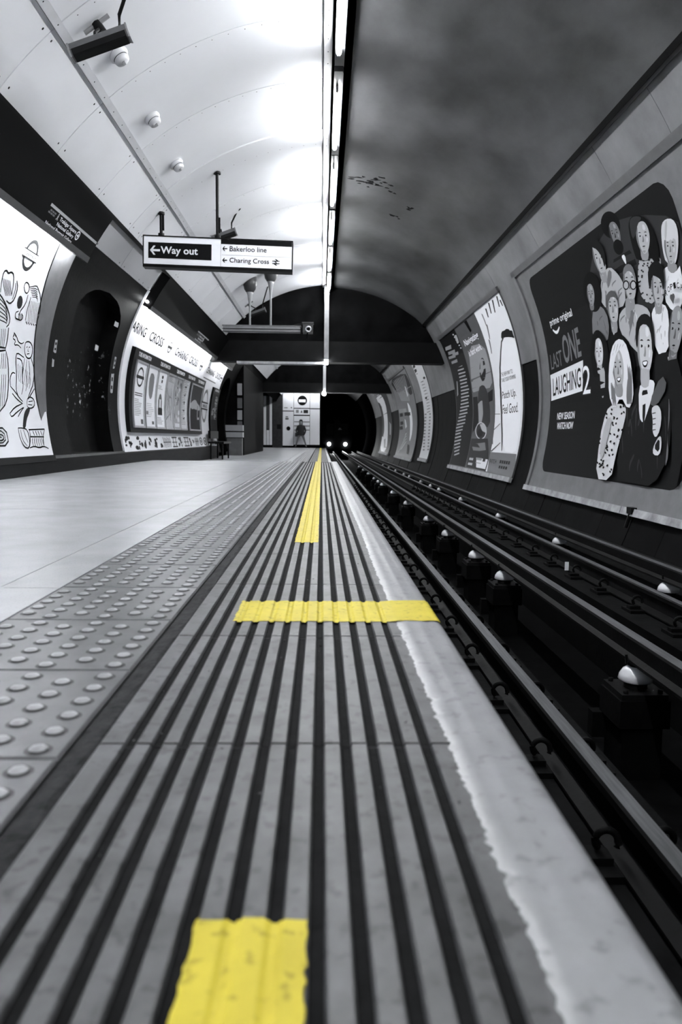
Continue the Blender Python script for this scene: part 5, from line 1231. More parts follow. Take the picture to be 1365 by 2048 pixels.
# ---- platform surface
mb = MB()
ys = [Y0, 14.3, 18.8, YEND + .3]
mb.grid([[(x, y, zf(y) - 0.012) for y in ys] for x in (-3.9, 0.28)], M_joint, False)
mb.grid([[(0.28, y, zf(y) - 0.012) for y in ys], [(0.28, y, -0.9) for y in ys]], M_joint, False)
floor = mb.build('floor', kind='structure', label='pale platform floor with tactile tiles, ribbed slabs and a white edge')
FAR0 = 18.8
def slab_box(x0, x1, y0, y1, z=0.0, m=M_floor):
    mb = MB(); e = 0.0015
    mb.face([(x0 + e, y0 + e, zf(y0) + z), (x1 - e, y0 + e, zf(y0) + z), (x1 - e, y1 - e, zf(y1) + z), (x0 + e, y1 - e, zf(y1) + z)], m)
    for (a, b) in (((x0, y0), (x1, y0)), ((x1, y0), (x1, y1)), ((x1, y1), (x0, y1)), ((x0, y1), (x0, y0))):
        ia = (min(max(a[0], x0 + e), x1 - e), min(max(a[1], y0 + e), y1 - e)); ib = (min(max(b[0], x0 + e), x1 - e), min(max(b[1], y0 + e), y1 - e))
        mb.face([(a[0], a[1], zf(a[1]) + z - .01), (b[0], b[1], zf(b[1]) + z - .01), (ib[0], ib[1], zf(ib[1]) + z), (ia[0], ia[1], zf(ia[1]) + z)], m)
    return mb
yy = -5.0; ss = []
while yy < 14.2: ss.append((yy, min(yy + 2.4, 14.3))); yy += 2.4
ss += [(14.3, 16.5), (16.5, 18.8)]
yy = 18.8
while yy < 48: ss.append((yy, min(yy + 3.7, YEND))); yy += 3.7
for (a, b) in ss:
    slab_box(-3.35 if a < 34 else -3.78, -0.947, a + .001, b - .001).build('paving_slab', floor)
    slab_box(-0.946, -0.769, a + .001, b - .001).build('paving_slab', floor)
# tactile tile with six staggered rows of blisters
TW0, TW1, TL = -0.764, -0.363, 0.398
def tactile_mesh():
    mb = MB(); e = 0.004; z = 0.002
    w = TW1 - TW0; l = TL - 0.0035
    mb.face([(e, e, z), (w - e, e, z), (w - e, l - e, z), (e, l - e, z)], M_tact)
    out = [(0, 0), (w, 0), (w, l), (0, l)]; inn = [(e, e), (w - e, e), (w - e, l - e), (e, l - e)]
    for k in range(4):
        j = (k + 1) % 4
        mb.face([(*out[k], z - .004), (*out[j], z - .004), (*inn[j], z), (*inn[k], z)], M_tact, True)
        mb.face([(*out[k], -.012), (*out[j], -.012), (*out[j], z - .004), (*out[k], z - .004)], M_tact)
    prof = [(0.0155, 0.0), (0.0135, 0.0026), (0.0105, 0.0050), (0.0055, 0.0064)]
    for r in range(6):
        for k in range(6):
            cx = w - 0.037 - r * 0.0667; cy = 0.0255 + (0.033 if r % 2 else 0) + k * 0.0655
            if cy > l - .012: continue
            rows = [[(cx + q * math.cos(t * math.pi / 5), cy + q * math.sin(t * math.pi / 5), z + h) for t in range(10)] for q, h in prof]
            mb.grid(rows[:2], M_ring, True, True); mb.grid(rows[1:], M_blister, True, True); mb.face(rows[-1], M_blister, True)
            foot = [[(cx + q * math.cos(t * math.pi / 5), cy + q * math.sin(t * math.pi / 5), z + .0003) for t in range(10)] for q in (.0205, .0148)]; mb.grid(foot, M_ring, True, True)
    return mb.mesh('tactile_tile')
tm = tactile_mesh()
yy = 1.0138 - TL * 4
while yy + TL < 14.32: inst('tactile_tile', tm, (TW0, yy, 0), floor); yy += TL
slab_box(TW0, TW1, yy, 14.3, 0, M_tact).build('tactile_tile', floor); slab_box(TW0, TW1, 14.3, 18.8, 0, M_tact).build('tactile_tile', floor)
yy = 18.8
while yy + TL < YEND: inst('tactile_tile', tm, (TW0, yy, -0.18), floor); yy += TL
# ribbed edge slabs: twelve grooves
G0, GP, GW, GD = -0.2775, 0.0395, 0.0158, 0.0065
def rib_profile(depth=GD, wid=GW):
    P = [(-0.322, -0.012), (-0.322, -0.0015), (-0.3195, 0.0)]
    for k in range(12):
        c = G0 + GP * k
        P += [(c - wid / 2 - .0015, 0.0), (c - wid / 2 + .001, -depth * .75), (c - wid / 2 + .003, -depth), (c + wid / 2 - .003, -depth), (c + wid / 2 - .001, -depth * .75), (c + wid / 2 + .0015, 0.0)]
    P += [(0.279, 0.0), (0.289, -0.0025), (0.295, -0.009), (0.297, -0.02), (0.297, -0.075), (0.27, -0.085)]
    return P
def ribz(x, depth=GD, wid=GW):
    P = rib_profile(depth, wid)
    for i in range(2, len(P) - 1):
        if P[i][0] <= x <= P[i + 1][0] and P[i + 1][0] > P[i][0]:
            t = (x - P[i][0]) / (P[i + 1][0] - P[i][0]); return P[i][1] + t * (P[i + 1][1] - P[i][1])
    return 0.0
def slab_mesh(L):
    mb = MB(); P = rib_profile()
    for i in range(len(P) - 1):
        (a, za), (b, zb) = P[i], P[i + 1]
        mb.face([(a, 0, za), (b, 0, zb), (b, L, zb), (a, L, za)], M_groove if (za < -.003 and zb < -.003 and 2 < i < 75) else M_slab)
    for y in (0, L):
        for i in range(2, len(P) - 6):
            (a, za), (b, zb) = P[i], P[i + 1]; mb.face([(a, y, za), (b, y, zb), (b, y, -0.02), (a, y, -0.02)], M_slab)
    return mb.mesh('edge_slab')
SL = 0.604
sm = slab_mesh(SL - 0.006)
yy = 1.0675 - 3 * SL
while yy + SL < 14.35: inst('edge_slab', sm, (0, yy + .003, 0), floor); yy += SL
mb = MB(); mb.face([(-.32, yy, 0), (.297, yy, 0), (.297, 18.8, -.18), (-.32, 18.8, -.18)], M_slab); mb.face([(.297, yy, 0), (.297, 18.8, -.18), (.297, 18.8, -.26), (.297, yy, -.09)], M_slab); mb.build('edge_slab', floor)
yy = 18.8
while yy + SL < YEND: inst('edge_slab', sm, (0, yy + .003, -0.18), floor); yy += SL
# mortar strip between tiles and slabs, with a ragged lip
random.seed(3)
mb = MB(); rows = [[], [], [], []]
for k in range(420):
    y = Y0 + 2 + k * 0.05
    if y > 14.3: break
    j = random.uniform(-.009, .006)
    rows[0].append((-0.3615, y, -0.006)); rows[1].append((-0.351, y, -0.0035 + random.uniform(-.001, .001))); rows[2].append((-0.330 + j, y, -0.0025 + random.uniform(-.0012, .0012))); rows[3].append((-0.322 + j * .6, y, -0.007))
mb.grid(rows, M_mortar, False); mb.build('mortar_strip', floor)
# white painted edge with a ragged inner border
def edge_paint(y0, y1, dy, z, name):
    mb = MB(); n = int((y1 - y0) / dy); xs = [None, 0.196, 0.214, 0.226, 0.236, 0.246, 0.258, 0.270, 0.279, 0.289, 0.296, 0.2985, 0.2985]
    rows = [[] for _ in xs]; w = 0.0
    for k in range(n + 1):
        y = y0 + k * dy; w = w * 0.55 + random.uniform(-.0026, .0026); xi = 0.1885 + w + 0.0022 * math.sin(y * 2.1) + (random.uniform(-.004, .004) if random.random() < .3 else 0)
        for i, x in enumerate(xs):
            if i == 0: p = (xi, y, z + 0.0003)
            else:
                h = 0.0016 + 0.0022 * math.exp(-((x - 0.240) / 0.0075) ** 2) + 0.0012 * math.exp(-((x - 0.214) / 0.006) ** 2) + random.uniform(-.0002, .0002)
                zz = 0.0 if x <= 0.279 else (-0.0025 if x < .29 else (-.009 if x < .2965 else -0.02))
                if i == len(xs) - 1: zz = -0.05
                p = (x + (0.001 if x > .28 else 0), y, z + zz + h)
            rows[i].append(p)
    mb.grid(rows, M_edge, True); return mb.build(name, floor, label='white painted platform edge')
edge_paint(0.2, 14.34, 0.006, 0.0, 'edge_paint')
edge_paint(18.8, YEND, 0.3, -0.18, 'edge_paint')
# yellow paint: follows the ribs, filling the grooves part way
def yellow(y0, y1, x0, x1, z=0.0, ny=8, wear=0.0, over=False, label=None, rag=0.003):
    mb = MB(); xs = sorted(set([x0, x1] + [x for k in range(13) for d in (-.0100, -.0075, -.0045, -.003, .003, .0045, .0075, .0100) for x in (G0 + GP * k + d,) if x0 < x < x1] + ([.19, .2, .25, .279, .288, .295, .299] if over else [])))
    xs = [x for x in xs if x0 <= x <= x1]; rows = []
    for i, x in enumerate(xs):
        r = []
        ra, rb = random.uniform(-rag, rag), random.uniform(-rag, rag)
        for k in range(ny + 1):
            t = k / ny; y = y0 + (y1 - y0) * t + (ra if k == 0 else rb if k == ny else 0)
            xj = x + (random.uniform(-rag * .6, rag * .6) if i in (0, len(xs) - 1) and not (over and i) else 0)
            h = 0.0013 - 0.0035 * max(0.0, 1 - (min(abs(x - G0 - GP * g_) for g_ in range(12)) / 0.0075) ** 2)
            if over and x > .185: h += 0.0024 + 0.0022 * math.exp(-((x - 0.240) / 0.0075) ** 2)
            if x > .285: h = 0.0035 if x < .29 else (0.0 if x < .297 else -0.008)
            r.append((xj, y, z + h))
        rows.append(r)
    mb.grid(rows, M_yellow, True); return mb.build('yellow_marking', floor, label=label)
yellow(0.25, 0.660, -0.1135, -0.0105, ny=40, label='yellow painted patch on the ribbed slabs at the bottom of the picture', rag=.0035)
yellow(1.803, 2.032, -0.214, 0.299, over=True, ny=30, label='yellow painted bar running across to the platform edge', rag=.004)
yellow(3.2, 14.34, -0.1135, -0.0115, ny=220, label='yellow painted line along the ribbed slabs', rag=.003)
yellow(18.9, YEND - .1, -0.1135, -0.0115, z=-0.18, ny=40, label='yellow painted line on the far lower platform')
# grit lying in the grooves
mb = MB(); random.seed(8)
for k in range(70):
    g = random.randrange(12); x = G0 + GP * g + random.uniform(-.004, .004); y = random.uniform(.7, 4.0) ** 1.0; s = random.uniform(.0015, .004); zz = -GD + s * .5
    if random.random() < .35: x += GP * .5; zz = s * .4
    r = [Vector((random.gauss(0, 1), random.gauss(0, 1), random.gauss(0, .6))).normalized() * s for _ in range(4)]
    P = [Vector((x, y, zz)) + q for q in r]
    for q in ((0, 1, 2), (0, 2, 3), (0, 3, 1), (1, 3, 2)): mb.face([P[i] for i in q], M_frame if random.random() < .35 else M_iron)
mb.build('grit', floor, kind='stuff')

# ---- track bed: ledges, pit, platform face
mb = MB()
def strp(x0, x1, z0, z1, m, y0=Y0, y1=YEND + 26): mb.face([(x0, y0, z0), (x1, y0, z1), (x1, y1, z1), (x0, y1, z0)], m)
strp(0.26, 0.26, -0.06, -0.80, M_board); strp(0.26, 1.14, -0.80, -0.80, M_track); strp(1.14, 1.14, -0.80, -1.30, M_pit); strp(1.14, 2.16, -1.30, -1.30, M_pit)
strp(2.16, 2.16, -1.30, -0.80, M_pit); strp(2.16, 2.66, -0.80, -0.80, M_track); strp(2.66, 2.70, -0.80, -0.86, M_track); strp(2.70, 3.5, -0.86, -0.86, M_track)
strp(3.02, 3.4, -0.86, -0.62, M_track)
mb.build('track_bed', kind='structure', label='black sooty track bed with a deep pit between the rails')
# ================================================================== RAILS
def rail(name, x, ztop, kind, label, y0=-2.0, y1=73.0):
    t = thing(name, label, 'rail', (x, 0, ztop - .16), 'rails of the track')
    mb = MB()
    if kind == 'running':
        P = [(-.065, -.155), (-.065, -.145), (-.012, -.125), (-.009, -.045), (-.034, -.034), (-.034, -.008), (-.026, 0.0), (.026, 0.0), (.034, -.008), (.034, -.034), (.009, -.045), (.012, -.125), (.065, -.145), (.065, -.155)]
        top = (6,)
    else:
        P = [(-.06, -.12), (-.06, -.105), (-.032, -.085), (-.036, -.012), (-.03, 0.0), (.03, 0.0), (.036, -.012), (.032, -.085), (.06, -.105), (.06, -.12)]
        top = (4,)
    for i in range(len(P)):
        a, b = P[i], P[(i + 1) % len(P)]
        m = M_railtop if i in top else M_steel
        mb.face([(x + a[0], y0, ztop + a[1]), (x + b[0], y0, ztop + b[1]), (x + b[0], y1, ztop + b[1]), (x + a[0], y1, ztop + a[1])], m)
    mb.build('rail_bar', t)
    return t
ra = rail('running_rail', 0.93, -0.63, 'running', 'worn running rail nearest the platform edge')
rb = rail('conductor_rail', 1.67, -0.58, 'cond', 'bright-topped conductor rail standing on white insulators over the pit')
rc = rail('running_rail', 2.42, -0.63, 'running', 'running rail on the far ledge beyond the pit')
rd = rail('conductor_rail', 2.86, -0.575, 'cond', 'conductor rail closest to the poster wall')
def clip_mesh(sg):
    mb = MB()
    mb.box(-.055, .055, -.085, .085, 0, .022, M_steel); mb.box(-.04, .04, -.03, .03, .022, .045, M_steel)
    pts = [(sg * (.03 + .032 * math.cos(t)), 0.0 + .004 * t, .045 + .034 + .034 * math.sin(t)) for t in [(-.5 + k * .3) for k in range(16)]]
    mb.tube(pts, .011, M_steel, 6)
    return mb.mesh('rail_clip')
cmL, cmR = clip_mesh(1), clip_mesh(-1)
for rl, x in ((ra, 0.93), (rc, 2.42)):
    for k in range(28):
        y = 0.75 + k * 0.66
        inst('rail_clip', cmL, (x - .115, y, -0.80), rl)
        inst('rail_clip', cmR, (x + .115, y, -0.80), rl)
# a pale tag on one far chair
mb = MB(); mb.box(2.30, 2.335, 6.92, 6.93, -0.77, -0.69, M_white); mb.build('tag_plate', rc, label='small pale tag')

# insulators: white pot, iron cap and clamp; the centre ones stand on tall pedestals in the pit
def insulator(x, y, ztop, zbase, ped, label, group):
    t = thing('rail_insulator', label, 'insulator', (x, y, zbase), group)
    b = MB(); M = Matrix.Translation((x, y, 0)); h = ztop
    b.lathe([(.030, h - .012), (.042, h - .014), (.066, h - .03), (.082, h - .055), (.088, h - .082), (.08, h - .09), (.05, h - .088), (.04, h - .1)], M_porc, 18, M); b.build('porcelain_pot', t)
    b = MB(); b.lathe([(0, h + .012), (.03, h + .012), (.036, h + .002), (.034, h - .016)], M_iron, 14, M)
    b.box(x - .05, x + .05, y - .012, y + .012, h - .004, h + .012, M_iron); b.tube([(x - .05, y, h), (x - .055, y, h + .05)], .007, M_iron, 6); b.build('clamp', t)
    b = MB(); b.lathe([(.06, h - .13), (.06, h - .1), (.045, h - .088)], M_iron, 12, M)
    if ped: b.box(x - .12, x + .12, y - .13, y + .13, h - .155, h - .125, M_iron)
    else: b.box(x - .1, x + .1, y - .11, y + .11, zbase, h - .125, M_conc3)
    bp = b.build('base_plate', t)
    for sx, sy in ((-.09, -.1), (.09, -.1), (-.09, .1), (.09, .1)):
        b = MB(); b.lathe([(0, h - .108), (.014, h - .108), (.014, h - .127)], M_steel, 6, Matrix.Translation((x + sx * (1 if ped else .85), y + sy * (1 if ped else .9), 0))); b.build('bolt', bp)
    if ped:
        b = MB(); b.box(x - .13, x + .13, y - .14, y + .14, h - .30, h - .155, M_conc3); b.box(x - .105, x + .105, y - .115, y + .115, zbase, h - .30, M_conc3); b.build('pedestal', t)
        b = MB(); b.box(x - .18, x + .05, y + .10, y + .17, h - .44, h - .30, M_conc3); b.build('bracket', t)
    return t
ORD = ['nearest', 'second', 'third', 'fourth', 'fifth', 'sixth', 'seventh', 'eighth', 'ninth', 'tenth', 'eleventh', 'twelfth', 'thirteenth', 'fourteenth', 'fifteenth', 'sixteenth']
for k, y in enumerate([3.80, 6.65, 7.88, 9.7, 11.46, 14.3, 17.1, 20.1, 21.5, 23.1, 26.2, 29.3, 32.5]):
    insulator(1.66, y, -0.715, -1.30, True, ('nearest' if k == 0 else ORD[k] + ' nearest') + ' white insulator on a black pedestal in the pit', 'insulators of the centre conductor rail')
for k, y in enumerate([6.0, 8.84, 11.8, 15.05, 17.9, 19.3, 21.2, 24.0, 25.6, 28.5, 31.4, 34.5]):
    insulator(2.86, y, -0.69, -0.86, False, ('nearest' if k == 0 else ORD[k] + ' nearest') + ' white insulator under the conductor rail by the poster wall', 'insulators of the outer conductor rail')
# cable running along the far edge of the bed
mb = MB(); mb.tube([(3.10, -2, -0.66), (3.10, 20, -0.66), (3.10, 48, -0.66)], .035, M_steel, 8); tag(mb.build('track_cable'), 'thick black cable along the foot of the poster wall', 'cable')

# ================================================================== LIGHTS
LX, LZ = 0.14, 4.25
def tube_light(y0, y1, label, group, x=LX, z=LZ, half=0.33):
    t = thing('tube_light', label, 'light', (x, (y0 + y1) / 2, z), group)
    b = MB(); b.box(x - .035, x + .06, y0 - half, y1 + half, z + .040, z + .11, M_dkmetal); b.box(x + .056, x + .062, y0 - half, y1 + half, z + .027, z + .11, M_dkmetal); b.box(x - .018, x + .018, y0 - half, y1 + half, z + .11, z + .16, M_dkmetal); hs = b.build('housing', t)
    b = MB(); b.tube([(x, y0 + .02, z), (x, y1 - .02, z)], .026, M_tube, 10, True); b.build('tube', t)
    for y, s in ((y0, 1), (y1, -1)):
        b = MB(); b.box(x - .016, x + .016, y - .012, y + .012, z - .026, z + .045, M_grey); b.build('lamp_holder', hs)
    return t
TUBES = [(6.20, 7.86), (8.64, 10.32), (11.01, 12.73), (13.49, 15.17), (15.89, 17.51), (18.31, 19.92)]
for k, (a, b_) in enumerate(TUBES):
    tube_light(a, b_, ('ceiling tube light cut by the top edge of the picture', 'second ceiling tube light from the top of the picture', 'third ceiling tube light from the top of the picture', 'fourth ceiling tube light from the top of the picture', 'fifth ceiling tube light from the top of the picture', 'last ceiling tube light before the black headwall')[k], 'tube lights along the crown of the vault')
for a in (-5.6, -3.25, -0.9, 1.45, 3.8):
    tube_light(a, a + 1.63, 'ceiling tube light above and behind the viewer', 'tube lights out of the picture')
for a in (21.6, 24.4, 27.2, 30.0, 32.6):
    tube_light(a, a + 1.63, 'ceiling tube light hidden behind the first headwall', 'tube lights beyond the first headwall')
for a in (36.2, 38.8, 41.4, 44.0):
    tube_light(a, a + 1.63, 'ceiling tube light hidden behind the second headwall', 'tube lights beyond the second headwall')
# vertical trunking down the headwalls
t = thing('light_trunking', 'pale vertical trunking running down the front of the nearer headwall', 'trunking', (0.11, YH1 - .3, 2.4))
b = MB(); b.box(0.045, 0.165, YH1 - .36, YH1 - .23, 2.50, 4.38, M_grey); tk = b.build('trunk', t)
b = MB(); b.box(0.045, 0.165, YH1 - .365, YH1 - .355, 2.50, 2.52, M_black); b.box(0.045, 0.165, YH1 - .365, YH1 - .355, 2.66, 2.67, M_grey); b.build('joint_band', tk)
b = MB(); b.box(0.055, 0.15, YH1 - .38, YH1 - .23, 2.375, 2.49, M_lampw); b.build('end_lamp', t)
t = thing('light_trunking', 'thin pale trunking running down the front of the farther headwall', 'trunking', (0.09, YH2 - .3, 2.4))
b = MB(); b.box(0.04, 0.17, YH2 - .30, YH2 - .22, 2.55, 4.3, M_panel2); b.build('trunk', t)
b = MB(); b.lathe([(0, .1), (.07, .08), (.1, 0), (.07, -.08), (0, -.1)], M_lampw, 12, Matrix.Translation((0.09, YH2 - .3, 2.47))); b.build('end_lamp', t)

# ================================================================== CEILING FITTINGS
def detector(y, label):
    a = -35.3; o = PL(a, y); nrm = (PL(a, y, 1) - o).normalized(); t2 = Vector((0, 1, 0)); t1 = t2.cross(nrm)
    M = Matrix((( t1.x, t2.x, nrm.x, o.x), (t1.y, t2.y, nrm.y, o.y), (t1.z, t2.z, nrm.z, o.z), (0, 0, 0, 1)))
    t = thing('smoke_detector', label, 'detector', o, 'smoke detectors on the vault')
    b = MB(); b.lathe([(.085, 0), (.09, .012), (.088, .03), (.074, .042), (.068, .044)], M_detect, 20, M); b.build('base', t)
    b = MB(); b.lathe([(.066, .040), (.066, .046), (.06, .047)], M_iron, 20, M); b.build('vent_ring', t)
    b = MB(); b.lathe([(.062, .046), (.07, .06), (.062, .085), (.045, .096), (0, .098)], M_detect, 20, M); b.build('cap', t)
    b = MB(); b.box(-.012, .012, -.03, .03, .095, .101, M_grey, M); b.build('indicator', t)
detector(7.01, 'white round smoke detector nearest the loudspeaker on the vault')
detector(8.32, 'middle one of the three white round smoke detectors on the vault')
detector(9.65, 'white round smoke detector closest to the hanging way out sign')
def speaker(y, label, c=None, length=.46):
    """dark wedge-shaped bar on a swivel bracket under the vault, with its cable"""
    ang = math.radians(-20)
    c = Vector(c) if c else Vector((-1.73, y, 3.42))
    t = thing('ceiling_speaker', label, 'speaker', c, 'bar units under the vault')
    M = Matrix.Translation(c) @ Matrix.Rotation(ang, 4, 'Y')
    fr = lambda u, v, w: M @ Vector((w, u, v))
    b = MB(); b.prism([(-.075, -.05), (-.085, .0), (-.05, .06), (.05, .06), (.06, -.03), (.0, -.062)], -length / 2, length / 2, M_speaker, fr); b.build('body', t)
    b = MB(); b.prism([(-.0862, -.045), (-.0875, -.002), (-.086, -.001), (-.075, -.051), (-.002, -.064), (-.003, -.066), (-.077, -.0535)], -length / 2 + .012, length / 2 - .012, M_iron, fr); b.build('grille', t)
    for s in (-1, 1):
        b = MB(); b.prism([(-.08, -.055), (-.09, .0), (-.053, .066), (.053, .066), (.065, -.033), (.0, -.068)], s * (length / 2), s * (length / 2 + .014), M_grey, fr); b.build('end_cap', t)
    top = M @ Vector((-.03, .02, .06)); o = PL(-36.0 if c.x < -1.6 else -36.0, c.y + .25); nrm = (PL(-36, y, 1) - PL(-36, y, 0)).normalized()
    b = MB(); b.tube([top, top + Vector((-.01, .03, .07)), o + nrm * .07], .012, M_iron, 6); b.tube([o + nrm * .11, o + nrm * .02], .04, M_iron, 8); b.build('stem', t)
    b = MB(); d = (PL(-38, y) - PL(-34, y)).normalized(); b.tube([o + nrm * .03 - d * .12, o + nrm * .03 + d * .12], .018, M_grey, 6); b.build('mounting_bar', t)
    e = M @ Vector((length / 2 - .05, .0, .06)); q = PL(-26.0, c.y - .25)
    pts = [e, e + Vector((-.0, -.01, .10)), e.lerp(q, .5) + Vector((.02, 0, .12)), q]
    b = MB(); b.tube(pts, .014, M_iron, 8); b.build('cable', t)
speaker(6.2, 'dark bar-shaped loudspeaker on a bracket at the top left', (-1.74, 6.2, 3.47))
speaker(12.7, 'dark bar-shaped loudspeaker half hidden behind the way out sign', (-1.62, 12.7, 3.72), .4)
speaker(19.1, 'dark bar-shaped loudspeaker on the vault just before the headwall', (-1.6, 18.9, 3.5), .4)

# ================================================================== HANGING SIGNS
SY = 10.6
t = thing('hanging_sign', 'white hanging way out sign with black panel and arrows', 'sign', (-1.43, SY, 2.78))
SM = Matrix.Translation((-1.4275, SY, 2.938)) @ Matrix.Rotation(math.radians(1.2), 4, 'Z') @ Matrix.Rotation(math.radians(1.1), 4, 'Y')
SW, SH = 1.0, 0.182
def SPl(u, v, off): return SM @ Vector((u, -0.075 - off, v))
b = MB(); b.box(-SW, SW, -.075, .075, -SH, SH, M_white, SM); b.build('sign_box', t)
b = MB()
for q in ((-SW - .012, SW + .012, SH, SH + .014), (-SW - .012, SW + .012, -SH - .04, -SH), (-SW - .014, -SW, -SH, SH), (SW, SW + .014, -SH, SH)): b.box(q[0], q[1], -.085, .085, q[2], q[3], M_black, SM)
b.build('frame', t)
p = Print(SPl, 0.001, strip=None, dl=0.0012)
p.rect(-.94, -.09, -.105, .105, 1, 0)
p.rect(.035, .998, .118, .18, 1, 0); p.rect(.033, .037, -.18, .18, 5, 0); p.rect(.05, .985, -.027, -.023, 5, 0)
p.text('Way out', -.775, -.275, .055, -.07, 9, 1, 0.022)
def arrow(p, x, y, s, tone, layer):
    w = s * .13
    p.poly([(x, y - w), (x + s * 1.15, y - w), (x + s * 1.15, y + w), (x, y + w)], tone, layer)
    for g in (1, -1): p.poly([(x - s * .06, y), (x + s * .36, y + g * s * .55), (x + s * .62, y + g * s * .55), (x + s * .2, y)], tone, layer)
arrow(p, -.91, 0.0, .11, 9, 1)
arrow(p, .06, .058, .055, 1, 1); arrow(p, .06, -.095, .055, 1, 1)
p.text('Bakerloo line', .155, .655, .095, .027, 1, 1, 0.006)
p.text('Charing Cross', .155, .69, -.058, -.142, 1, 1, 0.006)
for g in (1, -1): p.rect(.735, .835, -.097 + g * .016 - .006, -.097 + g * .016 + .006, 1, 1)
p.poly([(.765, -.055), (.79, -.055), (.825, -.080), (.80, -.080)], 1, 1); p.poly([(.745, -.112), (.77, -.112), (.805, -.138), (.78, -.138)], 1, 1); p.poly([(.755, -.075), (.77, -.075), (.81, -.118), (.795, -.118)], 1, 1)
p.build('lettering', t)
for x, h in ((-.52, 0.75), (-1.0 + .28 - .54 + .5, 0)):
    pass
for xx in (-0.46, -0.02):
    base = SM @ Vector((xx if xx > -.4 else -.78, 0, SH)); r2 = CL[2] ** 2 - (base.x - CL[0]) ** 2; zt = CL[1] + math.sqrt(r2) - .01
    b = MB(); b.tube([base, (base.x, base.y, zt)], .022, M_iron, 10); b.tube([(base.x, base.y, base.z), (base.x, base.y, base.z + .06)], .042, M_iron, 10); b.tube([(base.x, base.y, zt - .03), (base.x, base.y, zt)], .05, M_iron, 10); b.tube([(base.x + .03, base.y, base.z + .1), (base.x + .03, base.y, base.z + .3)], .012, M_steel, 6)
    b.build('hanger', t)

HY = 17.2
t = thing('hanging_indicator', 'long grey hanging indicator bar seen edge-on under two tapered rods', 'indicator', (-1.35, HY, 2.8))
b = MB(); b.box(-2.22, -0.50, HY - .10, HY + .10, 2.795, 2.925, M_grey); b.build('body', t)
b = MB(); b.box(-2.24, -0.48, HY - .125, HY - .10, 2.79, 2.80, M_black); b.box(-2.24, -0.48, HY - .115, HY - .10, 2.85, 2.862, M_black); b.box(-2.24, -.48, HY - .115, HY + .11, 2.92, 2.94, M_frame); b.build('edge_strip', t)
for x in (-1.63, -1.165):
    zt = CL[1] + math.sqrt(CL[2] ** 2 - (x - CL[0]) ** 2) - .005
    b = MB(); M = Matrix.Translation((x, HY, 0)); b.lathe([(.03, 2.92), (.022, 2.99), (.022, zt - .62), (.035, zt - .45), (.06, zt - .3), (.085, zt - .24), (0, zt - .23)], M_grey, 14, M); b.build('rod', t)
    b = MB(); b.lathe([(.085, zt - .25), (.13, zt - .18), (.15, zt - .08), (.16, zt + .09), (0, zt + .09)], M_dkmetal, 16, M); b.build('ceiling_rose', t)
t = thing('security_camera', 'dark security camera with a pale lens ring at the end of the indicator bar', 'camera', (-0.34, HY, 2.83))
b = MB(); b.box(-.44, -.22, HY - .12, HY + .22, 2.80, 3.00, M_dkmetal); b.box(-.46, -.20, HY - .14, HY + .1, 2.99, 3.02, M_dkmetal); b.build('body', t)
Mx = Matrix.Translation((-.315, HY - .12, 2.86)) @ Matrix.Rotation(math.radians(90), 4, 'X')
b = MB(); b.lathe([(.04, 0), (.04, .05), (.065, .055), (.072, .03), (.072, 0)], M_alu, 18, Mx); lr = b.build('lens_ring', t)
b = MB(); b.lathe([(0, .02), (.04, .03)], M_iron, 14, Mx); b.build('lens', lr)
b = MB(); b.tube([(-.75, HY, 2.93), (-.55, HY, 2.985), (-.42, HY, 2.97)], .012, M_iron, 6); b.tube([(-.34, HY, 2.80), (-.345, HY, 2.71), (-.36, HY, 2.66)], .018, M_iron, 6); b.build('cable', t)

# ================================================================== PLATFORM WALL: FASCIAS, LIT PANELS
def fascia(y0, y1, tube0, tube1, label):
    t = thing('lighting_fascia', label, 'fascia', PL(-57, y0, .1))
    b = MB(); shell(b, PL, -52.5, -61.6, y0, y1, 0.15, 0.012, M_fascia); b.build('front_plate', t)
    for y in (y0, y1 - .01):
        b = MB(); shell(b, PL, -52.5, -62.6, y, y + .01, 0.139, 0.14, M_fascia); b.build('end_plate', t)
    b = MB(); shell(b, PL, -61.6, -62.8, y0, y1, 0.158, 0.02, M_frameD); shell(b, PL, -62.55, -62.8, y0, y1, 0.138, 0.045, M_frameD); b.build('lower_lip', t)
    b = MB(); shell(b, PL, -52.4, -52.65, y0, y1, 0.15, 0.15, M_fascia); b.build('top_plate', t)
    n = max(1, round((tube1 - tube0) / 1.8)); L = (tube1 - tube0) / n
    for k in range(n):
        b = MB(); b.tube([PL(-61.0, tube0 + k * L + .03, .105), PL(-61.0, tube0 + (k + 1) * L - .03, .105)], .022, M_ptube, 8); b.build('hidden_tube', t)
    return t
fascia(1.0, 9.14, 1.2, 9.0, 'black lighting fascia above the nearest mural')
fc2 = fascia(12.44, 23.4, 12.5, 23.3, 'black lighting fascia above the station information panel')
b = MB(); b.tube([PL(-61.2, 12.37, .05), PL(-61.2, 12.43, .05)], .022, emis('lamp_end_glow', 4.0), 8); b.build('lamp_end', fc2)
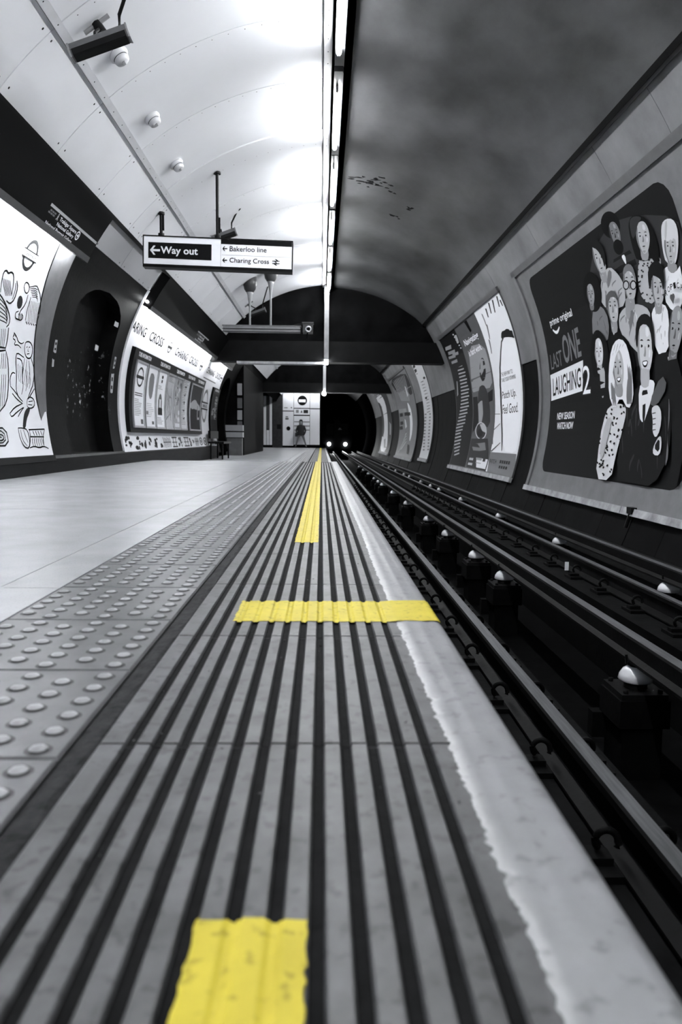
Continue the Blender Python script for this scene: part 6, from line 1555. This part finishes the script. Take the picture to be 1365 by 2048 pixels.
def exit_plate(y0, rep, label, full=True):
    t = thing('direction_plate', label, 'sign', PL(-60, y0, .15), None)
    p = Print(PL, 0.1505, dl=0.0012); k = 1.0
    p.rect(y0, y0 + 1.47, -58.25, -58.75, 6, 0); p.build('bar', t, label='pale grey bar')
    p = Print(PL, 0.1505, dl=0.0012)
    p.text('Trafalgar Square', y0 + .33, y0 + .83, -59.05, -59.98, 9, 0, 0.012)
    p.text('National Gallery', y0 + .32, y0 + .82, -60.1, -60.98, 9, 0, 0.012)
    p.text('National Portrait Gallery', y0 + .07, y0 + .84, -61.1, -61.95, 9, 0, 0.012)
    p.ring(y0 + .905, -59.75, .052, .9, .28, 9, 0); p.poly([(y0 + .875, -59.65), (y0 + .905, -59.65), (y0 + .905, -59.3), (y0 + .94, -59.75), (y0 + .905, -60.2), (y0 + .905, -59.85), (y0 + .875, -59.85)], 9, 0)
    for k in range(3): p.rect(y0 + .045 + k * .055, y0 + .09 + k * .055, -59.1, -59.4, 4, 0); p.rect(y0 + .02 + k * .06, y0 + .07 + k * .06, -59.55, -59.85, 4, 0)
    p.disc(y0 + .265, -58.98, .012, .18, 6, 0, 8); p.poly([(y0 + .25, -59.2), (y0 + .28, -59.2), (y0 + .275, -59.6), (y0 + .29, -60.0), (y0 + .275, -60.0), (y0 + .262, -59.7), (y0 + .25, -60.0), (y0 + .237, -60.0), (y0 + .255, -59.6)], 6, 0)
    p.build('lettering', t, label='white lettering')
exit_plate(7.64, 0, 'white lettered gallery direction sign on the fascia above the mural')
exit_plate(16.4, 1, 'white lettered direction sign on the fascia over the information boards')
exit_plate(20.9, 1, 'white lettered direction sign near the far end of the fascia')

# nearest mural
t = thing('mural_panel', 'white lit wall panel with black line drawings of robed figures', 'mural', PL(-85, 6, .0))
b = MB(); shell(b, PL, -58.5, -102.0, 0.5, 9.12, 0.0, 0.03, M_sheet); b.build('panel', t)
b = MB(); shell(b, PL, -102.0, -103.2, 0.5, 9.14, 0.015, 0.05, M_plinth); b.build('bottom_rail', t)
p = Print(PL, 0.0, dl=0.002)
p.poly([(8.60, -62.0), (8.62, -68), (8.66, -74), (8.70, -80), (8.76, -86), (8.83, -91), (8.92, -95.2), (9.06, -93.6), (9.135, -93.4), (9.135, -84), (9.135, -72), (9.135, -62)], M_frame, 0)
p.build('edge_cover', t, label='dark grey cover strip at the edge of the mural')
p = Print(PL, 0.0, dl=0.002); p.poly([(8.585, -62.0), (8.60, -68), (8.64, -74), (8.68, -80), (8.74, -86), (8.81, -91), (8.92, -95.4), (8.93, -95.1), (8.84, -91), (8.77, -86), (8.71, -80), (8.67, -74), (8.63, -68), (8.61, -62)], 1, 1); p.build('edge_line', t)  # thin black line along the curved edge of the grey strip
p = Print(PL, 0.0, dl=0.0011)
p.rect(7.372, 7.378, -58.6, -101.9, 5, 0)
for t_, pts in DATA['MF']: p.poly(pts, t_, 1, 1)
for w, pts in DATA['MS']: p.stroke(pts, w * 0.0024, 1, 2)
p.ring(8.05, -67.2, .155, 2.75, .24, 2, 1); p.rect(7.87, 8.23, -66.55, -67.85, 7, 2); p.rect(7.86, 8.24, -66.45, -66.65, 2, 3); p.rect(7.86, 8.24, -67.75, -67.95, 2, 3); p.text('CHARING +', 7.92, 8.18, -66.9, -67.5, 3, 4, .02)
p.build('line_drawing', t, label='black line drawing of robed working figures')

# second lit panel with information boards
t = thing('station_mural', 'white lit wall panel with the station name along its top', 'mural', PL(-85, 18, .0))
b = MB(); shell(b, PL, -58.5, -103.0, 12.40, 23.42, 0.0, 0.03, M_sheet); b.build('panel', t)
p = Print(PL, 0.0, dl=0.0012, clipu=(12.42, 23.4))
for y0 in (11.95, 15.95, 20.25):
    if y0 > 20: p.rect(20.1, 22.35, -66.2, -72.4, 7, 0); p.rect(20.1, 22.35, -71.9, -72.4, 3, 1)
    p.text('CHARING', y0, y0 + 1.35, -67.0, -69.9, 0, 2, 0.018); p.text('CROSS', y0 + 1.65, y0 + 2.75 if y0 < 20 else y0 + 2.6, -67.0, -69.9, 0, 2, 0.018)
for y in (15.35, 19.3, 23.1): p.ring(y, -68.5, .15, 1.9, .22, 2, 1); p.rect(y - .2, y + .2, -68.1, -68.9, 2, 2)
p.build('lettering', t, label='black station name lettering')
random.seed(21)
p = Print(PL, 0.0, dl=0.0012)
y = 12.55
while y < 23.1:
    w = random.uniform(.5, .8); a0, a1 = -98.2, -102.0; kind = random.randrange(4)
    if kind == 0: p.rect(y, y + w, a0, a0 - .5, 2, 1); p.rect(y, y + w, a1 + .5, a1, 2, 1); p.rect(y + w * .2, y + w * .3, a0, a1, 2, 1); p.rect(y + w * .7, y + w * .8, a0, a1, 2, 1); p.rect(y, y + w, -100, -100.3, 2, 1)
    elif kind == 1: p.ring(y + w / 2, -100.1, w * .5, 1.8, .3, 2, 1); p.disc(y + w / 2, -100.1, w * .2, .8, 2, 1)
    elif kind == 2:
        for k in range(6): p.stroke([(y + w * k / 6, a0 - random.uniform(0, .5)), (y + w * (k + .6) / 6, -100.0), (y + w * (k + .2) / 6, a1)], .045, 1, 1)
        p.rect(y, y + w, -99.9, -100.2, 2, 1)
    else:
        for k in range(9): p.disc(y + random.uniform(0, w), random.uniform(a1 + .4, a0 - .4), random.uniform(.04, .1), random.uniform(.3, .8), 1 + random.randrange(2), 1, 7)
    y += w + .12
p.build('frieze_drawing', t, kind='stuff', label='black and white drawn frieze along the bottom')

# information board
t = thing('information_board', 'long black framed notice board with seven posters on the lit wall', 'notice board', PL(-85, 16, .0))
b = MB(); shell(b, PL, -73.4, -97.0, 12.74, 20.3, 0.07, 0.07, M_black); b.build('backboard', t)
p = Print(PL, 0.07, dl=0.0012)
for y in (13.0, 14.72, 16.35, 17.75, 19.15): p.text('TUBE INFORMATION', y, y + .92, -74.15, -75.4, 9, 0, 0.02)
p.build('header_lettering', t)
POST = [(12.95, 13.75), (13.83, 14.66), (14.70, 15.52), (15.57, 16.38), (16.43, 17.2), (17.25, 18.05), (18.42, 20.02)]
NAMES = ['white notice with a large roundel and lines of text, leftmost in the notice board', 'white notice with a grey patch, second in the notice board', 'white notice with a dark arch shape, third in the notice board', 'pale grey diagram poster, fourth in the notice board', 'mid grey map poster, fifth in the notice board', 'pale timetable poster with dark marks, sixth in the notice board', 'wide dark picture poster at the right end of the notice board']
random.seed(2)
for k, (a, b_) in enumerate(POST):
    q = thing('notice_poster', NAMES[k], 'poster', PL(-86, a, .09), 'posters in the notice board')
    m = MB()
    shell(m, PL, -76.4, -77.0, a, b_, 0.095, 0.025, M_alu); shell(m, PL, -95.2, -95.8, a, b_, 0.095, 0.025, M_alu); shell(m, PL, -77.0, -95.2, a, a + .045, 0.095, 0.025, M_alu); shell(m, PL, -77.0, -95.2, b_ - .045, b_, 0.095, 0.025, M_alu)
    m.build('frame', q)
    p = Print(PL, 0.078, dl=0.0012); i0, i1 = a + .06, b_ - .06; w = i1 - i0
    p.rect(a + .04, b_ - .04, -76.9, -95.3, [8, 8, 8, 6, 5, 7, 2][k], 0)
    def lines(v0, v1, n, tone=4, l=1):
        for j in range(n):
            v = v0 + (v1 - v0) * j / n; p.rect(i0 + w * .1, i0 + w * random.uniform(.5, .92), v, v + (v1 - v0) / n * .45, tone, l)
    if k == 0: p.ring(i0 + w * .5, -81.0, w * .34, 2.9, .22, 2, 1); p.rect(i0 + w * .1, i0 + w * .9, -80.6, -81.5, 2, 2); lines(-85.6, -86.8, 2, 2); lines(-87.4, -92.5, 10, 5); p.rect(i0 + w * .7, i0 + w * .95, -93.2, -94.6, 3, 1)
    elif k == 1: p.poly([(i0 + w * .2, -79), (i0 + w * .55, -78.5), (i0 + w * .8, -80), (i0 + w * .75, -85.5), (i0 + w * .5, -87), (i0 + w * .25, -85)], 4, 1, 1); lines(-88, -92.5, 8, 6); p.rect(i0 + w * .05, i0 + w * .3, -90.5, -91.5, 4, 2); p.rect(i0 + w * .65, i0 + w * .9, -93.5, -94.5, 3, 2)
    elif k == 2: p.disc(i0 + w * .5, -78.7, w * .12, .6, 1, 1, 8); p.rect(i0 + w * .42, i0 + w * .58, -79.6, -80.6, 1, 1); lines(-81.6, -83, 3, 5); p.poly([(i0 + w * .25, -91), (i0 + w * .25, -86.5), (i0 + w * .38, -84.6), (i0 + w * .5, -84.1), (i0 + w * .62, -84.6), (i0 + w * .75, -86.5), (i0 + w * .75, -91)], 3, 1); p.rect(i0 + w * .38, i0 + w * .62, -86, -88.7, 7, 2); p.rect(i0 + w * .22, i0 + w * .78, -88.9, -91.2, 1, 3); lines(-92, -94.5, 5, 5)
    elif k == 3:
        lines(-77.3, -79.5, 6, 4); 
        for j in range(12): p.stroke([(i0 + w * random.random(), random.uniform(-80, -86)), (i0 + w * random.random(), random.uniform(-84, -90)), (i0 + w * random.random(), random.uniform(-88, -93))], .03, random.choice((3, 4, 5)), 1)
    elif k == 4:
        for j in range(26): p.disc(i0 + w * random.random(), random.uniform(-78, -93), random.uniform(.03, .1), random.uniform(.3, 1.2), random.choice((3, 4, 6, 7)), 1 + j % 3, 8)
        p.rect(i0 + w * .1, i0 + w * .9, -93.4, -94.8, 7, 5)
    elif k == 5:
        for j in range(5): p.poly([(i0 + w * .3, -79 - j * 3), (i0 + w * .75, -78.6 - j * 3), (i0 + w * .6, -79.8 - j * 3)], 1, 1)
        lines(-77.4, -94, 26, 5, 2)
    else:
        p.poly([(i0, -85), (i0 + w * .25, -83.2), (i0 + w * .5, -82.6), (i0 + w * .7, -84), (i0 + w, -85), (i0 + w, -87), (i0 + w * .6, -86.6), (i0 + w * .3, -87), (i0, -86.3)], 5, 1, 1)
        p.poly([(i0, -87.5), (i0 + w * .4, -86.5), (i0 + w, -88), (i0 + w, -95), (i0, -95)], 1, 2); p.disc(i0 + w * .85, -90.4, .09, .6, 6, 3, 8); p.rect(i0 + w * .7, i0 + w * .78, -85, -91, 4, 3)
    p.build('print', q)
# roundel on the lit panel, framed dark poster, bench
t = thing('station_roundel', 'station name roundel on the lit wall between two black frames', 'roundel', PL(-84, 21.2, .0))
p = Print(PL, 0.001, dl=0.0015); p.ring(21.2, -84.0, .47, 7.6, .2, 3, 0); p.build('ring', t)
p = Print(PL, 0.004, dl=0.0015); p.rect(20.68, 21.74, -82.2, -85.8, 7, 0); p.rect(20.68, 21.74, -82.2, -82.9, 2, 1); p.rect(20.68, 21.74, -85.1, -85.8, 2, 1); p.text('CHARING CROSS', 20.78, 21.64, -83.3, -84.7, 2, 2, .02); p.build('name_bar', t)
t = thing('framed_poster', 'black framed poster beside the roundel at the end of the lit wall', 'poster', PL(-85, 22.7, 0))
b = MB(); shell(b, PL, -74.2, -97.6, 22.05, 23.38, 0.06, 0.06, M_black); b.build('frame', t)
p = Print(PL, 0.06, dl=0.0012); p.rect(22.15, 23.3, -77, -96.5, 1, 0); p.text('INFORMATION', 22.3, 23.1, -74.8, -75.9, 9, 1, .02)
random.seed(9)
for k in range(26): p.rect(22.7 + random.uniform(-.05, .05), 22.95 + random.uniform(.0, .3), -78 - k * .45, -78.3 - k * .45, random.choice((4, 5, 6)), 1)
for k in range(12): p.disc(22.4 + random.uniform(-.15, .2), random.uniform(-84, -88), .07, .5, random.choice((4, 5)), 1, 7)
p.build('print', t)
t = thing('platform_bench', 'small black bench against the lit wall below the dark poster', 'bench', (-2.95, 21.9, -.18))
b = MB(); b.box(-3.15, -2.72, 21.0, 22.7, .26, .32, M_black); b.build('seat', t)
b = MB(); b.box(-3.2, -3.13, 21.3, 22.9, .40, .62, M_black); b.build('backrest', t)
for y in (21.15, 22.5):
    for x in (-3.1, -2.78):
        b = MB(); b.box(x - .02, x + .02, y - .02, y + .02, -.18, .27, M_black); b.build('leg', t)
# things in the far opening: pale kiosk and a strip of lit cards
t = thing('pale_cabinet', 'pale stacked cabinet standing in the dark opening past the lit wall', 'cabinet', (-3.0, 26.0, -.18))
b = MB(); b.box(-3.3, -2.75, 26.05, 26.35, -.18, .42, M_frame); b.build('body', t)
for z0, z1 in ((.44, .62), (.66, .86)):
    b = MB(); b.box(-3.32, -2.72, 26.0, 26.38, z0, z1, M_panel2); b.build('drawer', t)
t = thing('card_strip', 'vertical strip of pale cards on the edge of the black block wall', 'notice', (-2.85, 26.38, 1))
for k, (z0, z1) in enumerate(((1.9, 2.3), (1.45, 1.8), (1.05, 1.38), (.75, 1.0))):
    b = MB(); b.box(-2.94, -2.78, 26.36, 26.395, z0, z1, M_frame if k % 2 else M_panel2); b.build('card', t)
# ================================================================== POSTERS ACROSS THE TRACK
KR = math.radians(1) * CR[2]
def sheet(mb, a0, a1, y0, y1, off, th, m): shell(mb, PR, a0, a1, y0, y1, off, th, m)
# large poster nearest the camera
t = thing('billboard_poster', 'large dark comedy show billboard crowded with people in a grey frame', 'poster', PR(85, 9.2, 0), 'posters across the track')
b = MB(); sheet(b, 61.2, 106.8, 5.6, 11.93, 0.02, 0.03, M_frame); b.build('backing', t)
b = MB(); sheet(b, 61.0, 62.3, 5.6, 11.96, 0.045, 0.05, M_frameD); b.build('top_rail', t)
b = MB(); sheet(b, 61.0, 106.9, 11.84, 11.96, 0.045, 0.05, M_frame); b.build('side_rail', t)
for y0, y1 in ((5.0, 8.02), (8.03, 10.6), (10.61, 11.97)):
    b = MB(); sheet(b, 106.8, 107.9, y0, y1, 0.06, 0.05, M_plank); b.build('ledge_plank', t, label='worn pale ledge plank')
b = MB(); q = PR(106.9, 7.75, .06); b.tube([q, PR(109.6, 7.8, .03)], .02, M_iron, 6); b.box(q.x - .03, q.x + .03, 7.69, 7.81, q.z - .05, q.z + .02, M_iron); b.build('ledge_bracket', t)
p = Print(PR, 0.02, dl=0.0011)
# dark sheet with round corners
y0, y1, a0, a1, ry, ra_ = 6.92, 11.45, 64.3, 103.4, .22, 2.9
cor = []
for (cy, ca, s0) in ((y1 - ry, a0 + ra_, 0), (y0 + ry, a0 + ra_, 1), (y0 + ry, a1 - ra_, 2), (y1 - ry, a1 - ra_, 3)):
    for k in range(5):
        th = math.radians(90 * s0 + 22.5 * k) ; cor.append((cy + ry * math.cos(th), ca - ra_ * math.sin(th)))
p.poly(cor, 1, 0); p.build('poster_sheet', t)
p = Print(PR, 0.0215, dl=0.00012, clipu=(6.95, 11.4))
for k, (tn, pts) in enumerate(DATA['R1']): p.poly(pts, tn, k, 1)
p.layer = len(DATA['R1'])
p.build('people_print', t, label='printed group of people in light and dark clothes')
p = Print(PR, 0.022, dl=0.0011)
L0 = 1
p.text('prime original', 11.06, 10.10, 73.35, 75.1, 8, L0, .012)
arc = [(11.0 - .3 * k / 8, 75.5 + 0.75 * math.sin(math.pi * k / 8)) for k in range(9)]
p.stroke(arc, .045, 8, L0, KR)
p.text('LAST', 11.33, 10.80, 79.9, 82.9, 4, L0, .0, -.25)
p.text('ONE', 10.72, 10.0, 77.3, 82.6, 4, L0, .02, -.5)
p.poly([(11.41, 83.85), (9.965, 82.8), (10.03, 88.15), (11.39, 89.05)], 8, L0)
p.text('LAUGHING', 11.30, 10.08, 84.65, 88.2, 1, L0 + 1, .012, -.75)
p.text('2', 10.02, 9.70, 83.7, 89.0, 2, L0 + 2, .05); p.text('2', 10.0, 9.72, 83.9, 88.8, 9, L0 + 3, .0)
p.text('NEW SEASON', 11.06, 10.30, 91.6, 92.95, 8, L0, .02); p.text('WATCH NOW', 11.03, 10.32, 93.5, 94.85, 8, L0, .02)
p.build('lettering', t, label='white and grey show title lettering')
p = Print(PR, 0.0215 + .00012 * (len(DATA['R1']) + 3), dl=0.0011)
for k, ch in enumerate('TROPICAL'):
    y = 7.44 - k * .062; a = 77.7 - 1.0 * math.sin(math.pi * (k + .3) / 7.5); p.text(ch, y, y - .048, a, a + .75, 1, 0, .01)
p.disc(7.265, 78.35, .03, .38, 3, 0, 8); p.disc(7.225, 78.35, .03, .38, 3, 0, 8); p.poly([(7.29, 78.5), (7.20, 78.5), (7.245, 79.3)], 3, 0)
p.build('shirt_lettering', t, kind='stuff')

# block of three posters
def poster(name, y0, y1, label, key, base, a0=62.4, a1=105.7, frame=M_frameD, rim=.05):
    t = thing('wall_poster', label, 'poster', PR(85, (y0 + y1) / 2, 0), 'posters across the track')
    b = MB(); sheet(b, a0 - .6, a1 + .5, y0 - .01, y1 + .01, 0.015, 0.03, frame); b.build('backing', t)
    b = MB(); sheet(b, a0 - 1.3, a0 - .1, y0 - .03, y1 + .03, 0.04, 0.05, frame); b.build('top_rail', t)
    b = MB(); sheet(b, a1 + .3, a1 + 1.5, y0 - .03, y1 + .03, 0.05, 0.05, M_plank); b.build('ledge_plank', t)
    p = Print(PR, 0.015, dl=0.0005, clipu=(y0 + .02, y1 - .02)); p.rect(y0 + .02, y1 - .02, a0, a1, base, 0)
    for k, (tn, pts) in enumerate(DATA[key][1:]):
        p.poly(pts, tn, 1 + k * .5, 1 if len(pts) > 5 else 0)
    return t, p, 2 + len(DATA[key]) * .5
t, p, l = poster('patch', 13.02, 15.14, 'white vitamin patch poster with a tall white pouch', 'PA', 8)
p.text('THE NEW WAY TO', 14.42, 13.58, 79.95, 80.95, 3, l, 0); p.text('TAKE YOUR VITAMINS', 14.45, 13.42, 81.4, 82.35, 3, l, 0)
p.text('Patch Up.', 14.49, 13.46, 84.7, 87.1, 1, l, .0); p.text('Feel Good.', 14.48, 13.33, 88.0, 90.4, 1, l, .0)
p.text('PATCH', 15.02, 14.42, 102.2, 103.3, 2, l, 0)
for k in range(5): p.rect(14.15 - k * .16, 14.03 - k * .16, 102.2, 103.0, 2, l); 
for k in range(4): p.rect(14.12 - k * .17, 14.0 - k * .17, 103.6, 104.3, 2, l)
p.build('print', t)
t, p, l = poster('food', 15.18, 17.30, 'dark photographic poster of a person and a round bowl', 'PB', 3)
p.text('Navigating', 16.95, 15.50, 67.0, 69.2, 9, l, .02, -.1); p.text('is hard work.', 16.85, 15.52, 70.4, 72.2, 9, l, .02, -.1)
for k in range(4): p.rect(17.05 - k * .11, 16.97 - k * .11, 102.6, 103.3, 7, l); p.rect(17.05 - k * .12, 16.96 - k * .12, 104.1, 104.8, 7, l)
p.rect(16.3, 15.75, 102.3, 103.0, 5, l); p.rect(15.65, 15.4, 102.0, 103.2, 2, l); p.rect(16.3, 15.75, 103.7, 103.9, 5, l)
p.build('print', t)
t, p, l = poster('night', 17.34, 19.46, 'black poster with a long column of pale text lines', 'PC', 1); p.build('print', t)
t, p, l = poster('ruler', 23.62, 25.62, 'narrow looking pale poster marked with dark ticks and a black block', 'PD', 7, 61.8, 105.6); p.build('print', t)
t, p, l = poster('rays', 27.55, 33.75, 'wide grey poster of streaking rays beside the pale ticked poster', 'PE', 4, 61.8, 107.0); p.build('print', t)
t, p, l = poster('far', 37.3, 43.2, 'farthest wall poster, pale beside a dark half, near the tunnel mouth', 'PF', 2, 64.0, 107.0); p.build('print', t)

# ================================================================== CABIN AT THE PLATFORM END
CY = 47.9; zb = -0.18
def px(x): return (x - 644) / 1500 * CY
def pz(y): return 0.448 + (878 - y) / 1500 * CY
cab = MB(); cab.box(px(527), px(641), CY + .03, CY + .5, zb, 3.3, M_gap); cab = cab.build('wall_cabin', kind='structure', label='white panelled cabin wall closing the far end of the platform')
def panel(x0, x1, y0, y1, m=M_white, name='cabin_panel', d=0.0):
    b = MB(); b.box(px(x0) + .012, px(x1) - .012, CY - .02 - d, CY + .03, max(pz(y1) + .012, zb + .01), pz(y0) - .012, m); return b.build(name, cab)
for a in ((528, 534, 796, 893), (540, 545.5, 796, 893), (566, 588, 790, 825), (566, 588, 826, 894), (588, 620, 790, 819.5), (588, 620, 820.5, 833), (588, 620, 834.5, 892), (620, 640, 790, 820), (620, 640, 821, 892)): panel(*a)
panel(534, 540, 796, 862, M_frameD); panel(534, 540, 863, 893)
d1 = MB(); d1.box(px(546), px(565.5), CY - .015, CY + .03, zb + .01, pz(790), M_dkmetal); d1 = d1.build('door_1', kind='structure', label='dark grey door in the far cabin wall')
b = MB(); b.box(px(555), px(563), CY - .03, CY - .01, pz(861), pz(852), M_iron); b.build('door_plate', d1)
for y in (846.5, 854.5, 862.5):
    b = MB(); b.box(px(589), px(619.5), CY - .03, CY - .015, pz(y + .8), pz(y - .6), M_dkmetal); b.build('rail', cab)
def CPl(u, v, off): return Vector((px(u), CY - .021 - off, pz(v)))
t = thing('round_sign', 'round black sign with a white bar on the far cabin wall', 'sign', (px(605), CY, pz(804)))
p = Print(CPl, 0.01, None, 0.004); p.disc(605, 804.5, 9.4, 9.6, 1, 0, 24); p.rect(598, 611.5, 802.6, 808, 9, 1); p.build('disc', t)
t = thing('door_notice', 'round black plate on the cabin panel left of the person', 'plate', (px(578), CY, pz(860)))
p = Print(CPl, 0.01, None, 0.004); p.disc(577.6, 859.8, 4, 4.2, 1, 0, 16); p.build('disc', t)
t = thing('notice_strip', 'strip of small dark notices below the round sign', 'notice', (px(604), CY, pz(826)))
p = Print(CPl, 0.006, None, 0.004); p.rect(607.5, 616.5, 823, 829.5, 2, 0); p.rect(592.5, 598, 823, 829, 5, 0); p.poly([(601.5, 828.5), (603.5, 823), (605.5, 828.5)], 3, 0); p.rect(572, 577, 836, 838, 4, 0); p.rect(571.5, 578, 839, 842.5, 4, 0); p.rect(569, 576, 818.5, 819.8, 4, 0); p.disc(583.5, 818.8, 1.3, 1.3, 3, 0, 8); p.build('print', t)
t = thing('bar_light', 'long pale light bar across the top of the far cabin', 'light', (px(630), CY - .4, pz(788)))
b = MB(); b.box(px(566), px(716), CY - .5, CY - .36, pz(788) , pz(784.5), M_white); b.build('housing', t)
b = MB(); b.box(px(568), px(712), CY - .47, CY - .40, pz(788) - .05, pz(788) - .002, emis('dim_bar_lamp', 2.2)); b.build('lamp', t)

# person in front of the cabin: legs apart, hands in jacket pockets
def person():
    x0, y0 = px(603), CY - .55
    t = thing('person', 'person in a dark jacket and grey trousers standing with legs apart', 'person', (x0, y0, zb))
    me = bpy.data.meshes.new('body'); bm = bmesh.new(); lay = bm.verts.layers.skin.verify(); sk = []
    V = {}
    def v(n, x, y, z, r): V[n] = bm.verts.new((x, y, z)); sk.append((V[n], r))
    v('pel', 0, 0, .86, .15); v('waist', 0, 0, 1.02, .15); v('chest', 0, 0, 1.26, .165); v('neckb', 0, 0, 1.42, .075); v('neck', 0, -.01, 1.47, .055); v('h1', 0, -.015, 1.56, .085); v('h2', 0, -.01, 1.66, .088)
    for s, n in ((-1, 'L'), (1, 'R')):
        v('hip' + n, s * .11, 0, .82, .105); v('knee' + n, s * .22, -.02, .46, .07); v('ank' + n, s * .33, .02, .09, .05); v('toe' + n, s * .38, -.13, .04, .04)
        v('sh' + n, s * .19, 0, 1.36, .075); v('elb' + n, s * .29, .04, 1.10, .058); v('wri' + n, s * .25, -.08, .90, .05); v('hand' + n, s * .2, -.13, .84, .045)
        for a_, b_ in (('pel', 'hip' + n), ('hip' + n, 'knee' + n), ('knee' + n, 'ank' + n), ('ank' + n, 'toe' + n), ('chest', 'sh' + n), ('sh' + n, 'elb' + n), ('elb' + n, 'wri' + n), ('wri' + n, 'hand' + n)): bm.edges.new((V[a_], V[b_]))
    for a_, b_ in (('pel', 'waist'), ('waist', 'chest'), ('chest', 'neckb'), ('neckb', 'neck'), ('neck', 'h1'), ('h1', 'h2')): bm.edges.new((V[a_], V[b_]))
    for q, r in sk: q[lay].radius = (r, r * .85)
    V['pel'][lay].use_root = True
    bm.to_mesh(me); bm.free()
    o = bpy.data.objects.new('tmp', me); C.objects.link(o)
    o.modifiers.new('s', 'SKIN'); m2 = o.modifiers.new('d', 'SUBSURF'); m2.levels = 2; m2.render_levels = 2
    dg = bpy.context.evaluated_depsgraph_get(); nm = bpy.data.meshes.new_from_object(o.evaluated_get(dg)); bpy.data.objects.remove(o)
    nm.name = 'body'; nm.materials.clear()
    for m in (M_skin, M_jacket, M_trouser, M_iron): nm.materials.append(m)
    nm.transform(Matrix.Translation((x0, y0, zb)))
    for f in nm.polygons:
        z = f.center.z - zb; xx = abs(f.center.x - x0)
        f.material_index = 3 if z < .1 else 2 if z < .86 and xx < .19 + (.86 - z) * .4 and z < .80 else 1 if z < 1.44 else 0
        f.use_smooth = True
    ob = bpy.data.objects.new('body', nm); C.objects.link(ob); ob.parent = t; ob.matrix_parent_inverse = parent_inv(t)
    M = Matrix.Translation((x0, y0, zb))
    b = MB(); b.lathe([(.225, .78), (.235, .9), (.21, 1.05), (.215, 1.25), (.19, 1.38), (.09, 1.45)], M_jacket, 18, M @ Matrix.Diagonal((1, .72, 1, 1))); b.build('jacket', t)
    b = MB(); rows = []
    for r, z, yy in ((.02, 1.775, .0), (.085, 1.755, .0), (.115, 1.68, .015), (.118, 1.58, .03), (.115, 1.48, .045), (.12, 1.38, .055), (.10, 1.30, .06)):
        rows.append([M @ Vector((r * math.sin(a), yy + .85 * r * math.cos(a), z)) for a in [math.radians(-125 + 250 * k / 14) for k in range(15)]])
    b.grid(rows, M_hair, True); b.build('hair', t)
    for s in (-1, 1):
        b = MB(); b.lathe([(0, .008), (.012, .004), (.012, -.004)], M_iron, 8, M @ Matrix.Translation((s * .034, -.096, 1.615)) @ Matrix.Rotation(math.radians(90), 4, 'X')); b.build('eye', ob)
    b = MB(); b.prism([(-.012, 1.57), (.012, 1.57), (.004, 1.62), (-.004, 1.62)], -.125, -.085, M_skin, lambda u, v_, w: M @ Vector((u, w, v_))); b.build('nose', ob)
    b = MB(); b.box(-.026, .026, -.103, -.09, 1.525, 1.535, M_hair, M); b.build('mouth', ob)
    b = MB(); b.box(-.36, -.22, -.12, .12, .70, .92, M_jacket, M); b.tube([M @ Vector((-.29, 0, .92)), M @ Vector((-.2, 0, 1.2)), M @ Vector((.1, -.15, 1.38))], .015, M_jacket, 6); tag(b.build('shoulder_bag'), 'dark bag hanging at the hip of the person', 'bag')
person()

# train in the tunnel
TY = 61.0
t = thing('train', 'dark train front with two lit headlights in the tunnel mouth', 'train', (1.24, TY, -.6))
b = MB(); b.prism([(.15, -.45), (2.35, -.45), (2.5, .4), (2.35, 1.6), (1.9, 2.15), (.6, 2.15), (.15, 1.6), (0.0, .4)], TY, TY + 12, M_gap); b.build('body', t)
b = MB(); b.box(.35, .95, TY - .02, TY, .75, 1.6, M_black); b.box(1.55, 2.15, TY - .02, TY, .75, 1.6, M_black); b.build('windscreen', t)
b = MB(); b.box(1.0, 1.5, TY - .02, TY, -.3, 1.9, M_black); b.build('end_door', t)
for x in (.59, 1.91):
    b = MB(); b.lathe([(0, .03), (.11, .02), (.13, 0)], M_head_l, 14, Matrix.Translation((x, TY - .03, -.04)) @ Matrix.Rotation(math.radians(90), 4, 'X')); b.build('headlight', t)
b = MB(); b.face([(1.3, TY - .03, 1.12), (1.62, TY - .03, 1.12), (1.5, TY - .03, 1.28), (1.42, TY - .03, 1.28)], M_panel2); b.build('dest_light_patch', t)  # unlit pale patch standing in for the small destination light
b = MB(); b.box(.2, 2.3, TY + .1, TY + 11, -.62, -.45, M_gap); b.build('underframe', t)
